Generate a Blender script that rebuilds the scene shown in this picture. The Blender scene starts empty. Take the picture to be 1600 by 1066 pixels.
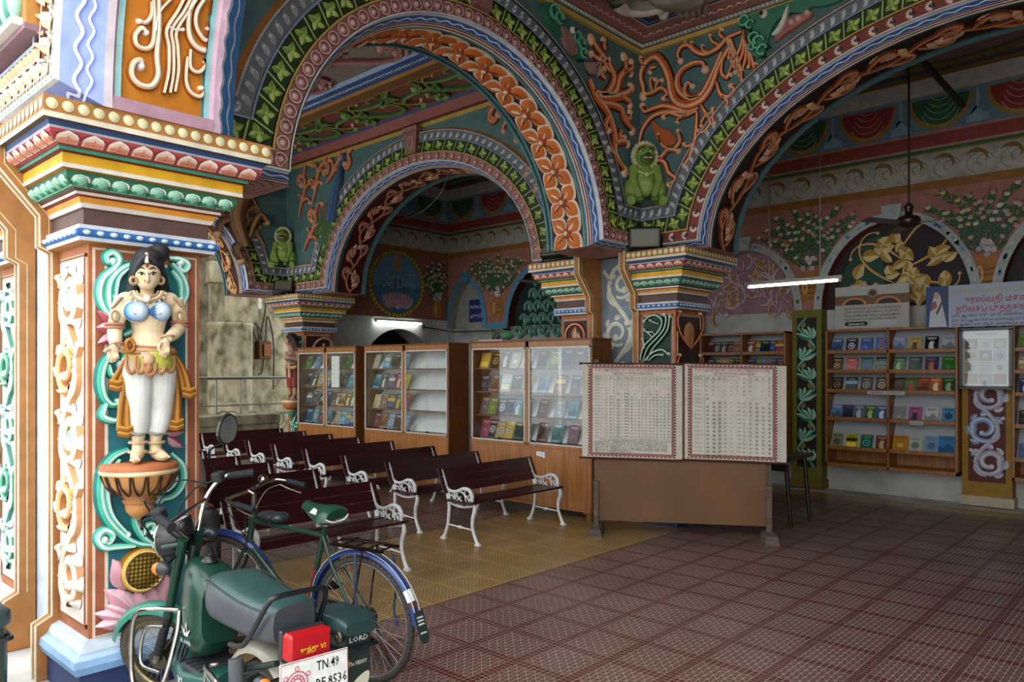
import bpy, bmesh, math, random
from mathutils import Vector, Matrix
EXPOSURE, SKY, SUN = 1.62, 1.2, 0.35
pi = math.pi
RN = random.Random(11)
scene = bpy.context.scene
COL = scene.collection
# ---------------------------------------------------------------- camera, sky, exposure
CF, CHY, CYAW, CH = 1188.5, 577.0, math.radians(42.52), 1.7
cam_d = bpy.data.cameras.new('camera'); cam = bpy.data.objects.new('camera', cam_d); COL.objects.link(cam)
cam_d.sensor_width = 36; cam_d.lens = 36 * CF / 1600; cam_d.shift_y = (CHY - 533) / 1600
cam_d.clip_start = 0.05; cam_d.clip_end = 200
cam.location = (0, 0, CH); cam.rotation_euler = (pi / 2, 0, CYAW)
scene.camera = cam
scene.view_settings.view_transform = 'Standard'; scene.view_settings.look = 'None'
scene.view_settings.gamma = 1; scene.view_settings.use_curve_mapping = False
scene.view_settings.exposure = EXPOSURE
world = bpy.data.worlds.new('sky'); scene.world = world; world.use_nodes = True
wn = world.node_tree; bg = wn.nodes['Background']
bg.inputs[0].default_value = (0.93, 0.97, 1.0, 1); bg.inputs[1].default_value = SKY
sd = bpy.data.lights.new('sun', 'SUN'); sd.energy = SUN; sd.angle = math.radians(40); sd.color = (1, .96, .9)
so = bpy.data.objects.new('sun', sd); COL.objects.link(so); so.rotation_euler = (math.radians(42), math.radians(14), math.radians(14))
# ---------------------------------------------------------------- pixel helpers (1600 x 1066 frame)
_s, _c = math.sin(CYAW), math.cos(CYAW)
def ray(px, py):
    a = (px - 800) / CF
    return (-_s + _c * a, _c + _s * a, (CHY - py) / CF)
def onX(px, py, X):
    r = ray(px, py); t = X / r[0]; return (X, r[1] * t, CH + r[2] * t)
def onY(px, py, Y):
    r = ray(px, py); t = Y / r[1]; return (r[0] * t, Y, CH + r[2] * t)
def onZ(px, py, z=0.0):
    r = ray(px, py); t = (z - CH) / r[2]; return (r[0] * t, r[1] * t, z)
def toscreen(X, Y, Z):
    d = -_s * X + _c * Y; l = _c * X + _s * Y
    return (800 + CF * l / d, CHY - CF * (Z - CH) / d, d)
# ---------------------------------------------------------------- materials
def C(h):
    h = h.lstrip('#'); o = []
    for i in (0, 2, 4):
        v = int(h[i:i + 2], 16) / 255
        o.append(v / 12.92 if v < .04045 else ((v + .055) / 1.055) ** 2.4)
    return (o[0], o[1], o[2], 1)
MATS = {}
def paint(name, rough=.6, metal=0., dirt=.22, scale=9., bump=.15, spec=.4, trans=0):
    m = bpy.data.materials.new(name); m.use_nodes = True; t = m.node_tree; n = t.nodes; L = t.links
    b = n['Principled BSDF']; b.inputs['Roughness'].default_value = rough; b.inputs['Metallic'].default_value = metal
    b.inputs['Specular IOR Level'].default_value = spec
    at = n.new('ShaderNodeAttribute'); at.attribute_name = 'Col'
    tc = n.new('ShaderNodeNewGeometry')
    nz = n.new('ShaderNodeTexNoise'); nz.inputs['Scale'].default_value = scale; nz.inputs['Detail'].default_value = 5
    L.new(tc.outputs['Position'], nz.inputs['Vector'])
    mr = n.new('ShaderNodeMapRange'); mr.inputs['From Min'].default_value = .3; mr.inputs['From Max'].default_value = .7
    mr.inputs['To Min'].default_value = 1 - dirt; mr.inputs['To Max'].default_value = 1.0 + dirt * .3
    L.new(nz.outputs['Fac'], mr.inputs['Value'])
    mx = n.new('ShaderNodeMix'); mx.data_type = 'RGBA'; mx.blend_type = 'MULTIPLY'; mx.inputs['Factor'].default_value = 1
    L.new(at.outputs['Color'], mx.inputs[6]); L.new(mr.outputs['Result'], mx.inputs[7])
    L.new(mx.outputs[2], b.inputs['Base Color'])
    if bump:
        bp = n.new('ShaderNodeBump'); bp.inputs['Strength'].default_value = bump; bp.inputs['Distance'].default_value = .01
        n2 = n.new('ShaderNodeTexNoise'); n2.inputs['Scale'].default_value = 60; L.new(tc.outputs['Position'], n2.inputs['Vector'])
        L.new(n2.outputs['Fac'], bp.inputs['Height']); L.new(bp.outputs['Normal'], b.inputs['Normal'])
    MATS[name] = m; return m
paint('stucco', .62); paint('gloss', .28, bump=.03, dirt=.12, spec=.5); paint('metal', .32, .9, .25, 25, .05)
paint('chrome', .18, 1., .25, 40, .03); paint('matte', .85, dirt=.12); paint('rubber', .8, dirt=.3, scale=30)
paint('enamel', .3, 0, .18, 30, .03, .5); paint('print', .5, 0, .06, 5, 0); paint('cover', .25, 0, .1, 30, 0, .5)
paint('vinyl', .38, 0, .2, 14, .1, .5)
def simple(name, col, rough=.5, metal=0, emit=0):
    m = bpy.data.materials.new(name); m.use_nodes = True; b = m.node_tree.nodes['Principled BSDF']
    b.inputs['Base Color'].default_value = C(col); b.inputs['Roughness'].default_value = rough; b.inputs['Metallic'].default_value = metal
    if emit:
        b.inputs['Emission Color'].default_value = C(col); b.inputs['Emission Strength'].default_value = emit
    MATS[name] = m; return m
def nodes_mat(name, rough=.5):
    m = bpy.data.materials.new(name); m.use_nodes = True; MATS[name] = m
    t = m.node_tree; b = t.nodes['Principled BSDF']; b.inputs['Roughness'].default_value = rough
    return m, t.nodes, t.links, b
def math_n(n, L, op, a, b=None):
    k = n.new('ShaderNodeMath'); k.operation = op
    for i, x in enumerate((a, b)):
        if x is None: continue
        if isinstance(x, (int, float)): k.inputs[i].default_value = x
        else: L.new(x, k.inputs[i])
    return k.outputs[0]
def ramp_n(n, L, fac, stops):
    r = n.new('ShaderNodeValToRGB'); cr_ = r.color_ramp
    while len(cr_.elements) < len(stops): cr_.elements.new(.5)
    for e, (p, c) in zip(cr_.elements, stops): e.position = p; e.color = C(c)
    L.new(fac, r.inputs[0]); return r.outputs[0]
def mixc(n, L, fac, a, b, mode='MIX'):
    x = n.new('ShaderNodeMix'); x.data_type = 'RGBA'; x.blend_type = mode
    for i, v in ((0, fac), (6, a), (7, b)):
        if isinstance(v, (int, float)): x.inputs[i].default_value = v
        elif isinstance(v, tuple): x.inputs[i].default_value = v
        else: L.new(v, x.inputs[i])
    return x.outputs[2]
def m_tile(name, base, base2, line, diag):
    m, n, L, b = nodes_mat(name, .42)
    g = n.new('ShaderNodeNewGeometry'); sp = n.new('ShaderNodeSeparateXYZ'); L.new(g.outputs['Position'], sp.inputs[0])
    M = lambda op, a, c=None: math_n(n, L, op, a, c)
    mod = .385; cell = mod / 11
    x = M('ADD', sp.outputs[0], 4.13 + 40 * mod); y = M('ADD', sp.outputs[1], 40 * mod - 3.66)
    lx, ly = M('MODULO', x, mod), M('MODULO', y, mod)
    def edge(q): return M('MINIMUM', q, M('SUBTRACT', mod, q))
    border = M('LESS_THAN', M('MINIMUM', edge(lx), edge(ly)), cell)
    def lines(q, p, w):
        k = M('MODULO', q, p); return M('LESS_THAN', M('MINIMUM', k, M('SUBTRACT', p, k)), w)
    gl = M('MAXIMUM', lines(x, cell, .0017), lines(y, cell, .0017))
    if diag == 'star':
        d1 = lines(M('ADD', x, y), cell * 2, .0022); d2 = lines(M('ADD', M('SUBTRACT', x, y), 40 * mod), cell * 2, .0022)
        inner = M('MAXIMUM', M('MAXIMUM', d1, d2), lines(x, cell * 1.0, .002))
        w = 1.0
    else:
        inner = M('MAXIMUM', lines(M('ADD', x, y), cell * 1.15, .005), lines(M('ADD', M('SUBTRACT', x, y), 40 * mod), cell * 2.3, .004))
        w = .75
    nb = M('SUBTRACT', 1.0, border)
    mask = M('MAXIMUM', M('MULTIPLY', inner, nb), M('MULTIPLY', gl, border if diag == 'star' else 0.0))
    nz = n.new('ShaderNodeTexNoise'); nz.inputs['Scale'].default_value = 1.1; nz.inputs['Detail'].default_value = 6
    L.new(g.outputs['Position'], nz.inputs['Vector'])
    base_c = mixc(n, L, border, C(base), C(base2))
    c1 = mixc(n, L, M('MULTIPLY', mask, w), base_c, C(line))
    dirt = ramp_n(n, L, nz.outputs['Fac'], [(.3, '#b4aca6'), (.7, '#ffffff')])
    L.new(mixc(n, L, .55, c1, dirt, 'MULTIPLY'), b.inputs['Base Color'])
    bp = n.new('ShaderNodeBump'); bp.inputs['Strength'].default_value = .25; bp.inputs['Distance'].default_value = .003; bp.invert = True
    L.new(mask, bp.inputs['Height']); L.new(bp.outputs['Normal'], b.inputs['Normal'])
    L.new(ramp_n(n, L, nz.outputs['Fac'], [(.25, '#b0b0b0'), (.75, '#8a8a8a')]), b.inputs['Roughness'])
m_tile('red_tile', '#67463f', '#5a2622', '#b8aa9e', 'star')
m_tile('yellow_tile', '#ae8f5c', '#aa8a55', '#5a4429', 'herring')
def m_noise(name, stops, scale=3, rough=.8, stretch=(1, 1, 1), bump=.2, detail=8, dist=0):
    m, n, L, b = nodes_mat(name, rough)
    g = n.new('ShaderNodeNewGeometry'); mp = n.new('ShaderNodeMapping'); mp.inputs['Scale'].default_value = stretch
    L.new(g.outputs['Position'], mp.inputs[0])
    nz = n.new('ShaderNodeTexNoise'); nz.inputs['Scale'].default_value = scale; nz.inputs['Detail'].default_value = detail
    nz.inputs['Distortion'].default_value = dist
    L.new(mp.outputs[0], nz.inputs['Vector'])
    L.new(ramp_n(n, L, nz.outputs['Fac'], stops), b.inputs['Base Color'])
    if bump:
        bp = n.new('ShaderNodeBump'); bp.inputs['Strength'].default_value = bump; bp.inputs['Distance'].default_value = .02
        L.new(nz.outputs['Fac'], bp.inputs['Height']); L.new(bp.outputs['Normal'], b.inputs['Normal'])
    return m
m_noise('concrete', [(.3, '#8f8b84'), (.5, '#b9b5ad'), (.7, '#d2cec6')], 2.5)
m_noise('weathered', [(.28, '#474232'), (.4, '#6a634d'), (.5, '#837b63'), (.6, '#928a71'), (.75, '#a59d86')], 4.5, .9, (1, 1, .7), .6, 15, .3)
m_noise('wood', [(.3, '#7a4a22'), (.5, '#96602f'), (.7, '#a8703c')], 6, .42, (9, 9, .35), .05)
m_noise('darkwood', [(.3, '#5d3316'), (.7, '#7d4a22')], 5, .45, (8, 8, .5), .05)
m_noise('hardboard', [(.35, '#5e3d1e'), (.65, '#6f4a26')], 1.5, .6, (1, 1, 1), .05)
m_noise('plaster', [(.3, '#8d8d86'), (.5, '#b2b2aa'), (.7, '#c6c6be')], 1.8, .85, (1, 1, 1), .15)
m_noise('rough_wood', [(.3, '#453a32'), (.7, '#6a5c50')], 8, .85, (1, 1, 8), .3)
m_noise('bench_paint', [(.3, '#2c0910'), (.7, '#3d1018')], 7, .33, (1, 1, 1), .08)
g = bpy.data.materials.new('glass'); g.use_nodes = True; MATS['glass'] = g
_n, _L = g.node_tree.nodes, g.node_tree.links
_n.remove(_n['Principled BSDF'])
_t = _n.new('ShaderNodeBsdfTransparent'); _t.inputs[0].default_value = (.96, .98, .975, 1)
_g = _n.new('ShaderNodeBsdfGlossy'); _g.inputs['Roughness'].default_value = .02
_f = _n.new('ShaderNodeLayerWeight'); _f.inputs[0].default_value = .5; _p = math_n(_n, _L, 'POWER', _f.outputs['Facing'], 4.0); _q = math_n(_n, _L, 'ADD', math_n(_n, _L, 'MULTIPLY', _p, .75), .05); _m = _n.new('ShaderNodeMixShader')
_L.new(_q, _m.inputs[0]); _L.new(_t.outputs[0], _m.inputs[1]); _L.new(_g.outputs[0], _m.inputs[2])
_L.new(_m.outputs[0], _n['Material Output'].inputs[0])
simple('tube_light', '#f4fbff', .5, 0, 7); simple('mirror', '#dfe3e6', .03, 1)
# ---------------------------------------------------------------- mesh builder
class MB:
    def __init__(s, xf=None): s.v = []; s.f = []; s.c = []; s.sm = []; s.xf = xf
    def add(s, vs, fs, col, sm=False):
        o = len(s.v); xf = s.xf
        if xf is None: s.v += [tuple(p) for p in vs]
        elif isinstance(xf, Matrix): s.v += [tuple(xf @ Vector(p)) for p in vs]
        else: s.v += [tuple(xf(*p)) for p in vs]
        many = isinstance(col, list)
        for i, f in enumerate(fs):
            s.f.append(tuple(o + k for k in f)); s.c.append(col[i] if many else col); s.sm.append(sm)
        return s
    def box(s, lo, hi, col):
        x0, y0, z0 = lo; x1, y1, z1 = hi
        return s.add([(x0, y0, z0), (x1, y0, z0), (x1, y1, z0), (x0, y1, z0), (x0, y0, z1), (x1, y0, z1), (x1, y1, z1), (x0, y1, z1)],
              [(0, 3, 2, 1), (4, 5, 6, 7), (0, 1, 5, 4), (1, 2, 6, 5), (2, 3, 7, 6), (3, 0, 4, 7)], col)
    def bbox(s, lo, hi, col, b=.004):   # box with chamfered edges
        (x0, y0, z0), (x1, y1, z1) = lo, hi
        vs = []; ix = {}
        for a in (0, 1):
            for c in (0, 1):
                for e in (0, 1):
                    P = (x1 if a else x0, y1 if c else y0, z1 if e else z0); I = (-b if a else b, -b if c else b, -b if e else b)
                    for k in range(3):
                        q = list(P)
                        for j in range(3):
                            if j != k: q[j] += I[j]
                        ix[(a, c, e, k)] = len(vs); vs.append(tuple(q))
        f = []
        for a in (0, 1):
            f.append([ix[(a, c, e, 0)] for c, e in ((0, 0), (1, 0), (1, 1), (0, 1))])
            f.append([ix[(c, a, e, 1)] for c, e in ((0, 0), (1, 0), (1, 1), (0, 1))])
            f.append([ix[(c, e, a, 2)] for c, e in ((0, 0), (1, 0), (1, 1), (0, 1))])
        for p in (0, 1):
            for q in (0, 1):
                f.append([ix[(0, p, q, 1)], ix[(1, p, q, 1)], ix[(1, p, q, 2)], ix[(0, p, q, 2)]])
                f.append([ix[(p, 0, q, 0)], ix[(p, 1, q, 0)], ix[(p, 1, q, 2)], ix[(p, 0, q, 2)]])
                f.append([ix[(p, q, 0, 0)], ix[(p, q, 1, 0)], ix[(p, q, 1, 1)], ix[(p, q, 0, 1)]])
        for a in (0, 1):
            for c in (0, 1):
                for e in (0, 1): f.append([ix[(a, c, e, k)] for k in range(3)])
        return s.add(vs, f, col)
    def bar(s, a, b, w, h, col, up=(0, 0, 1)):    # straight bar w x h from a to b
        a, b = Vector(a), Vector(b); d = (b - a).normalized(); r = d.cross(Vector(up))
        if r.length < 1e-4: r = Vector((1, 0, 0))
        r.normalize(); u = r.cross(d); vs = []
        for p in (a, b):
            for i, j in ((-1, -1), (1, -1), (1, 1), (-1, 1)): vs.append(p + r * (i * w / 2) + u * (j * h / 2))
        return s.add(vs, [(0, 1, 2, 3), (7, 6, 5, 4), (0, 4, 5, 1), (1, 5, 6, 2), (2, 6, 7, 3), (3, 7, 4, 0)], col)
    def tube(s, pts, r, col, n=8, closed=False, caps=True, sq=None):
        P = [Vector(p) for p in pts]; m = len(P)
        if not isinstance(r, (list, tuple)): r = [r] * m
        elif len(r) != m: r = [lerp_list(r, i / (m - 1)) for i in range(m)]
        T = []
        for i in range(m):
            a = P[(i - 1) % m] if (closed or i) else P[i]; b = P[(i + 1) % m] if (closed or i < m - 1) else P[i]
            d = b - a; T.append(d.normalized() if d.length > 1e-9 else Vector((0, 0, 1)))
        t = T[0]; nrm = t.orthogonal().normalized()
        if sq is not None: nrm = (Vector(sq) - t * t.dot(Vector(sq))).normalized()
        vs = []; ns = []
        for i in range(m):
            nrm = nrm - T[i] * nrm.dot(T[i])
            if nrm.length < 1e-6: nrm = T[i].orthogonal()
            nrm.normalize(); bn = T[i].cross(nrm)
            for k in range(n):
                a = 2 * pi * (k + (.5 if sq is not None else 0)) / n; vs.append(P[i] + (nrm * math.cos(a) + bn * math.sin(a)) * r[i])
        fs = []
        for i in range(m if closed else m - 1):
            j = (i + 1) % m
            for k in range(n): fs.append((i * n + k, i * n + (k + 1) % n, j * n + (k + 1) % n, j * n + k))
        cl = col
        if isinstance(col, list): cl = [col[min(len(col) - 1, int(i * len(col) / max(1, (m if closed else m - 1))))] for i in range(m if closed else m - 1) for k in range(n)]
        s.add(vs, fs, cl, sq is None)
        if caps and not closed:
            c0 = col[0] if isinstance(col, list) else col; c1 = col[-1] if isinstance(col, list) else col
            s.add(vs[:n], [tuple(range(n))[::-1]], c0); s.add(vs[-n:], [tuple(range(n))], c1)
        return s
    def lathe(s, prof, col, n=24, M=None, a0=0, a1=2 * pi):
        M = M or Matrix(); vs = []; full = abs(a1 - a0 - 2 * pi) < 1e-6; k = n if full else n + 1
        for r, z in prof:
            for i in range(k):
                a = a0 + (a1 - a0) * i / n; vs.append(M @ Vector((r * math.cos(a), r * math.sin(a), z)))
        fs = []; cs = []
        for j in range(len(prof) - 1):
            for i in range(n):
                i2 = (i + 1) % k; fs.append((j * k + i, j * k + i2, (j + 1) * k + i2, (j + 1) * k + i))
                cs.append(col[j % len(col)] if isinstance(col, list) else col)
        return s.add(vs, fs, cs, True)
    def ell(s, c, r, col, nu=12, nv=8, M=None):
        vs = []; fs = []; M = M or Matrix()
        if not isinstance(r, (list, tuple)): r = (r, r, r)
        c = Vector(c)
        for j in range(nv + 1):
            t = pi * j / nv
            for i in range(nu):
                a = 2 * pi * i / nu; vs.append(c + M @ Vector((r[0] * math.sin(t) * math.cos(a), r[1] * math.sin(t) * math.sin(a), r[2] * math.cos(t))))
        for j in range(nv):
            for i in range(nu): fs.append((j * nu + i, (j + 1) * nu + i, (j + 1) * nu + (i + 1) % nu, j * nu + (i + 1) % nu))
        return s.add(vs, fs, col, True)
    # --- relief helpers: work in (u, v, h) and need self.xf as the surface map
    def ribbon(s, pts, w, h, cols, cap=True, h0=0.):
        m = len(pts)
        if m < 2: return s
        W = [w] * m if not isinstance(w, (list, tuple)) else [lerp_list(w, i / (m - 1)) for i in range(m)]
        e, b, hi = cols; offs = (-1, -.7, -.1, .45, .75, 1); hs = (0, .8, 1, 1, .7, 0); vs = []
        for i in range(m):
            a = pts[max(0, i - 1)]; d = pts[min(m - 1, i + 1)]
            tx, ty = d[0] - a[0], d[1] - a[1]; l = math.hypot(tx, ty) or 1; nx, ny = -ty / l, tx / l
            for o, q in zip(offs, hs): vs.append((pts[i][0] + nx * o * W[i], pts[i][1] + ny * o * W[i], h0 + h * q * min(1, W[i] / (max(W) * .5 + 1e-6))))
        fs = []; cs = []
        for i in range(m - 1):
            for k in range(5): fs.append((i * 6 + k, i * 6 + k + 1, i * 6 + 7 + k, i * 6 + 6 + k)); cs.append((e, b, hi, b, e)[k])
        return s.add(vs, fs, cs, True)
    def strip(s, pts, w, h, col):      # thin flat painted line
        return s.ribbon_flat(pts, w, h, col)
    def ribbon_flat(s, pts, w, h, col):
        m = len(pts); vs = []
        W = [w] * m if not isinstance(w, (list, tuple)) else [lerp_list(w, i / (m - 1)) for i in range(m)]
        for i in range(m):
            a = pts[max(0, i - 1)]; d = pts[min(m - 1, i + 1)]
            tx, ty = d[0] - a[0], d[1] - a[1]; l = math.hypot(tx, ty) or 1
            for o in (-1, 1): vs.append((pts[i][0] - ty / l * o * W[i], pts[i][1] + tx / l * o * W[i], h))
        return s.add(vs, [(2 * i, 2 * i + 1, 2 * i + 3, 2 * i + 2) for i in range(m - 1)], col)
    def dome(s, c, r, h, col, n=10, h0=0., ring=None):
        rx, ry = r if isinstance(r, (list, tuple)) else (r, r); vs = [(c[0], c[1], h0 + h)]; fs = []; cs = []
        for j, (q, z) in enumerate(((.55, .85), (.85, .5), (1, 0))):
            for i in range(n):
                a = 2 * pi * i / n; vs.append((c[0] + rx * q * math.cos(a), c[1] + ry * q * math.sin(a), h0 + h * z))
        for i in range(n):
            k = (i + 1) % n; fs.append((0, 1 + i, 1 + k)); cs.append(col)
            for j in range(2): fs.append((1 + j * n + i, 1 + (j + 1) * n + i, 1 + (j + 1) * n + k, 1 + j * n + k)); cs.append(ring if ring and j == 1 else col)
        return s.add(vs, fs, cs, True)
    def leaf(s, p, ang, L, W, h, cols, n=5, bend=0., h0=0., tipw=0.):
        a, b = cols; vs = []; fs = []; cs = []; x, y = p; th = ang
        for i in range(n + 1):
            t = i / n; w = W * math.sin(pi * min(1, t ** .8 * .97 + .03)) + tipw * t; nx, ny = -math.sin(th), math.cos(th)
            vs += [(x + nx * w, y + ny * w, h0 + h * .15), (x, y, h0 + h * (1 if 0 < i < n else .4)), (x - nx * w, y - ny * w, h0 + h * .15)]
            x += math.cos(th) * L / n; y += math.sin(th) * L / n; th += bend / n
        for i in range(n):
            o = 3 * i; fs += [(o, o + 1, o + 4, o + 3), (o + 1, o + 2, o + 5, o + 4)]; cs += [a, b]
        return s.add(vs, fs, cs, True)
    def flat(s, pts, h, col):
        return s.add([(p[0], p[1], h) for p in pts], [tuple(range(len(pts)))], col)
    def prism(s, pts, h0, h1, col, side=None):
        m = len(pts); vs = [(p[0], p[1], h0) for p in pts] + [(p[0], p[1], h1) for p in pts]
        s.add(vs, [tuple(range(m, 2 * m)), tuple(range(m))[::-1]], col)
        return s.add(vs, [(i, (i + 1) % m, m + (i + 1) % m, m + i) for i in range(m)], side or col)
    def disk(s, c, r, h, col, n=14):
        rx, ry = r if isinstance(r, (list, tuple)) else (r, r)
        return s.flat([(c[0] + rx * math.cos(2 * pi * i / n), c[1] + ry * math.sin(2 * pi * i / n)) for i in range(n)], h, col)
    def mesh(s, name):
        s.clean()
        me = bpy.data.meshes.new(name); me.from_pydata(s.v, [], s.f)
        ca = me.color_attributes.new('Col', 'FLOAT_COLOR', 'CORNER'); buf = []
        for f, c in zip(s.f, s.c): buf += list(c) * len(f)
        ca.data.foreach_set('color', buf); me.polygons.foreach_set('use_smooth', s.sm); me.update(); return me
    def clean(s):              # drop collapsed faces
        keep = []
        for i, f in enumerate(s.f):
            if len(f) > 4: keep.append(i); continue
            a, b, c = (Vector(s.v[k]) for k in f[:3]); n = (b - a).cross(c - a).length
            if len(f) == 4: n += (c - a).cross(Vector(s.v[f[3]]) - a).length
            if n > 2e-9: keep.append(i)
        if len(keep) < len(s.f): s.f = [s.f[i] for i in keep]; s.c = [s.c[i] for i in keep]; s.sm = [s.sm[i] for i in keep]
    def build(s, name, mat='stucco', parent=None, world=True):
        o = bpy.data.objects.new(name, s.mesh(name)); COL.objects.link(o)
        o.data.materials.append(MATS[mat]); adopt(o, parent, world); return o
PM = {}
def adopt(o, parent, world=True):
    if parent is None: return
    o.parent = parent
    if world: o.matrix_parent_inverse = full_m(parent).inverted()
def full_m(o):
    m = o.matrix_basis
    if o.parent: m = full_m(o.parent) @ o.matrix_parent_inverse @ m
    return m
def tag(o, label=None, cat=None, group=None, kind=None):
    for k, v in (('label', label), ('category', cat), ('group', group), ('kind', kind)):
        if v: o[k] = v
    return o
def thing(name, label, cat, loc=(0, 0, 0), rz=0, group=None, kind=None):
    o = bpy.data.objects.new(name, None); COL.objects.link(o); o.location = loc; o.rotation_euler = (0, 0, rz); o.empty_display_size = .1
    o.matrix_basis = Matrix.Translation(loc) @ Matrix.Rotation(rz, 4, 'Z')
    return tag(o, label, cat, group, kind)
def copy_tree(o, parent=None):
    c = o.copy(); COL.objects.link(c); c.parent = parent
    for ch in o.children: copy_tree(ch, c)
    return c
def inst(src, parent, M, name=None):        # another piece sharing mesh data
    o = src.copy(); COL.objects.link(o)
    if name: o.name = name
    o.parent = parent; o.matrix_parent_inverse = Matrix(); o.matrix_basis = M; return o
def lerp_list(l, t):
    if len(l) == 1: return l[0]
    x = t * (len(l) - 1); i = min(len(l) - 2, int(x)); return l[i] + (l[i + 1] - l[i]) * (x - i)
def cr(P, n=6, closed=False):        # Catmull-Rom
    P = [Vector(p) for p in P]; m = len(P); out = []
    if m < 3: return [tuple(p) for p in P]
    for i in range(m if closed else m - 1):
        a = P[(i - 1) % m] if (closed or i) else P[0] * 2 - P[1]; b = P[i]; c = P[(i + 1) % m]
        d = P[(i + 2) % m] if (closed or i < m - 2) else P[-1] * 2 - P[-2]
        for k in range(n):
            t = k / n; out.append(tuple(.5 * ((2 * b) + (c - a) * t + (2 * a - 5 * b + 4 * c - d) * t * t + (3 * b - a - 3 * c + d) * t ** 3)))
    if not closed: out.append(tuple(P[-1]))
    return out
def arc(c, r, a0, a1, n=12):
    rx, ry = r if isinstance(r, (list, tuple)) else (r, r)
    return [(c[0] + rx * math.cos(a0 + (a1 - a0) * i / n), c[1] + ry * math.sin(a0 + (a1 - a0) * i / n)) for i in range(n + 1)]
def spiral(p, ang, L, k0, k1, n=16, pw=1.6):     # curve whose curvature runs from k0 to k1
    x, y = p; th = ang; out = [(x, y)]
    for i in range(n):
        k = k0 + (k1 - k0) * ((i + .5) / n) ** pw; th += k * L / n / 2; x += math.cos(th) * L / n; y += math.sin(th) * L / n; th += k * L / n / 2; out.append((x, y))
    return out
def mapX(X): return lambda u, v, h: (X + h, u, v)      # surface facing +X, u = Y
def mapY(Y): return lambda u, v, h: (u, Y - h, v)      # surface facing -Y, u = X
def mapD(Z): return lambda u, v, h: (u, v, Z - h)      # ceiling
def hexs(*a): return tuple(C(x) for x in a)
ORNG = hexs('#3f1a10', '#c85c1c', '#e6b58f'); WHT = hexs('#8d8b84', '#d8d6cc', '#efeee6'); GRN = hexs('#123d2c', '#2f8a62', '#9ed4b6')
LIME = hexs('#2c3d14', '#6d8f35', '#a9bb62'); GREY = hexs('#4a4f58', '#8a8d92', '#b9bbbd'); PINK = hexs('#6d3f3c', '#b07d76', '#d0aaa2')
BLU = hexs('#1c3a66', '#3f78b5', '#a9c6e0'); GOLD = hexs('#5f4415', '#b98a32', '#d9b869'); TEAL = C('#4f7070'); MAR = C('#6a2a26'); CREAM = C('#d9cfb4')
DARK = C('#2a1814'); WHITE = C('#dcdad2')
# ================================================================ ARCHITECTURE
ZS = 2.976
# ---- capitals: (e, z, colour of the strip down to the next point)
CAPP = [(.0, 2.976, '#8d6a3a'), (.287, 2.976, '#a9743a'), (.287, 2.9, '#d8cfb8'), (.287, 2.874, '#5c4a30'), (.262, 2.872, '#2c4670'), (.256, 2.848, '#b8b4c0'), (.25, 2.838, '#a8413f'),
        (.252, 2.82, '#a8413f'), (.232, 2.792, '#a8413f'), (.2, 2.778, '#6d2a22'), (.196, 2.774, '#3f8f72'), (.196, 2.757, '#5d1f1a'), (.174, 2.75, '#dba51c'), (.174, 2.702, '#ddd8ca'), (.174, 2.68, '#9a6a24'),
        (.15, 2.674, '#2c6a4c'), (.15, 2.662, '#2c6a4c'), (.15, 2.64, '#2c6a4c'), (.13, 2.612, '#2c6a4c'), (.1, 2.6, '#6d2a22'), (.087, 2.592, '#dcd0c4'), (.087, 2.577, '#7d2f24'), (.066, 2.57, '#d98f2c'), (.058, 2.542, '#dcd0c4'),
        (.048, 2.52, '#5d443c'), (.036, 2.513, '#5d443c'), (.036, 2.436, '#c9ccd4'), (.066, 2.432, '#c9ccd4'), (.066, 2.412, '#2d66a6'), (.08, 2.402, '#2d66a6'), (.08, 2.382, '#2d66a6'), (.066, 2.37, '#c9ccd4'), (.062, 2.352, '#a8743c'), (.0, 2.345, '#a8743c')]
BASP = [(.0, .31, '#b8c4d0'), (.04, .295, '#c4d0d8'), (.056, .262, '#9fb8cc'), (.066, .25, '#a8c4de'), (.094, .235, '#8fb4d8'), (.1, .2, '#7ba6d0'), (.085, .16, '#24345e'), (.06, .155, '#24345e'), (.06, .0, '#24345e')]
def cap_at(z):
    for (e0, z0, _), (e1, z1, _2) in zip(CAPP[1:], CAPP[2:]):
        if z0 >= z >= z1: return e0 + (e1 - e0) * ((z0 - z) / max(1e-6, z0 - z1))
    return 0
def capital_face(side, Xf, Xi, Y0, Y1, sg):
    """surface maps (s along the face, z, h) of a pilaster capital; sg=+1 outer face towards +X"""
    if side == 'X': return lambda s_, z, h: (Xf + sg * (cap_at(z) + h), s_, z)
    return lambda s_, z, h: (s_, Y0 - cap_at(z) - h, z)
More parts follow.
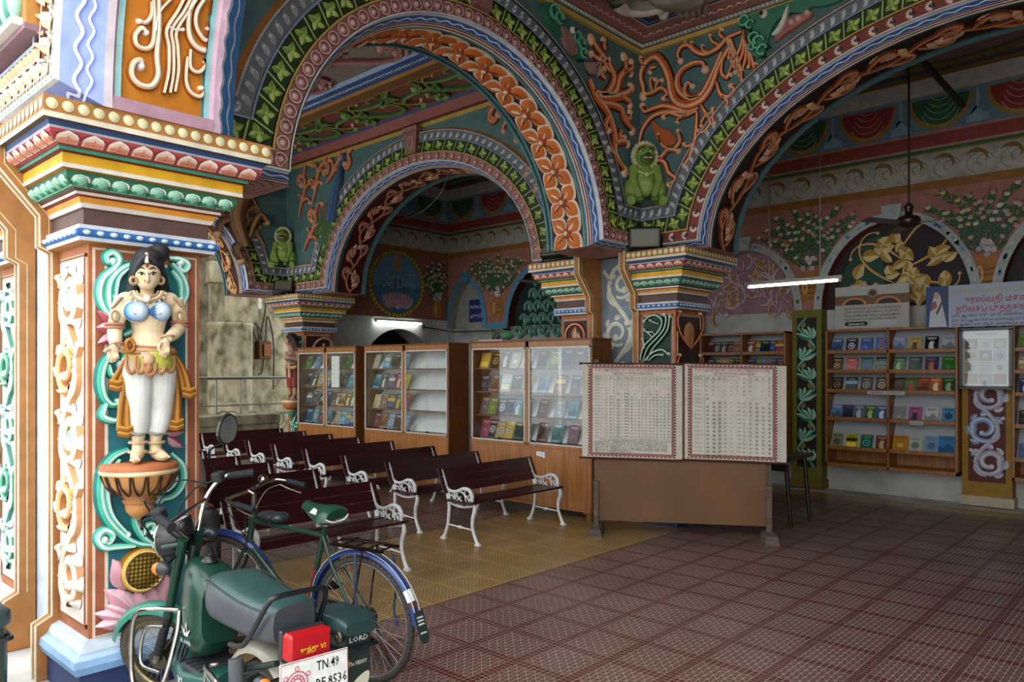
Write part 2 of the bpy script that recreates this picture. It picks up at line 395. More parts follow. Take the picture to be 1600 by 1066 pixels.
def pilaster(par, Xf, w, Y0, Y1, detail, three=True, plate=True, rec=.12):
    """Xf outer face x, w signed width towards the pier core"""
    sg = 1 if w > 0 else -1; Xi = Xf - w
    for nm, prof in (('capital', CAPP), ('plinth', BASP)):
        mb = MB()
        for (e0, z0, c), (e1, z1, _) in zip(prof, prof[1:]):
            A = [(Xi, Y0 - e0, z0), (Xf + sg * e0, Y0 - e0, z0), (Xf + sg * e0, Y1 + e0, z0), (Xi, Y1 + e0, z0)]
            B = [(Xi, Y0 - e1, z1), (Xf + sg * e1, Y0 - e1, z1), (Xf + sg * e1, Y1 + e1, z1), (Xi, Y1 + e1, z1)]
            mb.add(A + B, [(i, i + 1, i + 5, i + 4) for i in range(3)], C(c))
        mb.box((min(Xf, Xi), Y0, 2.9 if nm == 'capital' else .0), (max(Xf, Xi), Y1, 2.97 if nm == 'capital' else .3), C('#a9743a'))
        mb.build(nm, 'stucco', par)
    mb = MB(); mb.box((min(Xf, Xi), Y0, .28), (max(Xf, Xi), Y1, 2.38), C('#a8643a')); mb.build('shaft', 'stucco', par)
    # petals, dots and beads on the -Y and the outer face
    lo, hi = min(Xf, Xi), max(Xf, Xi)
    faces = [('Y', lo + (0 if sg > 0 else -.2), hi + (.2 if sg > 0 else 0))] + ([('X', Y0 - .2, Y1 + .2)] if three else [])
    dots, pk, gp, bd = MB(), MB(), MB(), MB(); singles = []
    for side, a, b in faces:
        mp = capital_face(side, Xf, Xi, Y0, Y1, sg)
        def rng(e):
            if side == 'X': return Y0 - e, Y1 + e
            return (lo if sg > 0 else lo - e), (hi + e if sg > 0 else hi)
        a, b = rng(.287); n = int((b - a) / .066)
        for i in range(n):
            m = MB(mp) if detail else dots; m.xf = mp
            c = (a + (b - a) * (i + .5) / n, 2.937); m.disk(c, .026, .003, C('#d8cfa0')); m.dome(c, .024, .005, C('#ded6ac'), 10, .002)
            if detail: singles.append((m, 'round_boss'))
        a, b = rng(.23); n = max(3, int((b - a) / (.105 if detail else .11)))
        for i in range(n):
            m = MB(mp) if detail else pk; m.xf = mp; s0 = a + (b - a) * (i + .5) / n; q = (b - a) / n * .49
            sh = [(s0 - q, 2.782), (s0 - q, 2.806), (s0 - q * .78, 2.82), (s0 - q * .4, 2.829), (s0, 2.838), (s0 + q * .4, 2.829), (s0 + q * .78, 2.82), (s0 + q, 2.806), (s0 + q, 2.782)]
            m.flat(sh, .004, C('#98303c')); g = lambda kx, kz, z0=2.783: [(s0 + (x - s0) * kx, z0 + (z - 2.783) * kz) for x, z in sh]
            m.flat(g(.86, .93), .008, C('#e8dcd0')); m.flat(g(.8, .62), .011, C('#e8c0aa')); m.flat(g(.7, .36), .014, C('#d88a6c')); m.flat([(s0 - .004, 2.787), (s0 + .004, 2.787), (s0, 2.812)], .018, C('#8a3030'))
            if detail: singles.append((m, 'lotus_petal'))
        a, b = rng(.13); n = max(3, int((b - a) / .088))
        for i in range(n):
            m = MB(mp) if detail else gp; m.xf = mp; s0 = a + (b - a) * (i + .5) / n; q = (b - a) / n * .46
            sh = [(s0 - q, 2.605), (s0 - q, 2.635), (s0 - q * .75, 2.652), (s0, 2.66), (s0 + q * .75, 2.652), (s0 + q, 2.635), (s0 + q, 2.605)]
            m.flat(sh, .004, C('#d6dcd2')); m.dome((s0, 2.63), (q * .86, .026), .016, C('#8fc4a8'), 10)
            m.flat([(s0 + (x - s0) * .75, 2.605 + (z - 2.605) * .4) for x, z in sh], .011, C('#3f9a72'))
            if detail: singles.append((m, 'cushion_petal'))
        a, b = rng(.066); n = max(4, int((b - a) / .06))
        for i in range(n):
            m = MB(mp) if detail else bd; m.xf = mp
            m.dome((a + (b - a) * (i + .5) / n, 2.392), (.02, .013), .014, C('#c9dcec'), 8)
            if detail: singles.append((m, 'bead'))
    for m, nm in singles: m.build(nm, 'stucco', par)
    if not detail:
        for q_, n_ in ((dots, 'round_boss_row'), (pk, 'lotus_petal_row'), (gp, 'cushion_petal_row'), (bd, 'bead_row')): q_.build(n_, 'stucco', par)['kind'] = 'stuff'
    if not plate: return
    # profile plate towards the core
    xa, xb = (Xi - .08, Xi) if sg > 0 else (Xi, Xi + .08)
    out = [(rec, 0), (-.11, 0), (-.11, .3), (-.03, .34), (-.03, 2.34), (-.09, 2.37), (-.09, 2.54), (-.3, 2.79), (-.3, 3.0), (rec, 3.0)]
    mb = MB(lambda u, v, h: (xa + h * .08, Y0 + u, v)); mb.prism(out, 0, 1, C('#a8703a'))
    for h in (0.03, .97):
        mb.tube([(u, v, h) for u, v in out[1:-1]], .001, C('#ffffff'))
    mb2 = MB(); 
    for x in (xa + .006, xb - .006): mb2.tube([(x, Y0 + u - .004, v) for u, v in out[1:-1]], .007, C('#ddd4bc'), 4, caps=False)
    for x in (xa, xb): mb2.tube([(x, Y0 + u + .04, v) for u, v in out[3:-1]], .004, C('#d2c4a0'), 4, caps=False)
    mb.build('profile_plate', 'stucco', par); mb2.build('plate_edging', 'stucco', par)
def frame_panel(mb, u0, u1, v0, v1, field, edge1='#dcd2bc', edge2='#8a4a2c', w=.02, depth=-.0):
    for a, b, c_, d in ((u0, u1, v0, v0 + w), (u0, u1, v1 - w, v1), (u0, u0 + w, v0, v1), (u1 - w, u1, v0, v1)):
        for h, k, cc in ((.006, 1, edge1), (.012, .4, edge2)):
            x0, x1, y0, y1 = a, b, c_, d
            if k < 1:
                if b - a < d - c_: x0, x1 = a + w * .3, b - w * .3
                else: y0, y1 = c_ + w * .3, d - w * .3
            mb.prism([(x0, y0), (x1, y0), (x1, y1), (x0, y1)], 0, h, C(cc))
    mb.flat([(u0, v0), (u1, v0), (u1, v1), (u0, v1)], .002, C(field))
def tip_scroll(mb, p, ang, L, k0, k1, w, cols, h=.02, n=16, bulb=True, pw=1.6):
    P = spiral(p, ang, L, k0, k1, n, pw); mb.ribbon(P, [w * .35, w, w * .9, w * .7, w * .5], h, cols)
    if bulb: mb.dome(P[-1], w * .95, h * 1.3, cols[2], 8)
    return P
def acanthus(mb, u0, u1, v0, v1, cols, rnd, n=4, cols2=None, h=.018, fat=1.):
    """a climbing S-scroll that fills a tall panel; strokes are clipped to the panel"""
    W = u1 - u0; H = v1 - v0; cx = (u0 + u1) / 2; st = H / n
    K = lambda P, w: [(min(max(p[0], u0 + w), u1 - w), min(max(p[1], v0 + w), v1 - w)) for p in P]
    def tip(p, a, L, k1, w, c): Q = K(spiral(p, a, L, 0, k1, 12), w); mb.ribbon(Q, [w * .4, w, w * .9, w * .6], h, c); mb.dome(Q[-1], w * .9, h * 1.3, c[2], 8)
    mb.ribbon(K([(cx - math.sin(i / 6 * pi) * W * .3, v0 + i * st / 6) for i in range(6 * n + 1)], W * .09), [W * .09, W * .08], h, cols)
    for k in range(n):
        sd = 1 if k % 2 == 0 else -1; y = v0 + k * st; c2 = cols2 if cols2 and k % 2 else cols; r = min(W * .3, st * .38) * (1 + (fat - 1) * .6); cc = (cx + sd * W * .08, y + st * .5)
        P = [(cc[0] + r * (1 - .62 * i / 22) * math.cos(-pi / 2 + sd * (i / 22 * 7.2 - .6)), cc[1] + r * (1 - .62 * i / 22) * math.sin(-pi / 2 + sd * (i / 22 * 7.2 - .6))) for i in range(23)]
        P = K(P, W * .085 * fat); mb.ribbon(P, [W * .05 * fat, W * .085 * fat, W * .07 * fat, W * .055 * fat], h * 1.2, c2); mb.dome(P[-1], W * .085, h * 1.7, c2[2], 9)
        for j in range(5):
            a = -pi / 2 + sd * (j * .9 + .2); p = (cc[0] + r * 1.02 * math.cos(a), cc[1] + r * 1.02 * math.sin(a)); mb.leaf(K([p], W * .13)[0], a + sd * 1.1, W * .2 * fat, W * .07 * fat, h * 1.3, (c2[1], c2[2]), 5, sd * 1.2)
        tip((cx - sd * W * .22, y + st * .55), pi / 2 + sd * .5, W * .55, sd * 8 / W, W * .07, cols); tip((cx - sd * W * .1, y + st * .05), pi / 2 + sd * .9, W * .5, -sd * 9 / W, W * .065, cols)
def pier(name, label, Xr, Y0, panel, detail, kind='thing', left=True):
    Y1 = Y0 + .58; p = thing(name, label, 'pillar', (Xr - .75 if left else Xr - .25, Y0 + .29, 0), 0, None, kind)
    rec = .055 if detail else .12
    if left: pilaster(p, Xr, .45, Y0, Y1, detail, True, True, rec); pilaster(p, Xr - 1.58, -.43, Y0, Y1, False, False, True, rec)
    else: pilaster(p, Xr, .25, Y0, Y1, detail, True, False); pilaster(p, Xr - .5, -.25, Y0, Y1, detail, True, False)
    mb = MB(); mb.box((Xr - (1.5 if left else .5), Y0 + rec + .01, 0), (Xr - .4, Y1, ZS + .02), C(panel)); mb.build('core', 'stucco', p)
    return p
P1 = pier('pillar', 'front street pillar with painted goddess relief and lotus panel', -4.25, 1.412, '#c3d2e2', True)
P2 = pier('pillar', 'pillar with green scroll panel behind the alphabet charts', -4.25, 7.25, '#7d8894', False)
P5 = pier('pillar', 'far pillar with red-trousered figure next to the bookcases', -11.53, 7.25, '#8d8578', False, 'thing', False)
P6 = pier('pillar', 'second street pillar beyond the goddess pillar', -11.53, 1.412, '#b8b4a8', False, 'thing', False)
for q_ in (1.412, 7.25):
    o = pier('pillar', None, 3.15, q_, '#8d8578', False, 'structure')
    del o['category']
# ---- panels on the pilaster faces
def cut_panel(par, mp, u0, u1, v0, v1, field, nm='relief_panel'):
    mb = MB(mp); frame_panel(mb, u0, u1, v0, v1, field); return mb
R1 = random.Random(3)
def tr(plane, val, ox, oy, sc, pts):
    o = []
    for x, y in pts:
        p = onX(ox + x / sc, oy + y / sc, val) if plane == 'X' else onY(ox + x / sc, oy + y / sc, val)
        o.append((p[1], p[2]) if plane == 'X' else (p[0], p[2]))
    return o
# P1 street side (-Y): cream field with orange and green climbing scroll
mb = cut_panel(P1, mapY(1.412), -4.68, -4.27, .36, 2.3, '#d8cfc8')
acanthus(mb, -4.66, -4.29, .42, 2.26, hexs('#c08a5a', '#e6d6c0', '#f2e8d8'), R1, 5, hexs('#a8642c', '#dba262', '#efdcc0'), .035, 1.25)
for z in (.9, 1.25, 1.75, 2.0): mb.leaf((-4.5, z), 1.2, .16, .07, .035, hexs('#4f9a7a', '#9fd0b4'))
mb.build('relief_panel', 'stucco', P1)
mb = cut_panel(P1, mapY(1.412), -5.8, -5.42, .36, 2.3, '#c8d0cc'); acanthus(mb, -5.78, -5.44, .42, 2.26, hexs('#3f7a68', '#a8d0c0', '#dfece4'), R1, 5, hexs('#1f6a50', '#4f9a7c', '#b8dcc8'), .03); mb.build('relief_panel', 'stucco', P1)
# P2
mb = cut_panel(P2, mapY(7.25), -4.68, -4.28, .36, 2.3, '#16352a'); 
acanthus(mb, -4.65, -4.31, .42, 1.6, hexs('#0d251c', '#7fae98', '#d6dfd4'), R1, 2, None, .03); wg = hexs('#0d251c', '#6fa288', '#d8e2d6'); mb.xf = mapY(7.24)
for w, Q_ in ((.016, [(900, 900), (925, 810), (985, 745), (1035, 690), (1050, 625), (1010, 590), (960, 600), (925, 632)]), (.015, [(920, 905), (955, 815), (1015, 750), (1065, 685), (1080, 610), (1065, 585)]), (.014, [(945, 905), (990, 820), (1045, 755), (1090, 690), (1105, 600)]), (.012, [(1030, 650), (1000, 640), (965, 625)]), (.014, [(985, 745), (960, 715), (925, 690)]), (.012, [(1000, 735), (985, 705), (955, 708)]), (.013, [(930, 820), (925, 775), (915, 755)]), (.016, [(930, 905), (985, 850), (1050, 830), (1095, 858)]), (.013, [(960, 905), (1000, 870), (1050, 865)])):
    stroke_ = cr(tr('Y', 7.25, 800, 360, 4.44, Q_), 6); mb.ribbon(stroke_, [w * .8, w, w], .03, wg); mb.dome(stroke_[-1], w * 1.3, .04, wg[2], 8)
mb.build('relief_panel', 'stucco', P2)
mb = cut_panel(P2, mapX(-4.25), 7.28, 7.8, .36, 2.3, '#3a2016')
for k in range(4):
    z = 2.12 - k * .47
    for sd_ in (-1, 1): mb.leaf((7.54, z + .1), -pi / 2 + sd_ * .35, .3, .09, .03, hexs('#a8622a', '#c98a52'), 6, -sd_ * .7)
    for sd_ in (-1, 1): tip_scroll(mb, (7.54, z - .2), pi / 2 + sd_ * .9, .55, sd_ * 1, -sd_ * 11, .022, ORNG, .03)
mb.build('relief_panel', 'stucco', P2)
mb = cut_panel(P2, mapY(7.25), -5.81, -5.42, .36, 2.3, '#3a2016')
for k in range(5):
    z = 2.1 - k * .4; mb.ribbon(arc((-5.615, z), .145, 0, 2 * pi, 20), .02, .02, ORNG); mb.leaf((-5.615, z - .08), pi / 2 + .3, .2, .05, .025, hexs('#b0642a', '#d2a47c'), 5, -.9); mb.leaf((-5.6, z - .1), pi / 2 - .5, .15, .04, .025, hexs('#b0642a', '#d2a47c'), 5, .8)
mb.build('relief_panel', 'stucco', P2)
mb = MB(mapY(7.38)); mb.flat([(-5.32, 0), (-4.78, 0), (-4.78, 3), (-5.32, 3)], .002, C('#7f8c99')); acanthus(mb, -5.32, -4.8, .2, 2.95, hexs('#6d7a86', '#c4c4b4', '#d8d6c4'), R1, 5, None, .01); mb.build('painted_scroll_panel', 'stucco', P2)
# P5
mb = cut_panel(P5, mapX(-11.53), 7.28, 7.8, .36, 2.3, '#3a2018')
for k in range(4):
    z = 2.1 - k * .5; mb.ribbon(spiral((7.4, z - .2), pi / 2, 1.1, -2, -14, 24), .03, .025, hexs('#5a2a1a', '#b5886a', '#d6b8a0'))
mb.build('relief_panel', 'stucco', P5)
mb = cut_panel(P5, mapY(7.25), -11.96, -11.56, .36, 2.3, '#1f5a50'); acanthus(mb, -11.94, -11.58, .4, 2.28, hexs('#1f5a48', '#3f9a78', '#b8dcc8'), R1, 4, hexs('#5a1f18', '#a8382c', '#d9a090'), .03); mb.build('relief_panel', 'stucco', P5)
# ---------------------------------------------------------------- arches
class Arch:
    def __init__(s, name, label, axis, f0, f1, c, a, b, e0, e1, ztop, n=60, field='#4f7070', zs=ZS):
        s.axis, s.f0, s.f1, s.c, s.a, s.b, s.e0, s.e1, s.zt, s.n, s.zs = axis, f0, f1, c, a, b, e0, e1, ztop, n, zs
        s.o = thing(name, label, 'arch', (f0, c, 0) if axis == 'Y' else (c, f0, 0))
        s.mp = mapX(f0) if axis == 'Y' else mapY(f0); s.field = field; s.kz = .92; s.back_t = 0
    def path(s, t):
        at, bt = s.a + t, s.b + t * s.kz; z0 = s.zs + max(0, t) * s.kz; th = math.asin(min(1, max(0, t) * s.kz / bt)); P = []
        q = lambda u: min(s.e1, max(s.e0, u))
        for i in range(5): P.append((s.e0 + (q(s.c - at * math.cos(th)) - s.e0) * i / 5, z0))
        for i in range(s.n + 1):
            g_ = pi - th - (pi - 2 * th) * i / s.n; P.append((q(s.c + at * math.cos(g_)), s.zs + bt * math.sin(g_)))
        for i in range(5): P.append((P[s.n + 5][0] + (s.e1 - P[s.n + 5][0]) * (i + 1) / 5, z0))
        return P
    def bands(s, B):
        mb = MB(s.mp)
        for t0, h0, t1, h1, col in B:
            A, D = s.path(t0), s.path(t1); m = len(A)
            mb.add([(p[0], p[1], h0) for p in A] + [(p[0], p[1], h1) for p in D], [(i, i + 1, m + i + 1, m + i) for i in range(m - 1)], C(col))
        mb.build('arch_mouldings', 'stucco', s.o); s.tmax = B[-1][2]
        mb = MB(s.mp); D = s.path(s.tmax); m = len(D)
        mb.add([(p[0], p[1], 0) for p in D] + [(p[0], s.zt, 0) for p in D], [(i, i + 1, m + i + 1, m + i) for i in range(m - 1)], C(s.field))
        mb.build('spandrel', 'stucco', s.o)
        # back, bottoms
        mb = MB(); th = abs(s.f1 - s.f0); A = s.path(s.back_t); m = len(A); bk = s.mp
        mb.xf = bk; sg = -th
        mb.add([(p[0], p[1], sg) for p in A] + [(p[0], s.zt, sg) for p in A], [(i, i + 1, m + i + 1, m + i) for i in range(m - 1)], C('#b89a88'))
        for u0, u1 in ((s.e0, s.c - s.a), (s.c + s.a, s.e1)):
            mb.add([(u0, s.zs, -.1), (u1, s.zs, -.1), (u1, s.zs, sg), (u0, s.zs, sg)], [(0, 1, 2, 3)], C('#a87a70'))
        mb.build('arch_back', 'stucco', s.o)
        mb = MB(); mb.xf = bk
        for u0, u1 in ((s.c - s.a - .5, s.c - s.a), (s.c + s.a, s.c + s.a + .5)):
            mb = MB(lambda u, v, h, b0=bk: b0(u, s.zs - h, v)); cx, cy = (u0 + u1) / 2, -th / 2
            for k in (1, .7, .4): mb.ribbon(arc((cx, cy), (.2 * k, th * .4 * k), 0, 2 * pi, 18), .014, .006, hexs('#8a5a52', '#7a4038', '#c29c92'))
            mb.build('impost_rosette', 'stucco', s.o)
        return s
    def bmap(s, t, lift=.013):
        """(s, w, h) on the face band at offset t"""
        P = s.path(t); L = [0]
        for p, q in zip(P, P[1:]): L.append(L[-1] + math.hypot(q[0] - p[0], q[1] - p[1]))
        def f(x, w, h):
            h += lift; x = min(max(x, 1e-6), L[-1] - 1e-6); lo, hi = 0, len(L) - 1
            while hi - lo > 1:
                md = (lo + hi) // 2
                if L[md] <= x: lo = md
                else: hi = md
            d = L[hi] - L[lo] or 1; k = (x - L[lo]) / d; p, q = P[lo], P[hi]; tx, tz = (q[0] - p[0]) / d, (q[1] - p[1]) / d
            return s.mp(p[0] + (q[0] - p[0]) * k - tz * w, p[1] + (q[1] - p[1]) * k + tx * w, h)
        return f, L[-1]
    def smap(s):
        """(s, w, h) on the soffit: s arc length from the first springing, w across from the face"""
        N = 120; P = [(s.c - s.a * math.cos(pi * i / N), s.zs + s.b * math.sin(pi * i / N)) for i in range(N + 1)]; L = [0]
        for p, q in zip(P, P[1:]): L.append(L[-1] + math.hypot(q[0] - p[0], q[1] - p[1]))
        def f(x, w, h):
            x = min(max(x, 1e-6), L[-1] - 1e-6); i = min(N - 1, int(x / L[-1] * N))
            while i < N - 1 and L[i + 1] < x: i += 1
            while i > 0 and L[i] > x: i -= 1
            k = (x - L[i]) / (L[i + 1] - L[i]); p, q = P[i], P[i + 1]; d = L[i + 1] - L[i]; tx, tz = (q[0] - p[0]) / d, (q[1] - p[1]) / d
            return s.mp(p[0] + (q[0] - p[0]) * k + tz * h, p[1] + (q[1] - p[1]) * k - tx * h, -w)
        return f, L[-1]
    def soffit(s, strips, n=72):
        """strips: (w0, h0, w1, h1, colour)"""
        f, L = s.smap(); mb = MB(f)
        for w0, h0, w1, h1, col in strips:
            mb.add([(L * i / n, w0, h0) for i in range(n + 1)] + [(L * i / n, w1, h1) for i in range(n + 1)], [(i, i + 1, n + 2 + i, n + 1 + i) for i in range(n)], C(col), True)
        mb.build('soffit', 'stucco', s.o); return f, L
def wave(L, amp, lam, s0=0, n=8):
    m = int((L - s0) / lam * n); return [(s0 + i * lam / n, amp * math.sin(2 * pi * i / n)) for i in range(m)]
def band_wave(A, t, amp=.03, lam=.16, w=.014, col=WHITE, h=.004):
    f, L = A.bmap(t); mb = MB(f); mb.ribbon_flat(wave(L, amp, lam, .01), w, h, col); return mb
class Many:
    """builder that closes a part after each piece (each=True) or keeps one joined strip of small pieces"""
    def __init__(s, A, t, nm, each): s.f, s.L = A.bmap(t); s.A = A; s.nm = nm; s.each = each; s.mb = MB(s.f)
    def cut(s):
        if s.each: s.mb.build(s.nm, 'stucco', s.A.o); s.mb = MB(s.f)
    def end(s):
        if not s.each: o = s.mb.build(s.nm + '_band', 'stucco', s.A.o); o['kind'] = 'stuff'
def band_spirals(A, t, r, step, cols, each=False, nm='spiral_boss'):
    M = Many(A, t, nm, each)
    for i in range(int(M.L / step)):
        x = (i + .5) * step; M.mb.ribbon(arc((x, 0), r * .82, 0, 2 * pi, 10), r * .2, .014, cols); M.mb.dome((x, 0), r * .42, .018, cols[2], 7); M.cut()
    M.end()
def band_leaves(A, t, w, step, cols, h=.022, each=False, nm='leaf_cluster'):
    M = Many(A, t, nm, each)
    for i in range(int(M.L / step)):
        x = (i + .5) * step
        for k in range(4): M.mb.leaf((x, 0), k * pi / 2 + .4, w * .95, w * .36, h, (cols[1], cols[2]), 4)
        M.mb.dome((x, 0), w * .22, h * 1.2, cols[2], 6)
        M.mb.ribbon_flat([(x + step / 2 - .02, -w), (x + step / 2 + .02, w)], .006, .004, cols[2]); M.cut()
    M.end()
def band_rope(A, t, w, step, cols, h=.02, each=False, nm='rope_twist'):
    M = Many(A, t, nm, each)
    for i in range(int(M.L / step)):
        x = (i + .5) * step; M.mb.leaf((x - w * .6, -w * .8), .8, w * 2, w * .5, h, (cols[1], cols[2]), 4, .6); M.mb.dome((x, w * .3), w * .35, h, cols[2], 6); M.cut()
    M.end()
CHW, CHD = .07, .12          # splayed reveal between soffit and face
BA = []
for q0, q1, c in ((0, .1, '#d2cbc0'), (.1, .2, '#7a2c28'), (.2, .28, '#d9d3c8'), (.28, .38, '#6a2a28'), (.38, .42, '#cfc9be'), (.42, .9, '#2b5fa6'), (.9, 1, '#c9ccd0')): BA.append((q0 * CHW, -CHD * (1 - q0), q1 * CHW, -CHD * (1 - q1), c))
BA += [(.07, 0, .074, .03, '#c9ccd0'), (.074, .03, .085, .03, '#c9ccd0'), (.085, .014, .205, .014, '#8f625c'), (.205, .03, .22, .03, '#b99a52'), (.22, .012, .385, .012, '#24331a'), (.385, .03, .4, .03, '#7d92ac'), (.4, .018, .52, .018, '#6a6e74'), (.52, .035, .535, .035, '#a8acb0'), (.535, .03, .57, .0, '#a0692c')]
BR = [b if b[0] != .085 else (.085, .014, .205, .014, '#7a3a2c') for b in BA]
def dress(A, near, red=False, lam=1.):
    st = 1 if near else 1.35
    f0, L0 = A.bmap(CHW / 2, 0)
    mb = MB(lambda x, w, h: f0(x, w * .504 - h * .864, -CHD / 2 + w * .864 + h * .504)); ps = [(x, w + .023) for x, w in wave(L0, .009, .15 * st, .01, 10)]
    mb.ribbon_flat(ps, .0062, .004, WHITE); mb.build('wave_line', 'stucco', A.o)
    if red:
        f, L = A.bmap(.145); i = 0; x = .1
        while x < L - .06:
            mb = MB(f)
            for k in range(7): mb.leaf((x, 0), pi * (.5 + k / 6 * 1) + .0, .05, .014, .014, hexs('#d8b4a8', '#e8d4c8'), 3)
            mb.dome((x + .008, 0), (.028, .024), .022, C('#3a3f4a'), 9); mb.dome((x + .008, .006), .008, .026, C('#e8e8e8'), 6)
            mb.build('pearl_medallion', 'stucco', A.o); x += .155
    else: band_spirals(A, .145, .058, .118 * st, PINK, near)
    band_leaves(A, .303, .078, .17 * st, LIME, .024, near)
    band_rope(A, .46, .052, .1 * st, GREY, .024, near)
A1 = Arch('arch', 'painted arch with orange flower soffit springing from the goddess pillar', 'Y', -4.64, -5.31, 4.61, 1.74, 1.6, 1.97, 7.16, 5.4).bands(BA)
A2 = Arch('arch', 'wide arch with pearl medallions framing the book shelves', 'X', 7.16, 7.91, -1.34, 2.51, 1.69, -4.64, 2.0, 5.4, 76).bands(BR)
A3 = Arch('arch', 'arch above the glass bookcases with peacock spandrels', 'X', 7.16, 7.91, -8.46, 2.19, 1.62, -11.93, -5.31, 5.4).bands(BA)
A4 = Arch('arch', 'shaded arch opening onto the weathered courtyard wall', 'Y', -11.93, -12.6, 4.61, 1.74, 1.6, 1.97, 7.16, 5.4).bands(BA)
dress(A1, True); dress(A2, True, True); dress(A3, False); dress(A4, False)
def SOFF(th, fld, o=CHD):
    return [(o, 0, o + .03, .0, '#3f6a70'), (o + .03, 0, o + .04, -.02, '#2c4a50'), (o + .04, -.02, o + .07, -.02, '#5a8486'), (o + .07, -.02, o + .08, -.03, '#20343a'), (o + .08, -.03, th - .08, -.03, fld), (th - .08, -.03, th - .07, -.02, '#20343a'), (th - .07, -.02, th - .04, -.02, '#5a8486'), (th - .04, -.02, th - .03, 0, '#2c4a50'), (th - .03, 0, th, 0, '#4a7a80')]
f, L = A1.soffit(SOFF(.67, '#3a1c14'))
def flower(mb, x, y, r, cols, h0, cen=C('#d8c8b4')):
    for k in range(4):
        a = (.85, pi - .85, pi + .85, -.85)[k]
        mb.leaf((x + math.cos(a) * r * .12, y + math.sin(a) * r * .12), a, r * 1.0, r * .42, .03, (cols[2], cols[2]), 6, 0, h0)
        mb.leaf((x + math.cos(a) * r * .16, y + math.sin(a) * r * .16), a, r * .84, r * .32, .03, (cols[1], cols[1]), 6, 0, h0 + .014)
        mb.leaf((x + math.cos(a) * r * .2, y + math.sin(a) * r * .2), a, r * .5, r * .12, .03, (cols[2], cols[0]), 5, 0, h0 + .024)
    mb.dome((x, y), r * .27, .052, C('#a84a18'), 10, h0); mb.dome((x, y), r * .18, .062, cen, 9, h0)
nf = 16
for i in range(nf):
    mb = MB(f); flower(mb, (i + .5) * L / nf, .395, .235, hexs('#8a3a14', '#c86a22', '#e4cdb8'), -.03); mb.build('flower_rosette', 'stucco', A1.o)
def soffit_scroll(A, th, fld, cols, step, nm='soffit_scroll'):
    f, L = A.soffit(SOFF(th, fld)); th0 = th; th -= CHD; n = max(4, int(L / step)); st = L / n
    for i in range(n):
        mb = MB(f); sd_ = 1 if i % 2 else -1; x = i * st; cy = CHD + th / 2
        mb.ribbon([(x + st * k / 8, cy + sd_ * math.sin(pi * k / 8) * th * .14) for k in range(9)], [th * .035, th * .03], .03, cols, h0=-.03)
        for P in (spiral((x + st * .1, cy), -sd_ * .9, st * 1.15, 0, sd_ * 26, 18), spiral((x + st * .45, cy + sd_ * th * .14), sd_ * .7, st * .8, 0, -sd_ * 28, 14)):
            mb.ribbon(P, [th * .03, th * .05, th * .04, th * .03], .035, cols, h0=-.03); mb.dome(P[-1], th * .05, .04, cols[2], 7, -.03)
        for q_, a_ in ((.25, -1.2), (.4, -.9), (.5, -.5), (.75, .9), (.85, 1.4)): mb.leaf((x + st * q_, cy - sd_ * th * .04), sd_ * a_, th * .32, th * .085, .04, (cols[1], cols[2]), 5, sd_ * .9, -.03)
        mb.build(nm, 'stucco', A.o)
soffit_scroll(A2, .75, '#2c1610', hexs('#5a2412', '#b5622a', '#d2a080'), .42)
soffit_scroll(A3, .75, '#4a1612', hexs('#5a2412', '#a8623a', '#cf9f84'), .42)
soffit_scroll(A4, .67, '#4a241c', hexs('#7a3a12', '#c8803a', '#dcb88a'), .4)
# ---- street arch over the camera's bay: only its springing is in view
A5 = Arch('arch', 'street arch with orange and white scroll soffit above the goddess pillar', 'X', 1.23, 2.12, -1.34, 2.61, 2.3, -5.5, 2.6, 5.6, 70, '#b8843c')
A5.back_t = .15; A5.kz = .8
A5.bands([(0, -.15, .15, 0, '#7f8fc8'), (.15, .0, .16, .02, '#d2d6da'), (.16, .02, .205, .02, '#ccd4ca'), (.205, .035, .215, .035, '#ddd4ca'), (.215, .01, .325, .01, '#b8ab98'), (.325, .04, .34, .04, '#ddd2c4'), (.34, .01, .42, .01, '#8a5436'), (.42, .04, .445, .04, '#8fa8b8'), (.445, .02, .47, .0, '#5f7f98')])
f, L = A5.soffit([(.15, 0, .19, .0, '#d9ccd4'), (.19, 0, .205, -.02, '#c9a0b4'), (.205, -.02, .235, -.02, '#9fd0d0'), (.235, -.02, .24, -.04, '#2f7a80'), (.24, -.04, .65, -.04, '#c97c1c'), (.65, -.04, .655, -.02, '#2f7a80'), (.655, -.02, .685, -.02, '#9fd0d0'), (.685, -.02, .7, 0, '#c9a0b4'), (.7, 0, .74, 0, '#c8a8b8'), (.74, 0, .89, -.15, '#3f86cc')])
mb = MB(f); mb.add([(0, .15, 0), (0, .74, 0), (0, .74, -.4), (0, .15, -.4)], [(0, 1, 2, 3)], C('#b58a98'))
mb.add([(.0, .19, 0), (.0, .7, 0), (.06, .7, .012), (.06, .19, .012)], [(0, 1, 2, 3)], C('#b890a0')); mb.build('impost_foot', 'stucco', A5.o)
def edge_wave(A, w, amp, lam, hh, col, wd):
    f, L = A.smap(); mb = MB(f); return mb
sc_ = hexs('#a85a1c', '#e8c8a0', '#f4ece0')
def t5s(P):
    o = []
    for x, y in P: q = onX(x / 2.664, y / 2.664, -3.94); o.append((max(.02, q[2] - 2.976), min(.66, max(.23, q[1] - 1.23))))
    return o
mb = MB(f); mb.xf = lambda x, w, h: f(x, min(.645, max(.245, w)), h - .04)
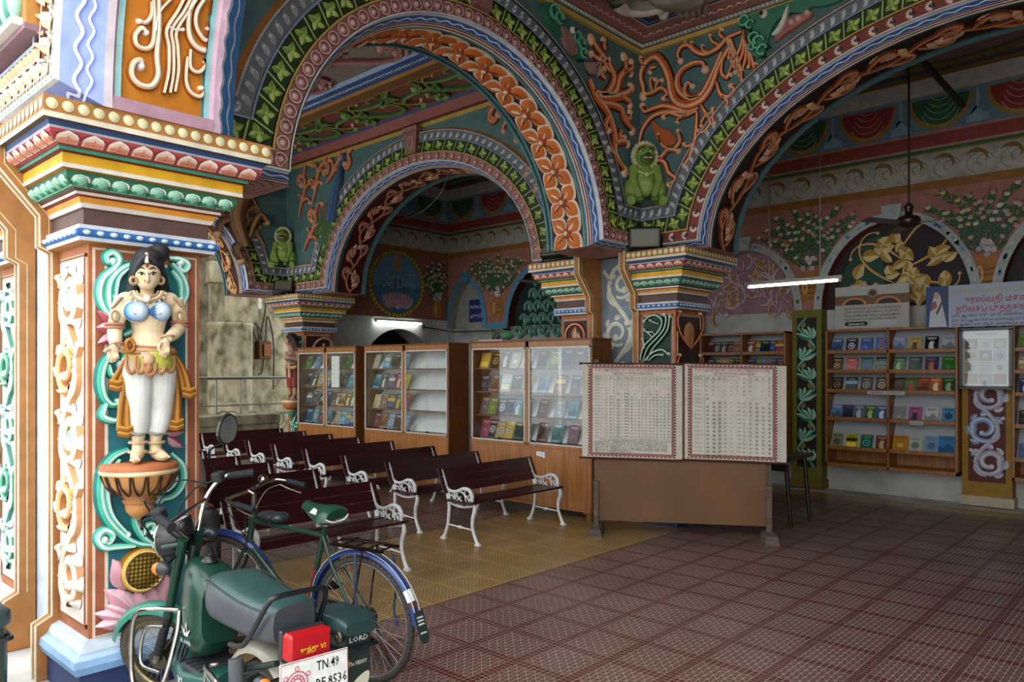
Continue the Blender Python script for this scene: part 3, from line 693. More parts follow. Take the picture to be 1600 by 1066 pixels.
for w, P in ((.012, [(690, 385), (705, 300), (700, 200), (685, 130), (720, 60), (745, 0)]), (.012, [(715, 385), (725, 300), (718, 200), (705, 130), (745, 60), (770, 0)]), (.012, [(735, 380), (745, 290), (735, 200), (725, 135), (770, 50), (800, -10)]), (.01, [(700, 0), (650, 60), (640, 130)]),
             (.02, [(640, -10), (655, 120), (655, 230), (665, 310), (640, 355), (590, 350), (555, 310), (560, 260), (590, 250), (595, 275)]), (.016, [(620, 0), (635, 100), (635, 180), (610, 205), (570, 190), (560, 150), (585, 120), (605, 140)]), (.014, [(615, 20), (620, 70), (600, 100), (575, 95)]),
             (.02, [(795, -10), (770, 60), (780, 150), (815, 200), (865, 215), (905, 190), (910, 140), (885, 115), (875, 135)]), (.016, [(830, 0), (800, 60), (805, 120), (840, 170), (870, 175)]), (.016, [(875, 20), (880, 70), (910, 90), (940, 70), (945, 20)]), (.014, [(790, 210), (795, 280), (830, 300), (860, 270), (875, 265)]), (.014, [(780, 240), (780, 330), (800, 380), (840, 400), (860, 375), (845, 365)]), (.012, [(690, 115), (720, 130), (750, 130)])):
    Q_ = cr(t5s(P), 5); mb.ribbon(Q_, [w * .8, w, w, w * .9], .035, sc_); mb.dome(Q_[-1], w * 1.1, .042, sc_[2], 8)
for x0 in (1.0, 1.9, 2.8, 3.7, 4.6):
    for w0 in (.40, .44, .48): mb.ribbon([(x0, w0), (x0 + .4, .44 + (w0 - .44) * .6), (x0 + .85, w0)], .012, .03, sc_)
    for sd_ in (-1, 1):
        for dx, k1 in ((.05, 11), (.35, 14), (.6, 12)): Q_ = spiral((x0 + dx, .44 + sd_ * .05), sd_ * .4, .5, 0, -sd_ * k1, 16); mb.ribbon(Q_, .018, .032, sc_)
mb.build('scroll_relief', 'stucco', A5.o)
mb = MB(lambda x, w, h: f(x, .74 + w, h - w))
mb.ribbon_flat(wave(3, .012, .13), .01, .004, C('#dfe8f0')); 
for i in range(len(mb.v)): pass
mb.xf = lambda x, w, h: f(x, .82 + w, -.08 - w + h)
mb.ribbon_flat(wave(3, .012, .16), .008, .004, C('#dfe8f0'))
mb.build('wave_line', 'stucco', A5.o)
fb, Lb = A5.bmap(.075)
mb = MB(lambda x, w, h: (lambda p: (p[0], p[1] + .075 - w, p[2]))(fb(x, w, h))); mb.ribbon_flat(wave(Lb, .012, .15), .0065, .006, C('#c8d2ea')); mb.ribbon_flat([(x, w - .04) for x, w in wave(Lb, .009, .12)], .0045, .006, C('#c8d2ea')); mb.build('wave_line', 'stucco', A5.o)
band_leaves(A5, .27, .052, .12, hexs('#a88a6a', '#d8c4a4', '#efe6d8'), .04, False, 'acanthus')
band_rope(A5, .38, .036, .07, hexs('#8a4a24', '#c9824a', '#e8c8a0'), .04)
band_leaves(A5, .183, .02, .07, hexs('#2f7a5a', '#7fb89a', '#cfe0d0'), .012, False, 'speckle')
A6 = Arch('arch', 'plain street arch of the bench bay beyond the goddess pillar', 'X', 1.41, 1.99, -8.7, 2.45, 2.2, -12.6, -5.5, 5.6, 40).bands(BA)
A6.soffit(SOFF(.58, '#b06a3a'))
# ---------------------------------------------------------------- spandrel relief traced on the planes of the two big arches
def stroke(mb, pts, w, cols, h=.03, bulb=True, n=6):
    P = cr(pts, n); mb.ribbon(P, [w * .6, w, w, w * .85, w * .6], h, cols)
    if bulb: mb.dome(P[-1], w * .95, h * 1.25, cols[2], 9)
mb = MB(A2.mp); t5 = lambda p: tr('Y', 7.16, 860, 0, 5.33, p); t2 = lambda p: tr('Y', 7.16, 820, 0, 2.664, p)
for w, P in ((.045, [(1490, 400), (1400, 560), (1340, 720), (1260, 830), (1150, 880), (1060, 850), (1015, 770), (995, 650), (950, 540), (890, 475), (820, 500), (770, 570), (755, 650), (780, 740), (775, 800)]),
             (.036, [(1430, 440), (1340, 640), (1270, 770), (1190, 820), (1110, 790), (1065, 720), (1070, 640), (1110, 580), (1190, 535), (1270, 530), (1290, 580)]),
             (.025, [(1250, 800), (1170, 815), (1125, 760), (1150, 695), (1185, 720)]), (.025, [(790, 800), (860, 775), (930, 740), (975, 780), (945, 820)]), (.02, [(860, 760), (840, 690), (850, 655), (875, 665)]), (.02, [(880, 750), (900, 690), (930, 670)]),
             (.022, [(800, 560), (770, 520), (755, 485)]), (.022, [(890, 560), (845, 570), (830, 605)]), (.03, [(1600, 265), (1480, 320), (1400, 400), (1300, 450), (1220, 430), (1150, 375), (1090, 400), (1065, 460), (1085, 510)]),
             (.018, [(1420, 380), (1360, 350), (1335, 300)]), (.018, [(1460, 330), (1420, 290), (1430, 250)]), (.018, [(1330, 440), (1280, 425), (1270, 385)]), (.014, [(1150, 380), (1130, 350)]), (.014, [(1190, 395), (1180, 355)]),
             (.02, [(1440, 500), (1430, 610), (1475, 655), (1500, 625)]), (.026, [(1390, 690), (1420, 790), (1490, 810), (1540, 750), (1505, 715)]), (.02, [(1440, 800), (1480, 850), (1470, 890)]),
             (.03, [(1240, 900), (1150, 930), (1050, 900), (950, 880), (860, 905), (790, 930), (765, 880)]), (.026, [(1230, 925), (1110, 965), (1000, 940), (945, 975)]), (.018, [(1150, 960), (1080, 985), (1060, 1020)]),
             (.024, [(1260, 880), (1300, 950), (1350, 980), (1370, 1030)]), (.018, [(1300, 960), (1270, 1010), (1260, 1050)]), (.018, [(1320, 960), (1360, 930), (1355, 905)])):
    mb = MB(A2.mp); stroke(mb, t5(P), w * 1.35, ORNG); mb.build('scroll', 'stucco', A2.o)
for w, P in ((.03, [(690, 470), (600, 465), (535, 485), (495, 535), (478, 600)]), (.026, [(720, 470), (712, 570), (690, 650), (665, 690)]), (.02, [(700, 600), (680, 610), (665, 600)]), (.026, [(515, 665), (570, 655), (600, 625), (640, 630)]),
             (.026, [(520, 670), (580, 675), (600, 720), (630, 745), (600, 770)]), (.02, [(560, 690), (540, 730), (545, 755)]), (.02, [(750, 470), (775, 510), (745, 550), (725, 545)]), (.02, [(760, 490), (790, 480), (785, 460)]), (.02, [(600, 620), (575, 600), (560, 560)]), (.022, [(620, 630), (650, 590), (640, 545)])):
    mb = MB(A2.mp); stroke(mb, t2(P), w * 1.35, ORNG); mb.build('scroll', 'stucco', A2.o)
mb = MB(A2.mp)
mb.prism(cr(t2([(600, 610), (555, 580), (535, 505), (575, 535), (610, 550), (635, 590)]), 4, True), 0, .03, C('#b5602a')); mb.build('leaf_relief', 'stucco', A2.o); mb = MB(A2.mp)
for i in range(6):
    a = [(1470 + i * 8, 330), (1500 + i * 18, 420 + i * 30), (1490 + i * 22, 480 + i * 38)]; stroke(mb, t5(a), .022, ORNG)
for i in range(5):
    a = [(915, 130 + i * 6), (900 + i * 12, 200 + i * 12), (870 + i * 22, 260 + i * 8), (850 + i * 28, 315 - i * 12)]; stroke(mb, t2(a), .025, ORNG)
mb.build('feather_relief', 'stucco', A2.o)
# sea-monster head
mb = MB(A2.mp)
mb.prism(cr(t2([(905, 100), (935, 75), (985, 55), (1040, 40), (1110, 15), (1180, -5), (1300, -30), (1330, 0), (1260, 30), (1200, 35), (1180, 60), (1110, 60), (1060, 90), (1030, 140), (1010, 210), (985, 245), (950, 230), (945, 190), (965, 140), (930, 125)]), 3, True), 0, .05, C('#3f7a62'))
mb.prism(cr(t2([(1050, 180), (1080, 110), (1130, 75), (1190, 60), (1200, 75), (1150, 110), (1090, 150)]), 3, True), 0, .06, C('#a86a62'))
mb.prism(cr(t2([(1040, 155), (1070, 120), (1110, 30), (1095, 110), (1065, 150)]), 3, True), .04, .085, C('#d8d2c4'))
for x, y, r in ((1120, 100, .035), (1150, 85, .04), (1185, 62, .035)): mb.dome(t2([(x, y)])[0], r, .1, C('#cfb0a4'))
mb.dome(t2([(1003, 65)])[0], (.05, .055), .09, C('#d9d2c0')); mb.dome(t2([(1000, 66)])[0], (.03, .034), .11, C('#2a1a14'))
for x, y, r in ((925, 95, .05), (950, 110, .04), (965, 165, .05), (985, 185, .06), (960, 200, .04), (1000, 215, .05)): mb.ribbon(arc(t2([(x, y)])[0], r, 0, 5.2, 12), .018, .085, GRN); mb.dome(t2([(x, y)])[0], r * .5, .08, GRN[1])
mb.build('sea_monster_head', 'stucco', A2.o)
mb = MB(A1.mp); t2 = lambda p: tr('X', -4.64, 820, 0, 2.664, p)
for w, P in ((.05, [(262, 330), (290, 400), (340, 470), (368, 560), (372, 640), (415, 715)]), (.045, [(280, 380), (335, 395), (368, 330), (345, 265), (300, 205), (275, 165)]), (.03, [(340, 260), (300, 245), (275, 225)]), (.03, [(330, 210), (325, 190), (325, 170)]),
             (.03, [(352, 300), (330, 270), (345, 250)]), (.045, [(300, 400), (370, 390), (390, 330), (415, 290), (412, 240)]), (.03, [(405, 300), (440, 290), (440, 260)]), (.025, [(415, 290), (440, 310)]), (.045, [(300, 410), (370, 405), (420, 390), (440, 365)]), (.03, [(390, 400), (430, 425), (435, 440)]),
             (.04, [(320, 430), (390, 450), (410, 500), (445, 545)]), (.03, [(400, 480), (430, 500), (435, 470)]), (.03, [(345, 480), (330, 520), (345, 545)]), (.035, [(370, 600), (400, 590), (425, 600)]), (.03, [(370, 640), (345, 620)]), (.03, [(330, 330), (310, 300), (325, 290)]), (.03, [(395, 540), (390, 570), (410, 575)])):
    mb = MB(A1.mp); stroke(mb, t2(P), w * 1.5, ORNG); mb.build('scroll', 'stucco', A1.o)
mb = MB(A1.mp)
for i in range(6): stroke(mb, t2([(240 + i * 10, 260), (262 + i * 8, 300 - i * 4), (300 + i * 2, 310 - i * 14)]), .03, hexs('#4a3a38', '#8a6a64', '#b59a92'))
mb.build('wing_relief', 'stucco', A1.o)
mb = MB(A1.mp)
mb.prism(cr(t2([(60, 30), (90, 20), (130, 60), (150, 110), (180, 120), (210, 160), (225, 200), (215, 250), (190, 240), (160, 190), (130, 150), (90, 110)]), 3, True), 0, .06, C('#2f6a52'))
mb.prism(cr(t2([(130, 120), (165, 150), (195, 215), (185, 235), (150, 190)]), 3, True), .02, .08, C('#9a7068'))
mb.dome(t2([(178, 135)])[0], (.05, .05), .1, C('#d9d2c0')); mb.dome(t2([(180, 136)])[0], .03, .12, C('#2a1a14'))
for x, y, r in ((195, 165, .06), (212, 190, .06), (220, 230, .05), (100, 60, .07), (120, 85, .06)): mb.ribbon(arc(t2([(x, y)])[0], r, 0, 5.2, 12), .02, .09, GRN)
mb.build('sea_monster_head', 'stucco', A1.o)
def fill_scrolls(A, regions, cols, rnd, r=.3):
    for (u, z, a, sd_) in regions:
        mb = MB(A.mp)
        P = tip_scroll(mb, (u, z), a, r * 4.2, sd_ * .6 / r, -sd_ * 4.2 / r, r * .23, cols, .03, 26)
        for k in (6, 11, 16):
            q = P[k]; d = math.atan2(P[k + 1][1] - q[1], P[k + 1][0] - q[0])
            tip_scroll(mb, q, d + sd_ * .7, r * 1.1, 0, sd_ * 5 / r, r * .17, cols, .03, 12)
            tip_scroll(mb, q, d - sd_ * .5, r * .7, 0, -sd_ * 7 / r, r * .14, cols, .03, 10)
        mb.build('scroll', 'stucco', A.o)
fill_scrolls(A3, [(-11.35, 3.7, 1.2, -1), (-11.5, 4.3, 1.5, -1), (-10.7, 4.75, .4, 1), (-11.1, 4.5, .9, 1), (-5.8, 3.8, 1.9, 1), (-5.5, 4.4, 1.6, 1), (-6.3, 4.75, 2.7, -1), (-6.1, 4.6, 2.2, 1)], hexs('#5a2412', '#b5622f', '#cf9576'), R1, .27)
fill_scrolls(A4, [(6.75, 3.75, 1.9, 1), (6.6, 4.4, 1.8, 1), (2.6, 4.0, 1.2, -1)], hexs('#4a2a12', '#8a5a32', '#b58a5a'), R1, .27)
# peacocks on the bookcase arch, rearing lion on the courtyard arch
for u, sd_ in ((-10.55, 1), (-6.05, -1)):
    mb = MB(A3.mp)
    P = [(u, 4.1), (u + sd_ * .1, 4.45), (u + sd_ * .25, 4.75), (u + sd_ * .3, 5.0), (u + sd_ * .38, 5.08)]
    mb.ribbon(cr(P), [.16, .15, .09, .05, .045], .08, hexs('#14243a', '#22456e', '#3a6a92')); mb.dome((u + sd_ * .4, 5.1), .06, .08, C('#22456e'))
    for k in range(7): mb.leaf((u + sd_ * .02, 4.4), -pi / 2 - sd_ * (.1 + k * .13), .95 - k * .06, .05, .06, hexs('#3a5a2c', '#5d7a3c'), 6, sd_ * -.35)
    for k in range(4): mb.leaf((u + sd_ * .05, 4.45), -pi / 2 - sd_ * (.5 + k * .2), .4, .06, .09, hexs('#6a4a3a', '#9a7a64'), 5)
    mb.build('peacock_relief', 'stucco', A3.o)
mb = MB(A4.mp); br = hexs('#3a2412', '#7a5434', '#a8835c')
mb.ribbon(cr([(6.35, 3.75), (6.2, 4.2), (6.3, 4.6), (6.5, 4.85)]), [.12, .2, .2, .14], .14, br); mb.dome((6.55, 4.9), (.2, .18), .2, br[1], 12)
for k in (.24, .19, .13): mb.ribbon(arc((6.6, 4.9), k, 0, 2 * pi, 18), .03, .2, br)
for P in ([(6.2, 4.2), (5.95, 4.1), (5.9, 3.9)], [(6.3, 4.5), (6.02, 4.55), (5.9, 4.75)], [(6.35, 3.85), (6.2, 3.7), (6.3, 3.5)], [(6.4, 3.9), (6.6, 4.3), (6.75, 4.2)]): stroke(mb, P, .07, br, .12)
mb.build('rearing_lion_relief', 'stucco', A4.o)
# keystone brackets on the arch crowns
for A, u in ((A3, A3.c), (A1, A1.c)):
    mb = MB(A.mp); mb.prism([(u - .1, A.zs + A.b + .2), (u + .1, A.zs + A.b + .2), (u + .13, A.zs + A.b + .55), (u - .13, A.zs + A.b + .55)], 0, .09, C('#8a6058')); mb.prism([(u - .16, A.zs + A.b + .52), (u + .16, A.zs + A.b + .52), (u + .16, A.zs + A.b + .58), (u - .16, A.zs + A.b + .58)], 0, .12, C('#9a7068'))
    mb.ribbon(arc((u, A.zs + A.b + .36), (.06, .09), 0, 2 * pi, 14), .014, .105, PINK); mb.build('keystone', 'stucco', A.o)
# ---- green lion figures squatting in the corners
def lion(label, c, rz, sc):
    o = thing('lion_figure', label, 'figure', c, rz, 'green lion figures in the arch corners')
    G, G2, W = C('#7d9a48'), C('#5a7a34'), C('#c9c69a')
    m = MB(Matrix.Scale(sc, 4)); m.ell((0, .0, .27), (.13, .11, .19), G); m.ell((0, -.05, .2), (.1, .09, .12), C('#94ab5c'))
    for s_ in (-1, 1):
        m.ell((s_ * .15, -.02, .14), (.085, .12, .15), G); m.tube([(s_ * .15, -.06, .2), (s_ * .17, -.1, .04), (s_ * .17, -.15, .02)], [.05, .045, .05], G); m.tube([(s_ * .12, -.04, .4), (s_ * .14, -.1, .24), (s_ * .075, -.14, .05)], [.055, .045, .04], G); m.ell((s_ * .08, -.16, .03), (.05, .06, .03), G2)
    m.build('body', 'stucco', o, False)
    m = MB(Matrix.Scale(sc, 4)); m.ell((0, -.04, .52), (.11, .11, .12), G); m.ell((0, -.13, .47), (.075, .06, .055), G2)
    m.ell((0, -.185, .455), (.045, .02, .02), C('#7a2c24')); m.ell((0, -.19, .5), (.03, .025, .02), C('#3a4a1c')); m.build('head', 'stucco', o, False)
    m = MB(Matrix.Scale(sc, 4))
    for k in range(22):
        a = 2 * pi * k / 22; m.ell((math.cos(a) * .125, -.02, .52 + math.sin(a) * .14), (.032, .05, .032), W, 7, 5)
    m.build('mane', 'stucco', o, False)
    m = MB(Matrix.Scale(sc, 4))
    for s_ in (-1, 1): m.ell((s_ * .05, -.135, .545), (.02, .012, .014), C('#d8d4b0'), 8, 6); m.ell((s_ * .05, -.15, .545), (.01, .008, .01), C('#1a1408'), 6, 5); m.tube([(s_ * .02, -.15, .575), (s_ * .06, -.14, .59), (s_ * .09, -.12, .57)], .008, C('#3a4a1c'), 5)
    for k in range(-2, 3): m.ell((k * .016, -.2, .462), (.007, .006, .01), C('#e8e4d4'), 5, 4)
    m.build('face', 'stucco', o, False)
    m = MB(Matrix.Scale(sc, 4)); m.tube([(math.cos(a) * .1, -.06 - .06 * abs(math.sin(a)), .38 - .07 * math.sin(a)) for a in [pi * i / 8 for i in range(9)]], .012, C('#b9c47a'), 6); m.ell((0, -.13, .3), .025, C('#d0d09a')); m.build('necklace', 'stucco', o, False)
lion('green lion figure squatting above the pillar by the alphabet charts', (-4.5, 7.02, 3.47), pi / 4, 1.)
lion('green lion figure squatting above the red-trousered figure pillar', (-11.79, 7.02, 3.47), pi / 4, 1.)
# ---------------------------------------------------------------- ceilings
def ceil_obj(name, mb, parts=()):
    o = mb.build(name, 'stucco'); o['kind'] = 'structure'; return o
CZ = 5.36
mb = MB(); mb.box((-4.9, 1.5, CZ), (3.4, 7.4, CZ + .3), C('#6d3f38')); ce1 = ceil_obj('ceiling_porch', mb)
prof = [(0, 5.16, '#a88a42'), (.03, 5.17, '#c0a25a'), (.04, 5.21, '#3a2a20'), (.045, 5.22, '#8a9088'), (.075, 5.25, '#4a3430'), (.085, 5.255, '#94625a'), (.25, 5.32, '#d0b8ac'), (.262, 5.325, '#1f2f5a'), (.275, 5.33, '#4a5f94'), (.3, 5.345, '#1f2f5a'), (.32, 5.365, '#000000')]
mb = MB()
for (d0, z0, c), (d1, z1, _) in zip(prof, prof[1:]):
    A = [(-4.64 + d0, 1.97, z0), (-4.64 + d0, 7.16 - d0, z0), (2.0, 7.16 - d0, z0)]; B = [(-4.64 + d1, 1.97, z1), (-4.64 + d1, 7.16 - d1, z1), (2.0, 7.16 - d1, z1)]
    mb.add(A + B, [(0, 1, 4, 3), (1, 2, 5, 4)], C(c))
for i in range(110): mb.ell((-4.64 + .065, 2 + i * .047, 5.235), (.012, .016, .014), C('#c8ccc8'), 6, 4)
for i in range(128): mb.ell((-4.56 + i * .047, 7.16 - .065, 5.235), (.016, .012, .014), C('#c8ccc8'), 6, 4)
za = [(-4.64 + .16 + .02 * (-1) ** i, 2 + i * .05, 5.284) for i in range(100)]; zb = [(-4.5 + i * .05, 7.16 - .16 - .02 * (-1) ** i, 5.284) for i in range(120)]
for z in (za, zb): mb.tube(z, .008, C('#cfc0b4'), 4)
o = mb.build('cornice', 'stucco', ce1)
# swans on the porch ceiling
def swan(mb, c, a, sd_):
    wc = hexs('#6d6058', '#a89a90', '#d0c8be'); ca, sa = math.cos(a), math.sin(a)
    old = mb.xf; mb.xf = lambda u, v, h: old(c[0] + u * ca - v * sa * sd_, c[1] + u * sa + v * ca * sd_, h)
    mb.dome((0, 0), (.3, .2), .12, wc[1], 14); mb.ribbon(cr([(.2, 0), (.34, -.12), (.36, -.3), (.3, -.42), (.36, -.5)]), [.12, .09, .07, .06, .06], .12, hexs('#8a8078', '#cfc8be', '#e0dcd4')); mb.dome((.38, -.5), (.1, .07), .15, C('#d4cec4'), 10); mb.leaf((.45, -.5), .1, .12, .03, .1, hexs('#8a7a6a', '#b0a496'))
    for k in range(8): mb.leaf((.08, .02), 2.0 + k * .17, .55 - k * .02, .07, .16, hexs('#6d6058', '#a0948a'), 5, .4)
    for k in range(5): mb.leaf((-.2, 0), 2.7 + k * .25, .35, .06, .1, (wc[1], wc[2]), 5)
    mb.xf = old
ca = onZ(975, 5, CZ); cb = onZ(1035, 0, CZ)
mb = MB(mapD(CZ)); swan(mb, (-4.13, 6.05), 2.36, 1); mb.build('swan_relief', 'stucco', ce1)
mb = MB(mapD(CZ)); swan(mb, (-3.55, 6.6), -.8, -1); mb.build('swan_relief', 'stucco', ce1)
# bench bay ceiling: painted strips along X
mb = MB(); mb.box((-12.3, 1.5, CZ + .02), (-4.9, 7.4, CZ + .3), C('#8a6a62')); ce2 = ceil_obj('ceiling_bench_bay', mb)
mb = MB(); X0, X1 = -11.93, -5.18
for (y0, z0), (y1, z1), c in (((7.16, 5.16), (7.12, 5.2), '#b0923a'), ((7.12, 5.2), (7.08, 5.22), '#5a2a24'), ((7.08, 5.22), (6.95, 5.3), '#9a5f58'), ((6.95, 5.3), (6.92, 5.33), '#3a4a78'), ((6.92, 5.33), (6.9, 5.35), '#6d3a34'), ((6.9, 5.355), (6.1, 5.355), '#8a4f48'), ((6.1, 5.355), (6.08, 5.24), '#8a5a20'), ((6.08, 5.24), (6.0, 5.22), '#b0752c'), ((6.0, 5.22), (5.92, 5.26), '#5f3f1c'), ((5.92, 5.26), (5.86, 5.27), '#b98438'), ((5.86, 5.27), (5.7, 5.31), '#2c4f86'), ((5.7, 5.31), (5.66, 5.35), '#8fa4c0'), ((5.66, 5.355), (3.6, 5.355), '#8a7f76'), ((3.6, 5.355), (3.56, 5.3), '#3f6a58'), ((3.56, 5.3), (3.4, 5.28), '#5a8a70'), ((3.4, 5.28), (3.2, 5.35), '#b0752c')):
    mb.add([(X0, y0, z0), (X1, y0, z0), (X1, y1, z1), (X0, y1, z1)], [(0, 1, 2, 3)], C(c))
for i in range(130): mb.ell((X0 + i * .052, 5.78, 5.285), (.018, .03, .012), C('#b8c4d4'), 6, 4)
mb.build('cornice', 'stucco', ce2)
for i in range(9):
    mb = MB(mapD(5.355)); x = -11.6 + i * .78; sd_ = 1 if i % 2 else -1
    tip_scroll(mb, (x, 6.5), .2 * sd_, 1.5, sd_ * 1.5, -sd_ * 9, .075, hexs('#24401a', '#4f7a34', '#86a45c'), .04, 24); tip_scroll(mb, (x + .4, 6.5), pi - .3 * sd_, 1.2, sd_ * 1.5, -sd_ * 9, .06, hexs('#24401a', '#4f7a34', '#86a45c'), .04, 20)
    for k in range(4): tip_scroll(mb, (x + .15 * k, 6.5 - sd_ * .05), sd_ * (.5 + k * .5), .6, 0, sd_ * 10, .045, hexs('#24401a', '#4f7a34', '#86a45c'), .04, 12)
    tip_scroll(mb, (x + .3, 6.5), -sd_ * 1.2, .5, 0, sd_ * 11, .03, ORNG, .04, 12); mb.build('scroll', 'stucco', ce2)
for j, y in enumerate((5.2, 4.6, 4.0)):
    for i in range(9):
        mb = MB(mapD(5.355)); x = -11.5 + i * .76 + j * .2; sd_ = 1 if (i + j) % 2 else -1; cc = hexs('#5a2a2c', '#95585a', '#bd8e8a')
        tip_scroll(mb, (x, y), .4 * sd_, 1.3, sd_ * 1.5, -sd_ * 9, .07, cc, .04, 22)
        for k in range(4): tip_scroll(mb, (x + .12 * k, y), -sd_ * (.4 + k * .6), .5, 0, -sd_ * 10, .045, cc, .04, 12)
        mb.build('scroll', 'stucco', ce2)
for x in (-10.2, -8.4):
    mb = MB(mapD(5.355)); wc = hexs('#6a645c', '#a8a094', '#ccc6ba')
    mb.ribbon(cr([(x, 5.0), (x + .25, 5.12), (x + .5, 5.05)]), [.14, .13, .12], .1, wc); mb.dome((x + .62, 5.12), .15, .12, wc[2])
    for dx in (.02, .14, .42, .52): mb.ribbon(cr([(x + dx, 4.95), (x + dx + .08, 4.78), (x + dx + .03, 4.68)]), [.06, .04], .06, wc)
    mb.ribbon(spiral((x - .08, 5.05), 2.6, .6, -2, -9, 14), .03, .05, wc); mb.build('lion_relief', 'stucco', ce2)
# corridor ceiling
mb = MB(); mb.box((-12.0, 7.5, 5.5), (4, 11.2, 5.7), C('#44566a')); ce3 = ceil_obj('ceiling_corridor', mb)
mb = MB(mapD(5.5))
for (x, y) in ((-2.3, 9.2), (-9.2, 9.2)):
    for r, c in ((1.5, '#8a6a2c'), (1.34, '#3a5a4a'), (1.25, '#8a6a64'), (.8, '#6a7a84'), (.45, '#8a5a54')): mb.disk((x, y), (r * 1.25, r), .004 + (1.6 - r) * .004, C(c), 40)
    for k in range(40): a = 2 * pi * k / 40; mb.ribbon_flat([(x + 1.28 * 1.36 * math.cos(a), y + 1.36 * math.sin(a)), (x + 1.25 * 1.46 * math.cos(a), y + 1.46 * math.sin(a))], .012, .012, C('#5a3f18'))
    for k in range(12): a = 2 * pi * k / 12; mb.leaf((x + .5 * math.cos(a), y + .4 * math.sin(a)), a, .6, .14, .02, hexs('#9a6a64', '#b08a84'), 5, 0, .01)
for y, w, c in ((8.0, .06, '#8a6a2c'), (10.4, .06, '#8a6a2c'), (10.6, .03, '#9a9488')): mb.flat([(-11.8, y - w), (3, y - w), (3, y + w), (-11.8, y + w)], .003, C(c))
mb.build('painted_medallion', 'stucco', ce3)
# ---------------------------------------------------------------- walls of the corridor with murals
YW, YR = 10.92, 11.12
NICH = [(-11.29, .49, 3.5, '#4f86a4', '#8a8a80', 'grey'), (-9.25, .86, 3.62, '#4f86a4', '#5a1f14', 'green'), (-7.25, .86, 3.6, '#4f86a4', '#5a1f14', 'green'), (-5.22, .78, 3.5, '#a8a89c', '#8a5a5a', 'pink'), (-3.12, .93, 3.69, '#a8b0ac', '#7a2a18', 'gold'), (-.95, .93, 3.69, '#a8b0ac', '#7a2a18', 'gold'), (1.25, .93, 3.69, '#a8b0ac', '#7a2a18', 'gold')]
NB = 2.55
def wall_bands(mb, u0, u1, lowz):
    for z0, z1, c, h in ((4.03, 4.13, '#8a5a1c', .012), (4.13, 4.49, '#9a948a', .006), (4.49, 4.51, '#8a6a2c', .01), (4.51, 4.55, '#2f5a34', .01), (4.55, 4.58, '#a8886c', .006), (4.58, 4.74, '#8a3a30', .01), (4.74, 4.77, '#a87a6c', .008), (4.77, 5.24, '#5f8094', .002), (5.24, 5.45, '#b8b2ac', .07), (5.45, 5.5, '#7a5a24', .1)):
        mb.prism([(u0, z0), (u1, z0), (u1, z1), (u0, z1)], 0, h, C(c))
    mb.flat([(u0, 4.8), (u1, 4.8), (u1, 5.5), (u0, 5.5)], 0, C('#5f8094'))
def mural_frieze(mb, u0, u1):
    n = int((u1 - u0) / .84)
    for i in range(n):
        x = u0 + (i + .5) * (u1 - u0) / n; c = [C('#2a5a3c'), C('#8a2f26')][i % 2]
        mb.flat(arc((x, 5.2), (.37, .42), pi, 2 * pi, 22), .006, C('#a0762c')); mb.flat(arc((x, 5.2), (.33, .35), pi, 2 * pi, 22), .009, c)
        for k in range(5): mb.ribbon_flat(arc((x, 5.26 - k * .03), (.12 + .03 * k, .1 + k * .055), pi + .5, 2 * pi - .5, 8), .0045, .011, C('#8fa890') if i % 2 == 0 else C('#c88a80'))
        mb.flat([(x + .4, 5.22), (x + .4, 5.0), (x + .56, 4.8), (x + .28, 4.8), (x + .44, 5.0), (x + .44, 5.22)], .005, C('#8fa4b0')); mb.disk((x + .42, 4.86), (.13, .05), .007, C('#7fa0b8'), 12)
    n = int((u1 - u0) / .36)
    for i in range(n):
        x = u0 + (i + .5) * (u1 - u0) / n; mb.flat(arc((x, 4.29), (.2, .165), 0, 2 * pi, 18), .009 + .0007 * (i % 2), C('#aaa49a'))
        mb.ribbon_flat(arc((x - .03, 4.34), (.12, .1), -.6, 2.6, 12), [.004, .022, .03, .004], .012, C('#7a5a24')); mb.ribbon_flat(arc((x + .02, 4.28), (.15, .13), .3, 4.4, 14), .008, .011, C('#8a8478')); mb.ribbon_flat(arc((x + .05, 4.3), (.07, .06), 0, 4.4, 10), .007, .011, C('#7f796e'))
def free(x, z):              # not in front of a niche opening
    for c, a, t, *_ in NICH:
        if abs(x - c) < a + .12 and z < NB + (t - NB + .13) * math.sqrt(max(0, 1 - ((x - c) / (a + .12)) ** 2)): return False
    return True
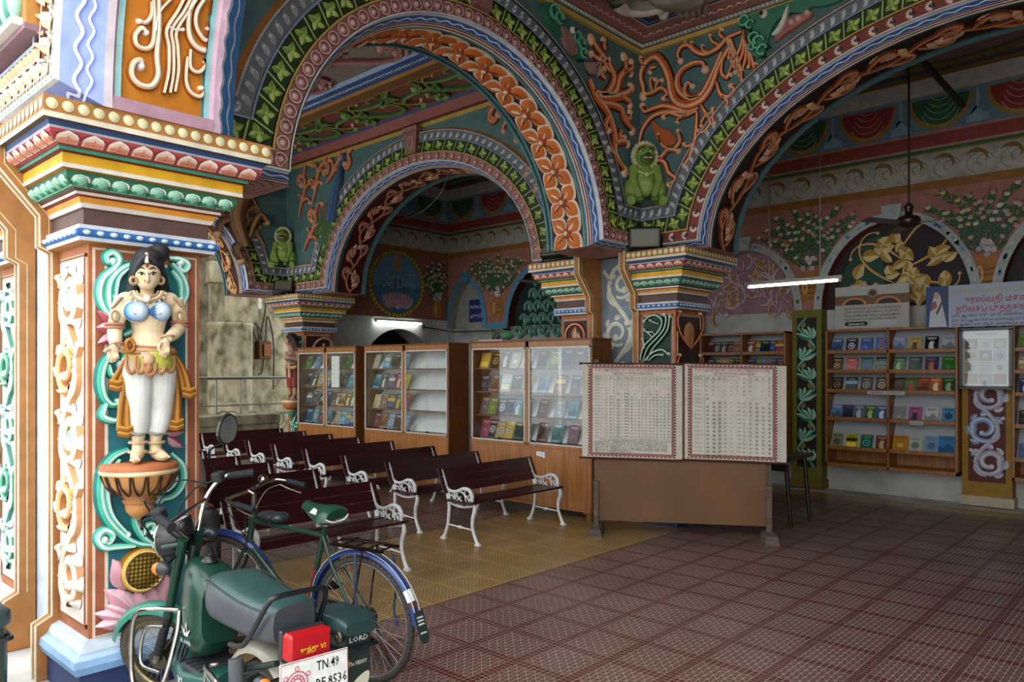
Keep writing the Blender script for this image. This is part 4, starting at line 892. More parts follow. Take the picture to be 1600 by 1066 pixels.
def bouquet(mb, x, zb, zt, wd, rnd, n=26, ok=free):
    for i in range(n):
        th = pi * (.06 + .88 * (i + rnd.uniform(-.3, .3)) / (n - 1)); Rr = rnd.uniform(.6, 1.0) if i % 2 else rnd.uniform(.85, 1.05)
        tip = (x + Rr * math.cos(th) * wd * 1.1, zb + Rr * (.25 + .75 * math.sin(th)) * (zt - zb) * .95)
        mid = (x + (tip[0] - x) * .42, zb + (tip[1] - zb) * .68); P = cr([(x + math.cos(th) * .03, zb - .05), mid, tip], 7); k0 = len(P)
        for k in range(6, len(P)):
            if not ok(*P[k]): k0 = k; break
        P = P[:k0]
        if len(P) > 2: mb.ribbon_flat(P, .005, .006, C('#1f3d26'))
        for k in range(4, len(P)):
            d = math.atan2(P[k][1] - P[k - 1][1], P[k][0] - P[k - 1][0])
            for sg in (-1, 1):
                a = d + sg * rnd.uniform(.4, .9); l = rnd.uniform(.06, .13)
                if ok(P[k][0] + math.cos(a) * l, P[k][1] + math.sin(a) * l): mb.leaf(P[k], a, l, .014, .003, hexs('#1f4a2c', '#2f6a3c'), 4, -sg * .3, .006)
        c = rnd.choice([hexs('#c8a8a0', '#b98a86'), hexs('#c9a04a', '#d8c890'), hexs('#b06a64', '#c8a098'), hexs('#d2cabc', '#c0b4a8')])
        for q in ([P[-1], P[max(0, len(P) - 5)], P[max(0, len(P) - 8)]] if len(P) > 9 else []):
            for k in range(3): mb.leaf(q, pi / 2 + (k - 1) * .55 + math.cos(th) * -.6, .055, .018, .005, c, 4, 0, .012)
    for k in range(7): mb.leaf((x, zb - .02), pi / 2 + rnd.uniform(-1.1, 1.1), rnd.uniform(.25, .45), .018, .004, hexs('#1f4a2c', '#2f6a3c'), 5, rnd.uniform(-.8, .8), .01)
    for i in range(10): p = (x + rnd.uniform(-.1, .1), zb + rnd.uniform(-.02, .16)); mb.disk(p, .034, .018 + i * .0006, C(rnd.choice(('#b8bcc8', '#d0ccc4', '#a8a0b8'))), 8); mb.disk(p, .012, .0255, C('#c8a040'), 6)
def vase(mb, x, z, w, h, cols):
    pr = [(.4, 0), (.75, .12), (1, .38), (.95, .58), (.55, .74), (.45, .82), (.62, .92), (.6, 1)]
    mb.flat([(x + a * w, z + b * h) for a, b in pr] + [(x - a * w, z + b * h) for a, b in reversed(pr)], .012, cols[0])
    for b in (.25, .42, .55): mb.ribbon_flat([(x - w * .9, z + b * h), (x, z + b * h - .02), (x + w * .9, z + b * h)], .008, .015, cols[1])
    mb.ribbon_flat(arc((x - w * .35, z + h * .4), (w * .15, h * .2), 0, 2 * pi, 10), .012, .016, cols[2])
mb = MB(mapY(YW)); u0, u1 = -11.84, 3.2
xs = sorted(set([u0, u1] + [round(c + a * math.cos(pi * i / 20), 4) for c, a, *_ in NICH for i in range(21)]))
def sky(x):
    for c, a, t, *_ in NICH:
        if abs(x - c) < a - 1e-6: return NB + (t - NB) * math.sqrt(max(0, 1 - ((x - c) / a) ** 2))
    return NB
for xa, xb in zip(xs, xs[1:]):
    m_ = (xa + xb) / 2; ins = any(abs(m_ - c) < a for c, a, *_ in NICH)
    za, zb_ = (sky(xa), sky(xb)) if ins else (NB, NB)
    mb.add([(xa, za, 0), (xb, zb_, 0), (xb, 4.05, 0), (xa, 4.05, 0)], [(0, 1, 2, 3)], C('#a06a5a'))
wall_bands(mb, u0, u1, 0)
wb = mb.build('wall_back', 'stucco'); wb['kind'] = 'structure'
mb = MB(); mb.box((u0 - .3, YR, -.3), (u1 + .3, YR + .2, 5.7), C('#b0b0a8')); mb.build('back_wall_plaster', 'plaster', wb)
mb = MB(mapY(YW)); mural_frieze(mb, u0, u1); mb.build('painted_frieze', 'stucco', wb)
for c, a, t, ring, inner, kind in NICH:
    mb = MB(mapY(YW)); P0 = arc((c, NB), (a + .11, t - NB + .11), 0, pi, 40); P1_ = arc((c, NB), (a, t - NB), 0, pi, 40)
    mb.add([(p[0], p[1], .02) for p in P0] + [(p[0], p[1], .02) for p in P1_] + [(p[0], p[1], -.2) for p in P1_], [(i, i + 1, 42 + i, 41 + i) for i in range(40)] + [(41 + i, 42 + i, 83 + i, 82 + i) for i in range(40)], [C(ring)] * 40 + [C(inner if kind != 'pink' else ring)] * 40)
    mb.add([(p[0], p[1], .02) for p in P0] + [(p[0], p[1], 0) for p in P0], [(i, i + 1, 42 + i, 41 + i) for i in range(40)], C(ring))
    if kind in ('gold', 'pink'):
        for i in range(30): q = RN.uniform(.1, pi - .1); mb.ribbon_flat(arc((c, NB), (a + .055, t - NB + .055), q, q + .05, 3), RN.uniform(.006, .03), .0215, C(RN.choice(('#5f8098', '#c4c8c4', '#7d98a8'))))
    mb.prism([(c - .1, t), (c + .1, t), (c + .13, t + .2), (c - .13, t + .2)], 0, .06, C(ring))
    mb.build('niche_surround', 'stucco', wb)
    mb = MB(mapY(YW + .17)); fl = {'grey': '#9a988c', 'green': '#0f2620', 'pink': '#94707a', 'gold': '#2a1a20'}[kind]
    mb.flat(arc((c, NB), (a, t - NB), 0, pi, 30), .0, C(fl)); rr = random.Random(int(c * 10))
    if kind == 'gold':
        mb.flat(arc((c - .1, NB + .1), (a * .7, (t - NB) * .8), 1.7, pi, 10) + [(c - .15, NB + .1)], .002, C('#1f4a38')); gc = hexs('#5a3a14', '#b58a34', '#d9c68a')
        mb.ribbon(cr([(c - .3, NB + .1), (c + .05, NB + .35), (c + .1, NB + .7), (c + .0, NB + 1.0)]), .03, .012, gc)
        for x, z, an, L_, k1 in ((c, NB + .3, 2.6, 1.1, -7), (c + .1, NB + .6, 2.4, .9, 7), (c + .1, NB + .5, .4, 1., 6), (c + .05, NB + .25, .2, .9, -8), (c + .08, NB + .8, 1.0, .6, -8), (c + .2, NB + .15, -.1, .7, 7), (c - .3, NB + .2, 3.0, .6, 8)): tip_scroll(mb, (x, z), an, L_, 0, k1, .026, gc, .012, 20)
        for i in range(40):
            q = rr.uniform(.2, pi - .2); r_ = rr.uniform(.25, .88); x, z = c + a * r_ * math.cos(q), NB + (t - NB) * r_ * math.sin(q); mb.leaf((x, z), rr.uniform(0, 6.28), rr.uniform(.15, .28), rr.uniform(.05, .09), .003, hexs('#b58a34', '#d9c68a'), 8, rr.uniform(-1.2, 1.2), .012)
    elif kind == 'green':
        gc = hexs('#0f2a22', '#2f7a62', '#8fbcaa')
        for ix in range(-3, 4):
            for iz in range(5):
                x, z = c + ix * .24 + (iz % 2) * .12, NB - .12 + iz * .24
                if ((x - c) / a) ** 2 + max(0, (z - NB) / (t - NB)) ** 2 < .75: 
                    for kk in (.11, .075): mb.ribbon(arc((x, z), kk, .6 * ix, 5 + .6 * ix, 14), .02, .02, gc)
                    mb.leaf((x, z - .06), pi / 2, .12, .03, .025, (gc[1], gc[2]))
    elif kind == 'pink':
        pc = hexs('#7a4a5c', '#a8788a', '#c8a8b0')
        for i in range(60): tip_scroll(mb, (c + rr.uniform(-a, a) * .8, NB + rr.uniform(.05, .7)), rr.uniform(0, 6.28), .3, 4, rr.choice((-16, 16)), .026, rr.choice((pc, hexs('#8a5a24', '#b8863a', '#d0b080'), hexs('#8a7a84', '#b0a0a8', '#c8c0c0'))), .008, 12)
    mb.build('niche_painting', 'stucco', wb)
for i, ((x0, z0), kk) in enumerate((((-10.42, 2.72), 0), ((-8.25, 2.72), 0), ((-6.25, 2.72), 0), ((-4.22, 2.68), 1), ((-2.04, 2.68), 1), ((.14, 2.68), 1))):
    mb = MB(mapY(YW)); rr = random.Random(40 + i); bouquet(mb, x0, z0 + .46, 4.02, .95, rr, 22); vase(mb, x0, z0, .19, .5, hexs('#a06a2c', '#6a3a14', '#cfa868')); mb.build('flower_vase_mural', 'stucco', wb)
# pilasters of the back wall
def wall_pilaster(x0, x1, edge, field, cols, nm, style):
    mb = MB(); mb.box((x0, YW - .02, 0), (x1, YR, NB), C(edge)); mb.box((x0 - .02, YW - .03, 0), (x1 + .02, YR, .12), C('#b8aa94') if style == 'blue' else C('#7a5a1c')); mb.build('wall_pilaster', 'stucco', wb)
    mb = MB(mapY(YW - .02)); a, b = x0 + .07, x1 - .07; mb.flat([(a, .3), (b, .3), (b, 2.44), (a, 2.44)], .003, C(field)); cx = (a + b) / 2; W = b - a
    if style == 'green':
        for k in range(7):
            z = .4 + k * .29; sd_ = 1 if k % 2 else -1
            mb.ribbon(cr([(cx - sd_ * W * .4, z - .1), (cx, z + .05), (cx + sd_ * W * .42, z + .16), (cx, z + .3)]), .022, .01, cols)
            for q in range(4): mb.leaf((cx - sd_ * W * .35, z), (0 if sd_ > 0 else pi) + sd_ * (.15 + q * .42), W * (.95 - q * .12), W * .17, .02, (cols[1], cols[2]), 6, sd_ * .4, .004)
            mb.disk((cx + sd_ * W * .2, z + .2), W * .16, .004, C('#8a7a34'), 10)
    else: acanthus(mb, a, b, .35, 2.4, cols, R1, 5, hexs('#4a4a6a', '#7f9cc0', '#c8d0dc'), .008, 1.6)
    mb.build(nm, 'stucco', wb)
wall_pilaster(-4.47, -4.05, '#6d6a1c', '#1c1210', hexs('#0f2a20', '#2f7a5c', '#9fc4ac'), 'leaf_painting', 'green')
wall_pilaster(-2.3, -1.76, '#9a721c', '#5a241a', hexs('#4a3a4a', '#a8a4b4', '#c8c8d0'), 'scroll_painting', 'blue')
wall_pilaster(-.1, .42, '#9a721c', '#1c1210', hexs('#0f2a20', '#2f7a5c', '#9fc4ac'), 'leaf_painting', 'green')
wall_pilaster(-10.55, -10.25, '#8a6a1c', '#2a2a4a', hexs('#3a3a5a', '#8a8aa8', '#c8c8d0'), 'scroll_painting', 'blue')
wall_pilaster(-6.35, -6.0, '#8a6a1c', '#1c1210', hexs('#0f2a20', '#2f7a5c', '#9fc4ac'), 'leaf_painting', 'green')
mb = MB(mapY(YW)); mb.prism([(-10.72, 2.5), (-10.12, 2.5), (-10.12, 2.62), (-10.72, 2.62)], 0, .03, C('#4f86a4')); mb.build('niche_surround', 'stucco', wb)
# end wall with the lotus medallion
XE = -11.84; mb = MB(mapX(XE)); ye0, ye1 = 7.7, YW
mb.flat([(ye0, 2.72), (ye1, 2.72), (ye1, 4.05), (ye0, 4.05)], 0, C('#8a5548')); wall_bands(mb, ye0, ye1, 0)
we = mb.build('wall_end', 'stucco'); we['kind'] = 'structure'
mb = MB(mapX(XE)); n = 20; dz, yc, ra, zt_ = 0, 9.62, .93, 2.5
P = [(yc + ra * math.cos(pi * i / n), 1.55 + .95 * math.sin(pi * i / n)) for i in range(n + 1)]
mb.add([(ye1, 0, 0), (yc + ra, 0, 0), (yc + ra, 1.55, 0), (ye1, 2.72, 0), (ye0, 0, 0), (yc - ra, 0, 0), (yc - ra, 1.55, 0), (ye0, 2.72, 0)], [(0, 1, 2, 3), (4, 5, 6, 7)], C('#a8a8a0'))
for p, q in zip(P, P[1:]): mb.add([(p[0], p[1], 0), (q[0], q[1], 0), (q[0], 2.72, 0), (p[0], 2.72, 0)], [(0, 1, 2, 3)], C('#a8a8a0'))
mb.add([(ye1, 2.72, 0), (yc + ra, 1.55, 0), (yc + ra, 2.72, 0), (ye0, 2.72, 0), (yc - ra, 1.55, 0), (yc - ra, 2.72, 0)], [(0, 1, 2), (3, 4, 5)], C('#a8a8a0'))
mb.add([(p[0], p[1], 0) for p in P] + [(p[0], p[1], -.5) for p in P], [(i, i + 1, n + 2 + i, n + 1 + i) for i in range(n)], C('#8a887e'))
mb.build('end_wall_plaster', 'plaster', we)
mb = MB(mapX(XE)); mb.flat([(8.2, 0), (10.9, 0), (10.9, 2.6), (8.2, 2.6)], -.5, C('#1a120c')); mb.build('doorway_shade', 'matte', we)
mb = MB(mapX(XE - .3)); mb.prism([(8.75, 0), (8.95, 0), (8.95, 2.3), (8.75, 2.05)], 0, .05, C('#7a4a24')); mb.prism([(10.3, 0), (10.5, 0), (10.5, 2.05), (10.3, 2.3)], 0, .05, C('#7a4a24')); mb.prism([(8.9, 2.02), (10.35, 2.02), (10.35, 2.12), (8.9, 2.12)], 0, .06, C('#7a4a24')); mb.build('door_frame', 'wood', we)
mb = MB(mapX(XE)); mural_frieze(mb, ye0 + .1, ye1); mb.build('painted_frieze', 'stucco', we)
mb = MB(mapX(XE)); c = (9.55, 3.39)
mb.disk(c, (.72, .68), .008, C('#7a6a1c'), 40); mb.disk(c, (.6, .57), .012, C('#5a88a8'), 36)
for k in range(44): a = 2 * pi * k / 44; mb.dome((c[0] + .66 * math.cos(a), c[1] + .625 * math.sin(a)), .042, .03, C('#a8962c'), 8)
mb.flat([(c[0] + .6 * math.cos(a), c[1] + .57 * math.sin(a)) for a in [pi + .1 + (pi - .2) * i / 20 for i in range(21)]], .014, C('#3a7098'))
for i in range(22): mb.ribbon_flat([(c[0] + RN.uniform(-.4, .4), c[1] + RN.uniform(-.25, .2))] * 1 + [(c[0] + RN.uniform(-.4, .4), c[1] + RN.uniform(-.25, .2))], .004, .016, C('#7fa8c0')) if i < 3 else mb.disk((c[0] + RN.uniform(-.45, .45), c[1] + RN.uniform(-.3, .25)), (.05, .008), .016, C('#9fc0d0'), 8)
for k in range(9): mb.leaf((c[0] + (k - 4) * .045, c[1] - .48), pi / 2 - (k - 4) * .2, .34, .08, .02, hexs('#a8808c', '#c8aab0'), 6, (k - 4) * .06, .016)
mb.dome((c[0], c[1] - .45), .06, .04, C('#c8b4b8')); mb.flat(arc((c[0], c[1] + .4), (.12, .16), 0, 2 * pi, 14), .018, C('#a87a64'))
for sd_ in (-1, 1): mb.ribbon_flat([(c[0] + sd_ * .06, c[1] + .1), (c[0] + sd_ * .07, c[1] - .05)], .025, .018, C('#7a4f44')); mb.ribbon_flat([(c[0] + sd_ * .2, c[1] - .1), (c[0] + sd_ * .06, c[1] - .25)], .03, .018, C('#7a4f44'))
mb.build('lotus_medallion', 'stucco', we)
for y in (8.4, 10.6):
    mb = MB(mapX(XE)); rr = random.Random(int(y * 7)); bouquet(mb, y, 3.15, 4.0, .33, rr, 14, lambda a, b: True); vase(mb, y, 2.76, .14, .42, hexs('#a8782c', '#7a4a14', '#cfa868')); mb.build('flower_vase_mural', 'stucco', we)
# enclosing walls out of the frame
mb = MB(); mb.box((3.2, 1.4, -.3), (3.4, 11.3, 5.7), C('#8a7a6a')); o = mb.build('wall_side', 'plaster'); o['kind'] = 'structure'
mb = MB(); mb.box((-12.75, 7.8, -.3), (-12.55, 11.3, 5.7), C('#a8a090')); mb.box((-12.75, 7.8, -.3), (-11.86, 7.95, 5.7), C('#a8a090')); mb.box((-12.75, 11.1, -.3), (-11.86, 11.3, 5.7), C('#a8a090')); o = mb.build('wall_outer', 'plaster'); o['kind'] = 'structure'
# ---------------------------------------------------------------- courtyard beyond the bench bay
mb = MB(); mb.box((-16.5, -3, -.1), (-16.2, 12, 6.5), C('#a8a084')); o = mb.build('wall_courtyard', 'weathered'); o['kind'] = 'structure'; wc_ = o
def boxpart(nm, lo, hi, mat, par, col='#a8a084'):
    m = MB(); m.bbox(lo, hi, C(col), .02); return m.build(nm, mat, par)
cy = thing('weathered_column', 'mossy plastered column behind the railing in the courtyard', 'column', (-15.6, 8.0, 0), 0, None, 'thing')
m = MB(Matrix.Translation((-15.6, 8.0, 0))); m.lathe([(.52, 0), (.52, .1), (.46, .16), (.46, 2.58), (.48, 2.62), (.48, 2.7), (0, 2.71)], C('#a8a084'), 28); m.build('shaft', 'weathered', cy)
boxpart('upper_pier', (-16.1, 7.75, 2.7), (-15.3, 8.5, 5.0), 'weathered', cy); boxpart('capital', (-16.2, 7.55, 4.5), (-15.2, 8.7, 4.75), 'weathered', cy); boxpart('beam', (-16.2, 5.2, 5.0), (-15.2, 10.5, 5.5), 'weathered', cy); boxpart('bracket', (-15.5, 7.4, 3.5), (-15.25, 7.75, 3.95), 'weathered', cy)
# ---------------------------------------------------------------- floor
mb = MB(); mb.box((-12.3, 1.95, -.3), (3.3, 11.2, -.014), C('#5a4a40')); fl = mb.build('floor', 'concrete'); fl['kind'] = 'structure'
MOD = .385; cand = {'red_tile': [], 'yellow_tile': []}
ix0 = int(math.floor((-12.2 + 4.13) / MOD)); 
for i in range(ix0, 19):
    for j in range(-4, 20):
        x, y = -4.13 + i * MOD, 3.66 + j * MOD
        if y < 1.97 or y + MOD > 10.95: continue
        cx, cyy = x + MOD / 2, y + MOD / 2; d = -_s * cx + _c * cyy
        if d < .8: vis = False; key = 99
        else:
            px, py, _d = toscreen(cx, cyy, 0); vis = -60 < px < 1660 and py < 1110; key = d
        kind = 'yellow_tile' if (-5.2 <= i < 0 and y < 7.3) or y > 10.1 else 'red_tile'
        cand[kind].append((0 if vis else 1, key, cx, cyy))
def tile_mesh(nm):
    m = MB(); q = MOD / 2 - .0012; m.bbox((-q, -q, -.014), (q, q, 0), C('#888888'), .002); me = m.mesh(nm); me.materials.append(MATS[nm]); return me
for kind, lst in cand.items():
    lst.sort(); me = tile_mesh(kind); rest = MB()
    for k, (v, key, cx, cyy) in enumerate(lst):
        if v == 0 and k < (300 if kind == 'red_tile' else 150):
            o = bpy.data.objects.new(kind, me); COL.objects.link(o); o.parent = fl; o.location = (cx, cyy, 0)
        else: q = MOD / 2 - .0012; rest.box((cx - q, cyy - q, -.014), (cx + q, cyy + q, 0), C('#888888'))
    if rest.f: o = rest.build(kind + '_field', kind, fl); o['kind'] = 'stuff'
mb = MB(); mb.box((-40, -25, -.3), (40, 1.95, -.004), C('#b0aca4')); o = mb.build('ground_street', 'concrete'); o['kind'] = 'structure'
mb = MB(); mb.box((-40, 1.95, -.3), (-12.3, 30, -.02), C('#8a8474')); o = mb.build('ground_courtyard', 'concrete'); o['kind'] = 'structure'
# ---------------------------------------------------------------- relief panel of the goddess pillar
XP = -4.25
ta = lambda p: tr('X', XP, 0, 360, 2.664, p); tb = lambda p: tr('X', XP, 0, 700, 2.911, p)
fu0, fv1 = ta([(390, 90)])[0]; fu1 = ta([(777, 90)])[0][0]; fv0 = tb([(420, 880)])[0][1]
mb = MB(mapX(XP)); a0, a1 = 1.43, 1.975
for i, (k, h, c) in enumerate(((0, .004, '#d8ccb8'), (.012, .008, '#9a5638'), (.055, .006, '#d8ccb8'))):
    mb.prism([(a0 + k, .31 + k), (a1 - k, .31 + k), (a1 - k, 2.33 - k), (a0 + k, 2.33 - k)], 0, h + i * .004, C(c))
mb.flat([(a0 + .07, .38), (a1 - .07, .38), (a1 - .07, 2.26), (a0 + .07, 2.26)], .0185, C('#1f6570'))
mb.build('panel_frame', 'stucco', P1)
gs = hexs('#1a6a62', '#3fae94', '#c4e4dc'); gt = hexs('#2f8a7a', '#6fc8b0', '#e0f0ea')
mb = MB(mapX(XP + .018))
for w, cc, P in ((.026, gt, [(470, 370), (425, 330), (405, 270), (420, 205), (465, 165), (487, 125), (462, 95), (432, 108), (438, 135), (458, 132)]), (.036, gs, [(470, 385), (445, 300), (450, 220), (495, 165), (560, 140)]), (.022, gt, [(520, 160), (480, 200), (468, 280)]),
                 (.026, gt, [(690, 120), (735, 125), (768, 145), (755, 170), (735, 160), (740, 140)]), (.03, gs, [(700, 140), (745, 200), (762, 260), (745, 310)]), (.02, gt, [(700, 170), (735, 220), (740, 290)]),
                 (.03, gs, [(470, 500), (425, 550), (408, 620), (420, 690), (450, 725), (485, 720)]), (.024, gt, [(430, 720), (415, 770), (450, 790), (490, 790)]), (.02, gs, [(440, 560), (450, 600), (480, 610)]), (.022, gs, [(500, 440), (540, 420), (560, 380)]), (.03, gs, [(560, 470), (520, 500), (500, 560)])):
    mb = MB(mapX(XP + .018)); stroke(mb, ta(P), w, cc, .035); mb.build('scroll', 'stucco', P1)
for w, cc, P in ((.03, gs, [(570, 5), (500, 40), (455, 110), (445, 210), (470, 310), (540, 390), (610, 430), (690, 440)]), (.02, gt, [(530, 50), (480, 120), (475, 220), (500, 310), (570, 390)]), (.026, gt, [(600, 440), (520, 445), (462, 445), (435, 405), (465, 372), (500, 392), (485, 425), (462, 415)]),
                 (.028, gs, [(760, 20), (815, 80), (820, 150), (780, 210), (715, 232)]), (.02, gt, [(760, 90), (785, 140), (750, 185), (705, 190)]), (.026, gs, [(595, 295), (605, 350), (640, 405), (690, 440)]), (.02, gt, [(640, 400), (655, 350), (685, 345), (680, 380)]), (.016, gt, [(520, 120), (490, 170), (540, 185)])):
    mb = MB(mapX(XP + .018)); stroke(mb, tb(P), w, cc, .035); mb.build('scroll', 'stucco', P1)
pk_ = hexs('#c88a98', '#e8c0c8')
def petal(mb, p, q, w, h, cols, bend=0): 
    mb.leaf(p, math.atan2(q[1] - p[1], q[0] - p[0]), math.hypot(q[0] - p[0], q[1] - p[1]), w, h, cols, 7, bend)
for nm, ptl in (('pink_leaf', [((480, 390), (395, 335), .03), ((480, 410), (392, 405), .035), ((480, 440), (398, 470), .03), ((680, 840), (765, 835), .03), ((690, 860), (755, 905), .03)]),):
    for a, b, w in ptl:
        m = MB(mapX(XP + .018)); p, q = ta([a, b]); petal(m, p, q, w, .04, hexs('#a84a58', '#d8a0a8')); m.build(nm, 'stucco', P1)
for a, b, w in (((560, 640), (520, 492), .055), ((620, 760), (480, 620), .06), ((600, 770), (545, 625), .055), ((650, 770), (625, 630), .065), ((690, 760), (690, 600), .055), ((720, 740), (765, 560), .05), ((730, 700), (750, 535), .045), ((620, 790), (425, 725), .045), ((600, 780), (424, 790), .045), ((640, 790), (480, 690), .05), ((690, 770), (790, 640), .05)):
    m = MB(mapX(XP + .018)); p, q = tb([a, b]); petal(m, p, q, w, .05, hexs('#c88f9c', '#e2bcc4'), .25); m.build('lotus_petal', 'stucco', P1)
cx, cz_ = tb([(632, 548)])[0]; m = MB(mapX(XP + .02))
m.dome((cx, cz_), .112, .06, C('#b8902c'), 24); m.ribbon(arc((cx, cz_), .105, 0, 2 * pi, 30), .016, .06, hexs('#8a5a14', '#c9963c', '#e8d08a'))
for k in range(-4, 5):
    q = math.sqrt(max(0, .095 ** 2 - (k * .021) ** 2)); m.ribbon_flat([(cx + k * .021, cz_ - q), (cx + k * .021 + .01, cz_ + q)], .0035, .064, C('#4a3a14')); m.ribbon_flat([(cx - q, cz_ + k * .021), (cx + q, cz_ + k * .021 - .008)], .0035, .064, C('#4a3a14'))
m.build('lotus_pod', 'stucco', P1)
# ---------------------------------------------------------------- figures
m_noise('skin_paint', [(.3, '#c9a678'), (.5, '#d8c29c'), (.7, '#dccbaa')], 7, .5, (1, 1, 1), .03, 3); m_noise('trouser_white', [(.3, '#b4b8ae'), (.55, '#d0d0ca'), (.8, '#d8d8d4')], 6, .55, (1, 1, .5), .03, 3); simple('skin_brown', '#a88064', .55); simple('trouser_red', '#8a2f2a', .6)
def fuse(mb, name, mat, par, vox=.006, sm=3, world=True):
    o = mb.build(name, mat, par, world); o.data.color_attributes.remove(o.data.color_attributes[0])
    r = o.modifiers.new('fuse', 'REMESH'); r.mode = 'VOXEL'; r.voxel_size = vox; r.use_smooth_shade = True
    s_ = o.modifiers.new('relax', 'SMOOTH'); s_.iterations = sm; s_.factor = .5
    return o
def S(px, py, dx): return Vector(onX(px, py, XP + dx))
W_ = C('#ffffff')
st = thing('goddess_statue', 'painted female figure in blue bodice standing on lotus bracket of street pillar', 'statue', (XP + .1, 1.68, 1.28))
m = MB()
m.ell(S(230, 428, .15), (.068, .066, .085), W_, 20, 14); m.ell(S(229.5, 441, .165), (.05, .045, .045), W_, 16, 10); m.ell(S(230, 436, .225), (.012, .012, .022), W_); m.ell(S(229.5, 433, .215), (.012, .009, .03), W_)
m.tube([S(230, 445, .14), S(230, 458, .125), S(231, 468, .12)], [.036, .034, .05], W_, 12)
m.tube([S(231, 466, .115), S(231, 480, .12), S(232, 500, .12), S(232, 520, .12), S(232, 540, .115), S(232, 560, .11)], [.06, .098, .09, .075, .095, .115], W_, 18)
for a in (-1, 1): m.ell(S(231 + a * 33, 471, .11), (.05, .055, .05), W_); m.ell(S(231 + a * 18, 488, .17), (.06, .056, .058), W_, 16, 12)
m.tube([S(192, 471, .11), S(184, 495, .115), S(179, 518, .125)], [.045, .041, .036], W_, 12); m.tube([S(179, 518, .125), S(180, 530, .16), S(181, 541, .19)], [.036, .034, .026], W_, 12)
m.tube([S(272, 470, .11), S(280, 492, .115), S(281, 512, .125)], [.045, .041, .036], W_, 12); m.tube([S(281, 512, .125), S(272, 522, .18), S(261, 530, .215)], [.036, .034, .025], W_, 12)
# hands: palm, four fingers and a thumb each
m.ell(S(176.5, 549, .205), (.014, .03, .034), W_)
for k, (x, y) in enumerate(((168, 564), (174, 567), (180, 566), (185, 561))): m.tube([S(170.5 + k * 4, 552, .208), S((170.5 + k * 4 + x) / 2, (552 + y) / 2 + 1, .222), S(x, y, .212)], [.0095, .009, .007], W_, 7)
m.tube([S(171, 546, .21), S(165.5, 547, .222), S(161.5, 550, .222)], [.011, .0095, .0075], W_, 7)
m.ell(S(258, 538, .23), (.016, .026, .034), W_)
for k, (x, y) in enumerate(((250, 556), (254, 560), (258.5, 560), (263, 555))): m.tube([S(252.5 + k * 3.6, 543, .235), S((252.5 + k * 3.6 + x) / 2, (543 + y) / 2, .25), S(x, y, .235)], [.0095, .009, .007], W_, 7)
m.tube([S(252, 535, .235), S(248, 541, .25), S(248, 548, .25)], [.011, .0095, .0075], W_, 7)
for hx, kx, ax, fx, fy in ((216, 218, 216, 211, 719), (249, 252, 243, 258, 714)):
    m.tube([S(hx, 556, .11), S((hx + kx) / 2, 612, .125), S(kx, 640, .125), S(ax + (kx - ax) * .2, 672, .12), S(ax, 690, .12), S(ax, 706, .12)], [.04, .05, .04, .036, .03, .032], W_, 12)
    m.tube([S(ax, 706, .115), S((ax + fx) / 2, 712, .15), S(fx, fy, .2)], [.036, .032, .022], W_, 10)
    for k in range(5): m.ell(S(fx - 6.5 + k * 3.2, fy + 1 - (.8 if k in (0, 4) else 0), .215 + (.006 if k in (1, 2) else 0)), (.013, .0075, .009), W_, 8, 6)
fuse(m, 'body', 'skin_paint', st, .0055, 2)
m = MB(); m.tube([S(218, 566, .11), S(247, 566, .11)], .07, W_, 12)
for hx, kx, ax in ((215, 217.5, 216.5), (250, 252, 244)):
    m.tube([S(hx, 560, .11), S(hx, 585, .125), S((hx + kx) / 2, 612, .13), S(kx, 640, .13), S((kx + ax) / 2, 660, .12), S(ax, 678, .12)], [.075, .084, .072, .057, .058, .046], W_, 16)
fuse(m, 'leggings', 'trouser_white', st, .006, 3)
for ax in (216.5, 244): m = MB(); m.tube([S(ax - 11, 677, .155), S(ax, 680, .175), S(ax + 11, 677, .155)], .007, C('#8a8a80'), 6); m.build('legging_cuff', 'stucco', st)
for ax, y in ((216, 691), (243, 691), (215, 706), (243, 706)):
    m = MB(); c = S(ax, y, .12); m.tube([c + Vector((math.cos(t) * .042, math.sin(t) * .042, 0)) for t in [2 * pi * i / 14 for i in range(14)]], .0085, C('#c8a888'), 6, True); m.build('anklet', 'stucco', st)
# hair
m = MB(); hc = C('#26262a')
m.ell(S(230, 416, .125), (.085, .085, .075), hc, 18, 12); m.ell(S(244, 398, .13), (.06, .065, .048), hc, 16, 10); m.ell(S(250, 392, .15), (.045, .05, .04), hc); m.ell(S(232, 402, .15), (.07, .07, .05), hc)
for a in (-1, 1):
    for k in range(5): m.tube([S(230 + a * (14 + k), 412, .165 - k * .02), S(230 + a * (20 + k * 1.5), 432, .14 - k * .02), S(230 + a * (19 + k * 3), 447 + k * 2, .12 - k * .015), S(230 + a * (23 + k * 4), 458 + k * 2, .1)], [.02, .017, .015, .01], hc, 7)
    for k in range(4): m.tube([S(230 + a * 1, 400 + k * 2, .215 - k * .012), S(230 + a * (9 + k), 405 + k * 3, .215 - k * .012), S(230 + a * (17 + k), 417 + k * 3, .185 - k * .01)], [.013, .015, .012], C('#34343a'), 6)
for k in range(3): m.tube([S(244 + math.cos(t) * (8 + 3 * k), 397 + math.sin(t) * (6 + 2 * k), .17 - k * .012) for t in [2 * pi * i / 12 for i in range(12)]], .01, C('#3a3a40'), 6, True)
m.build('hair', 'stucco', st)
m = MB()
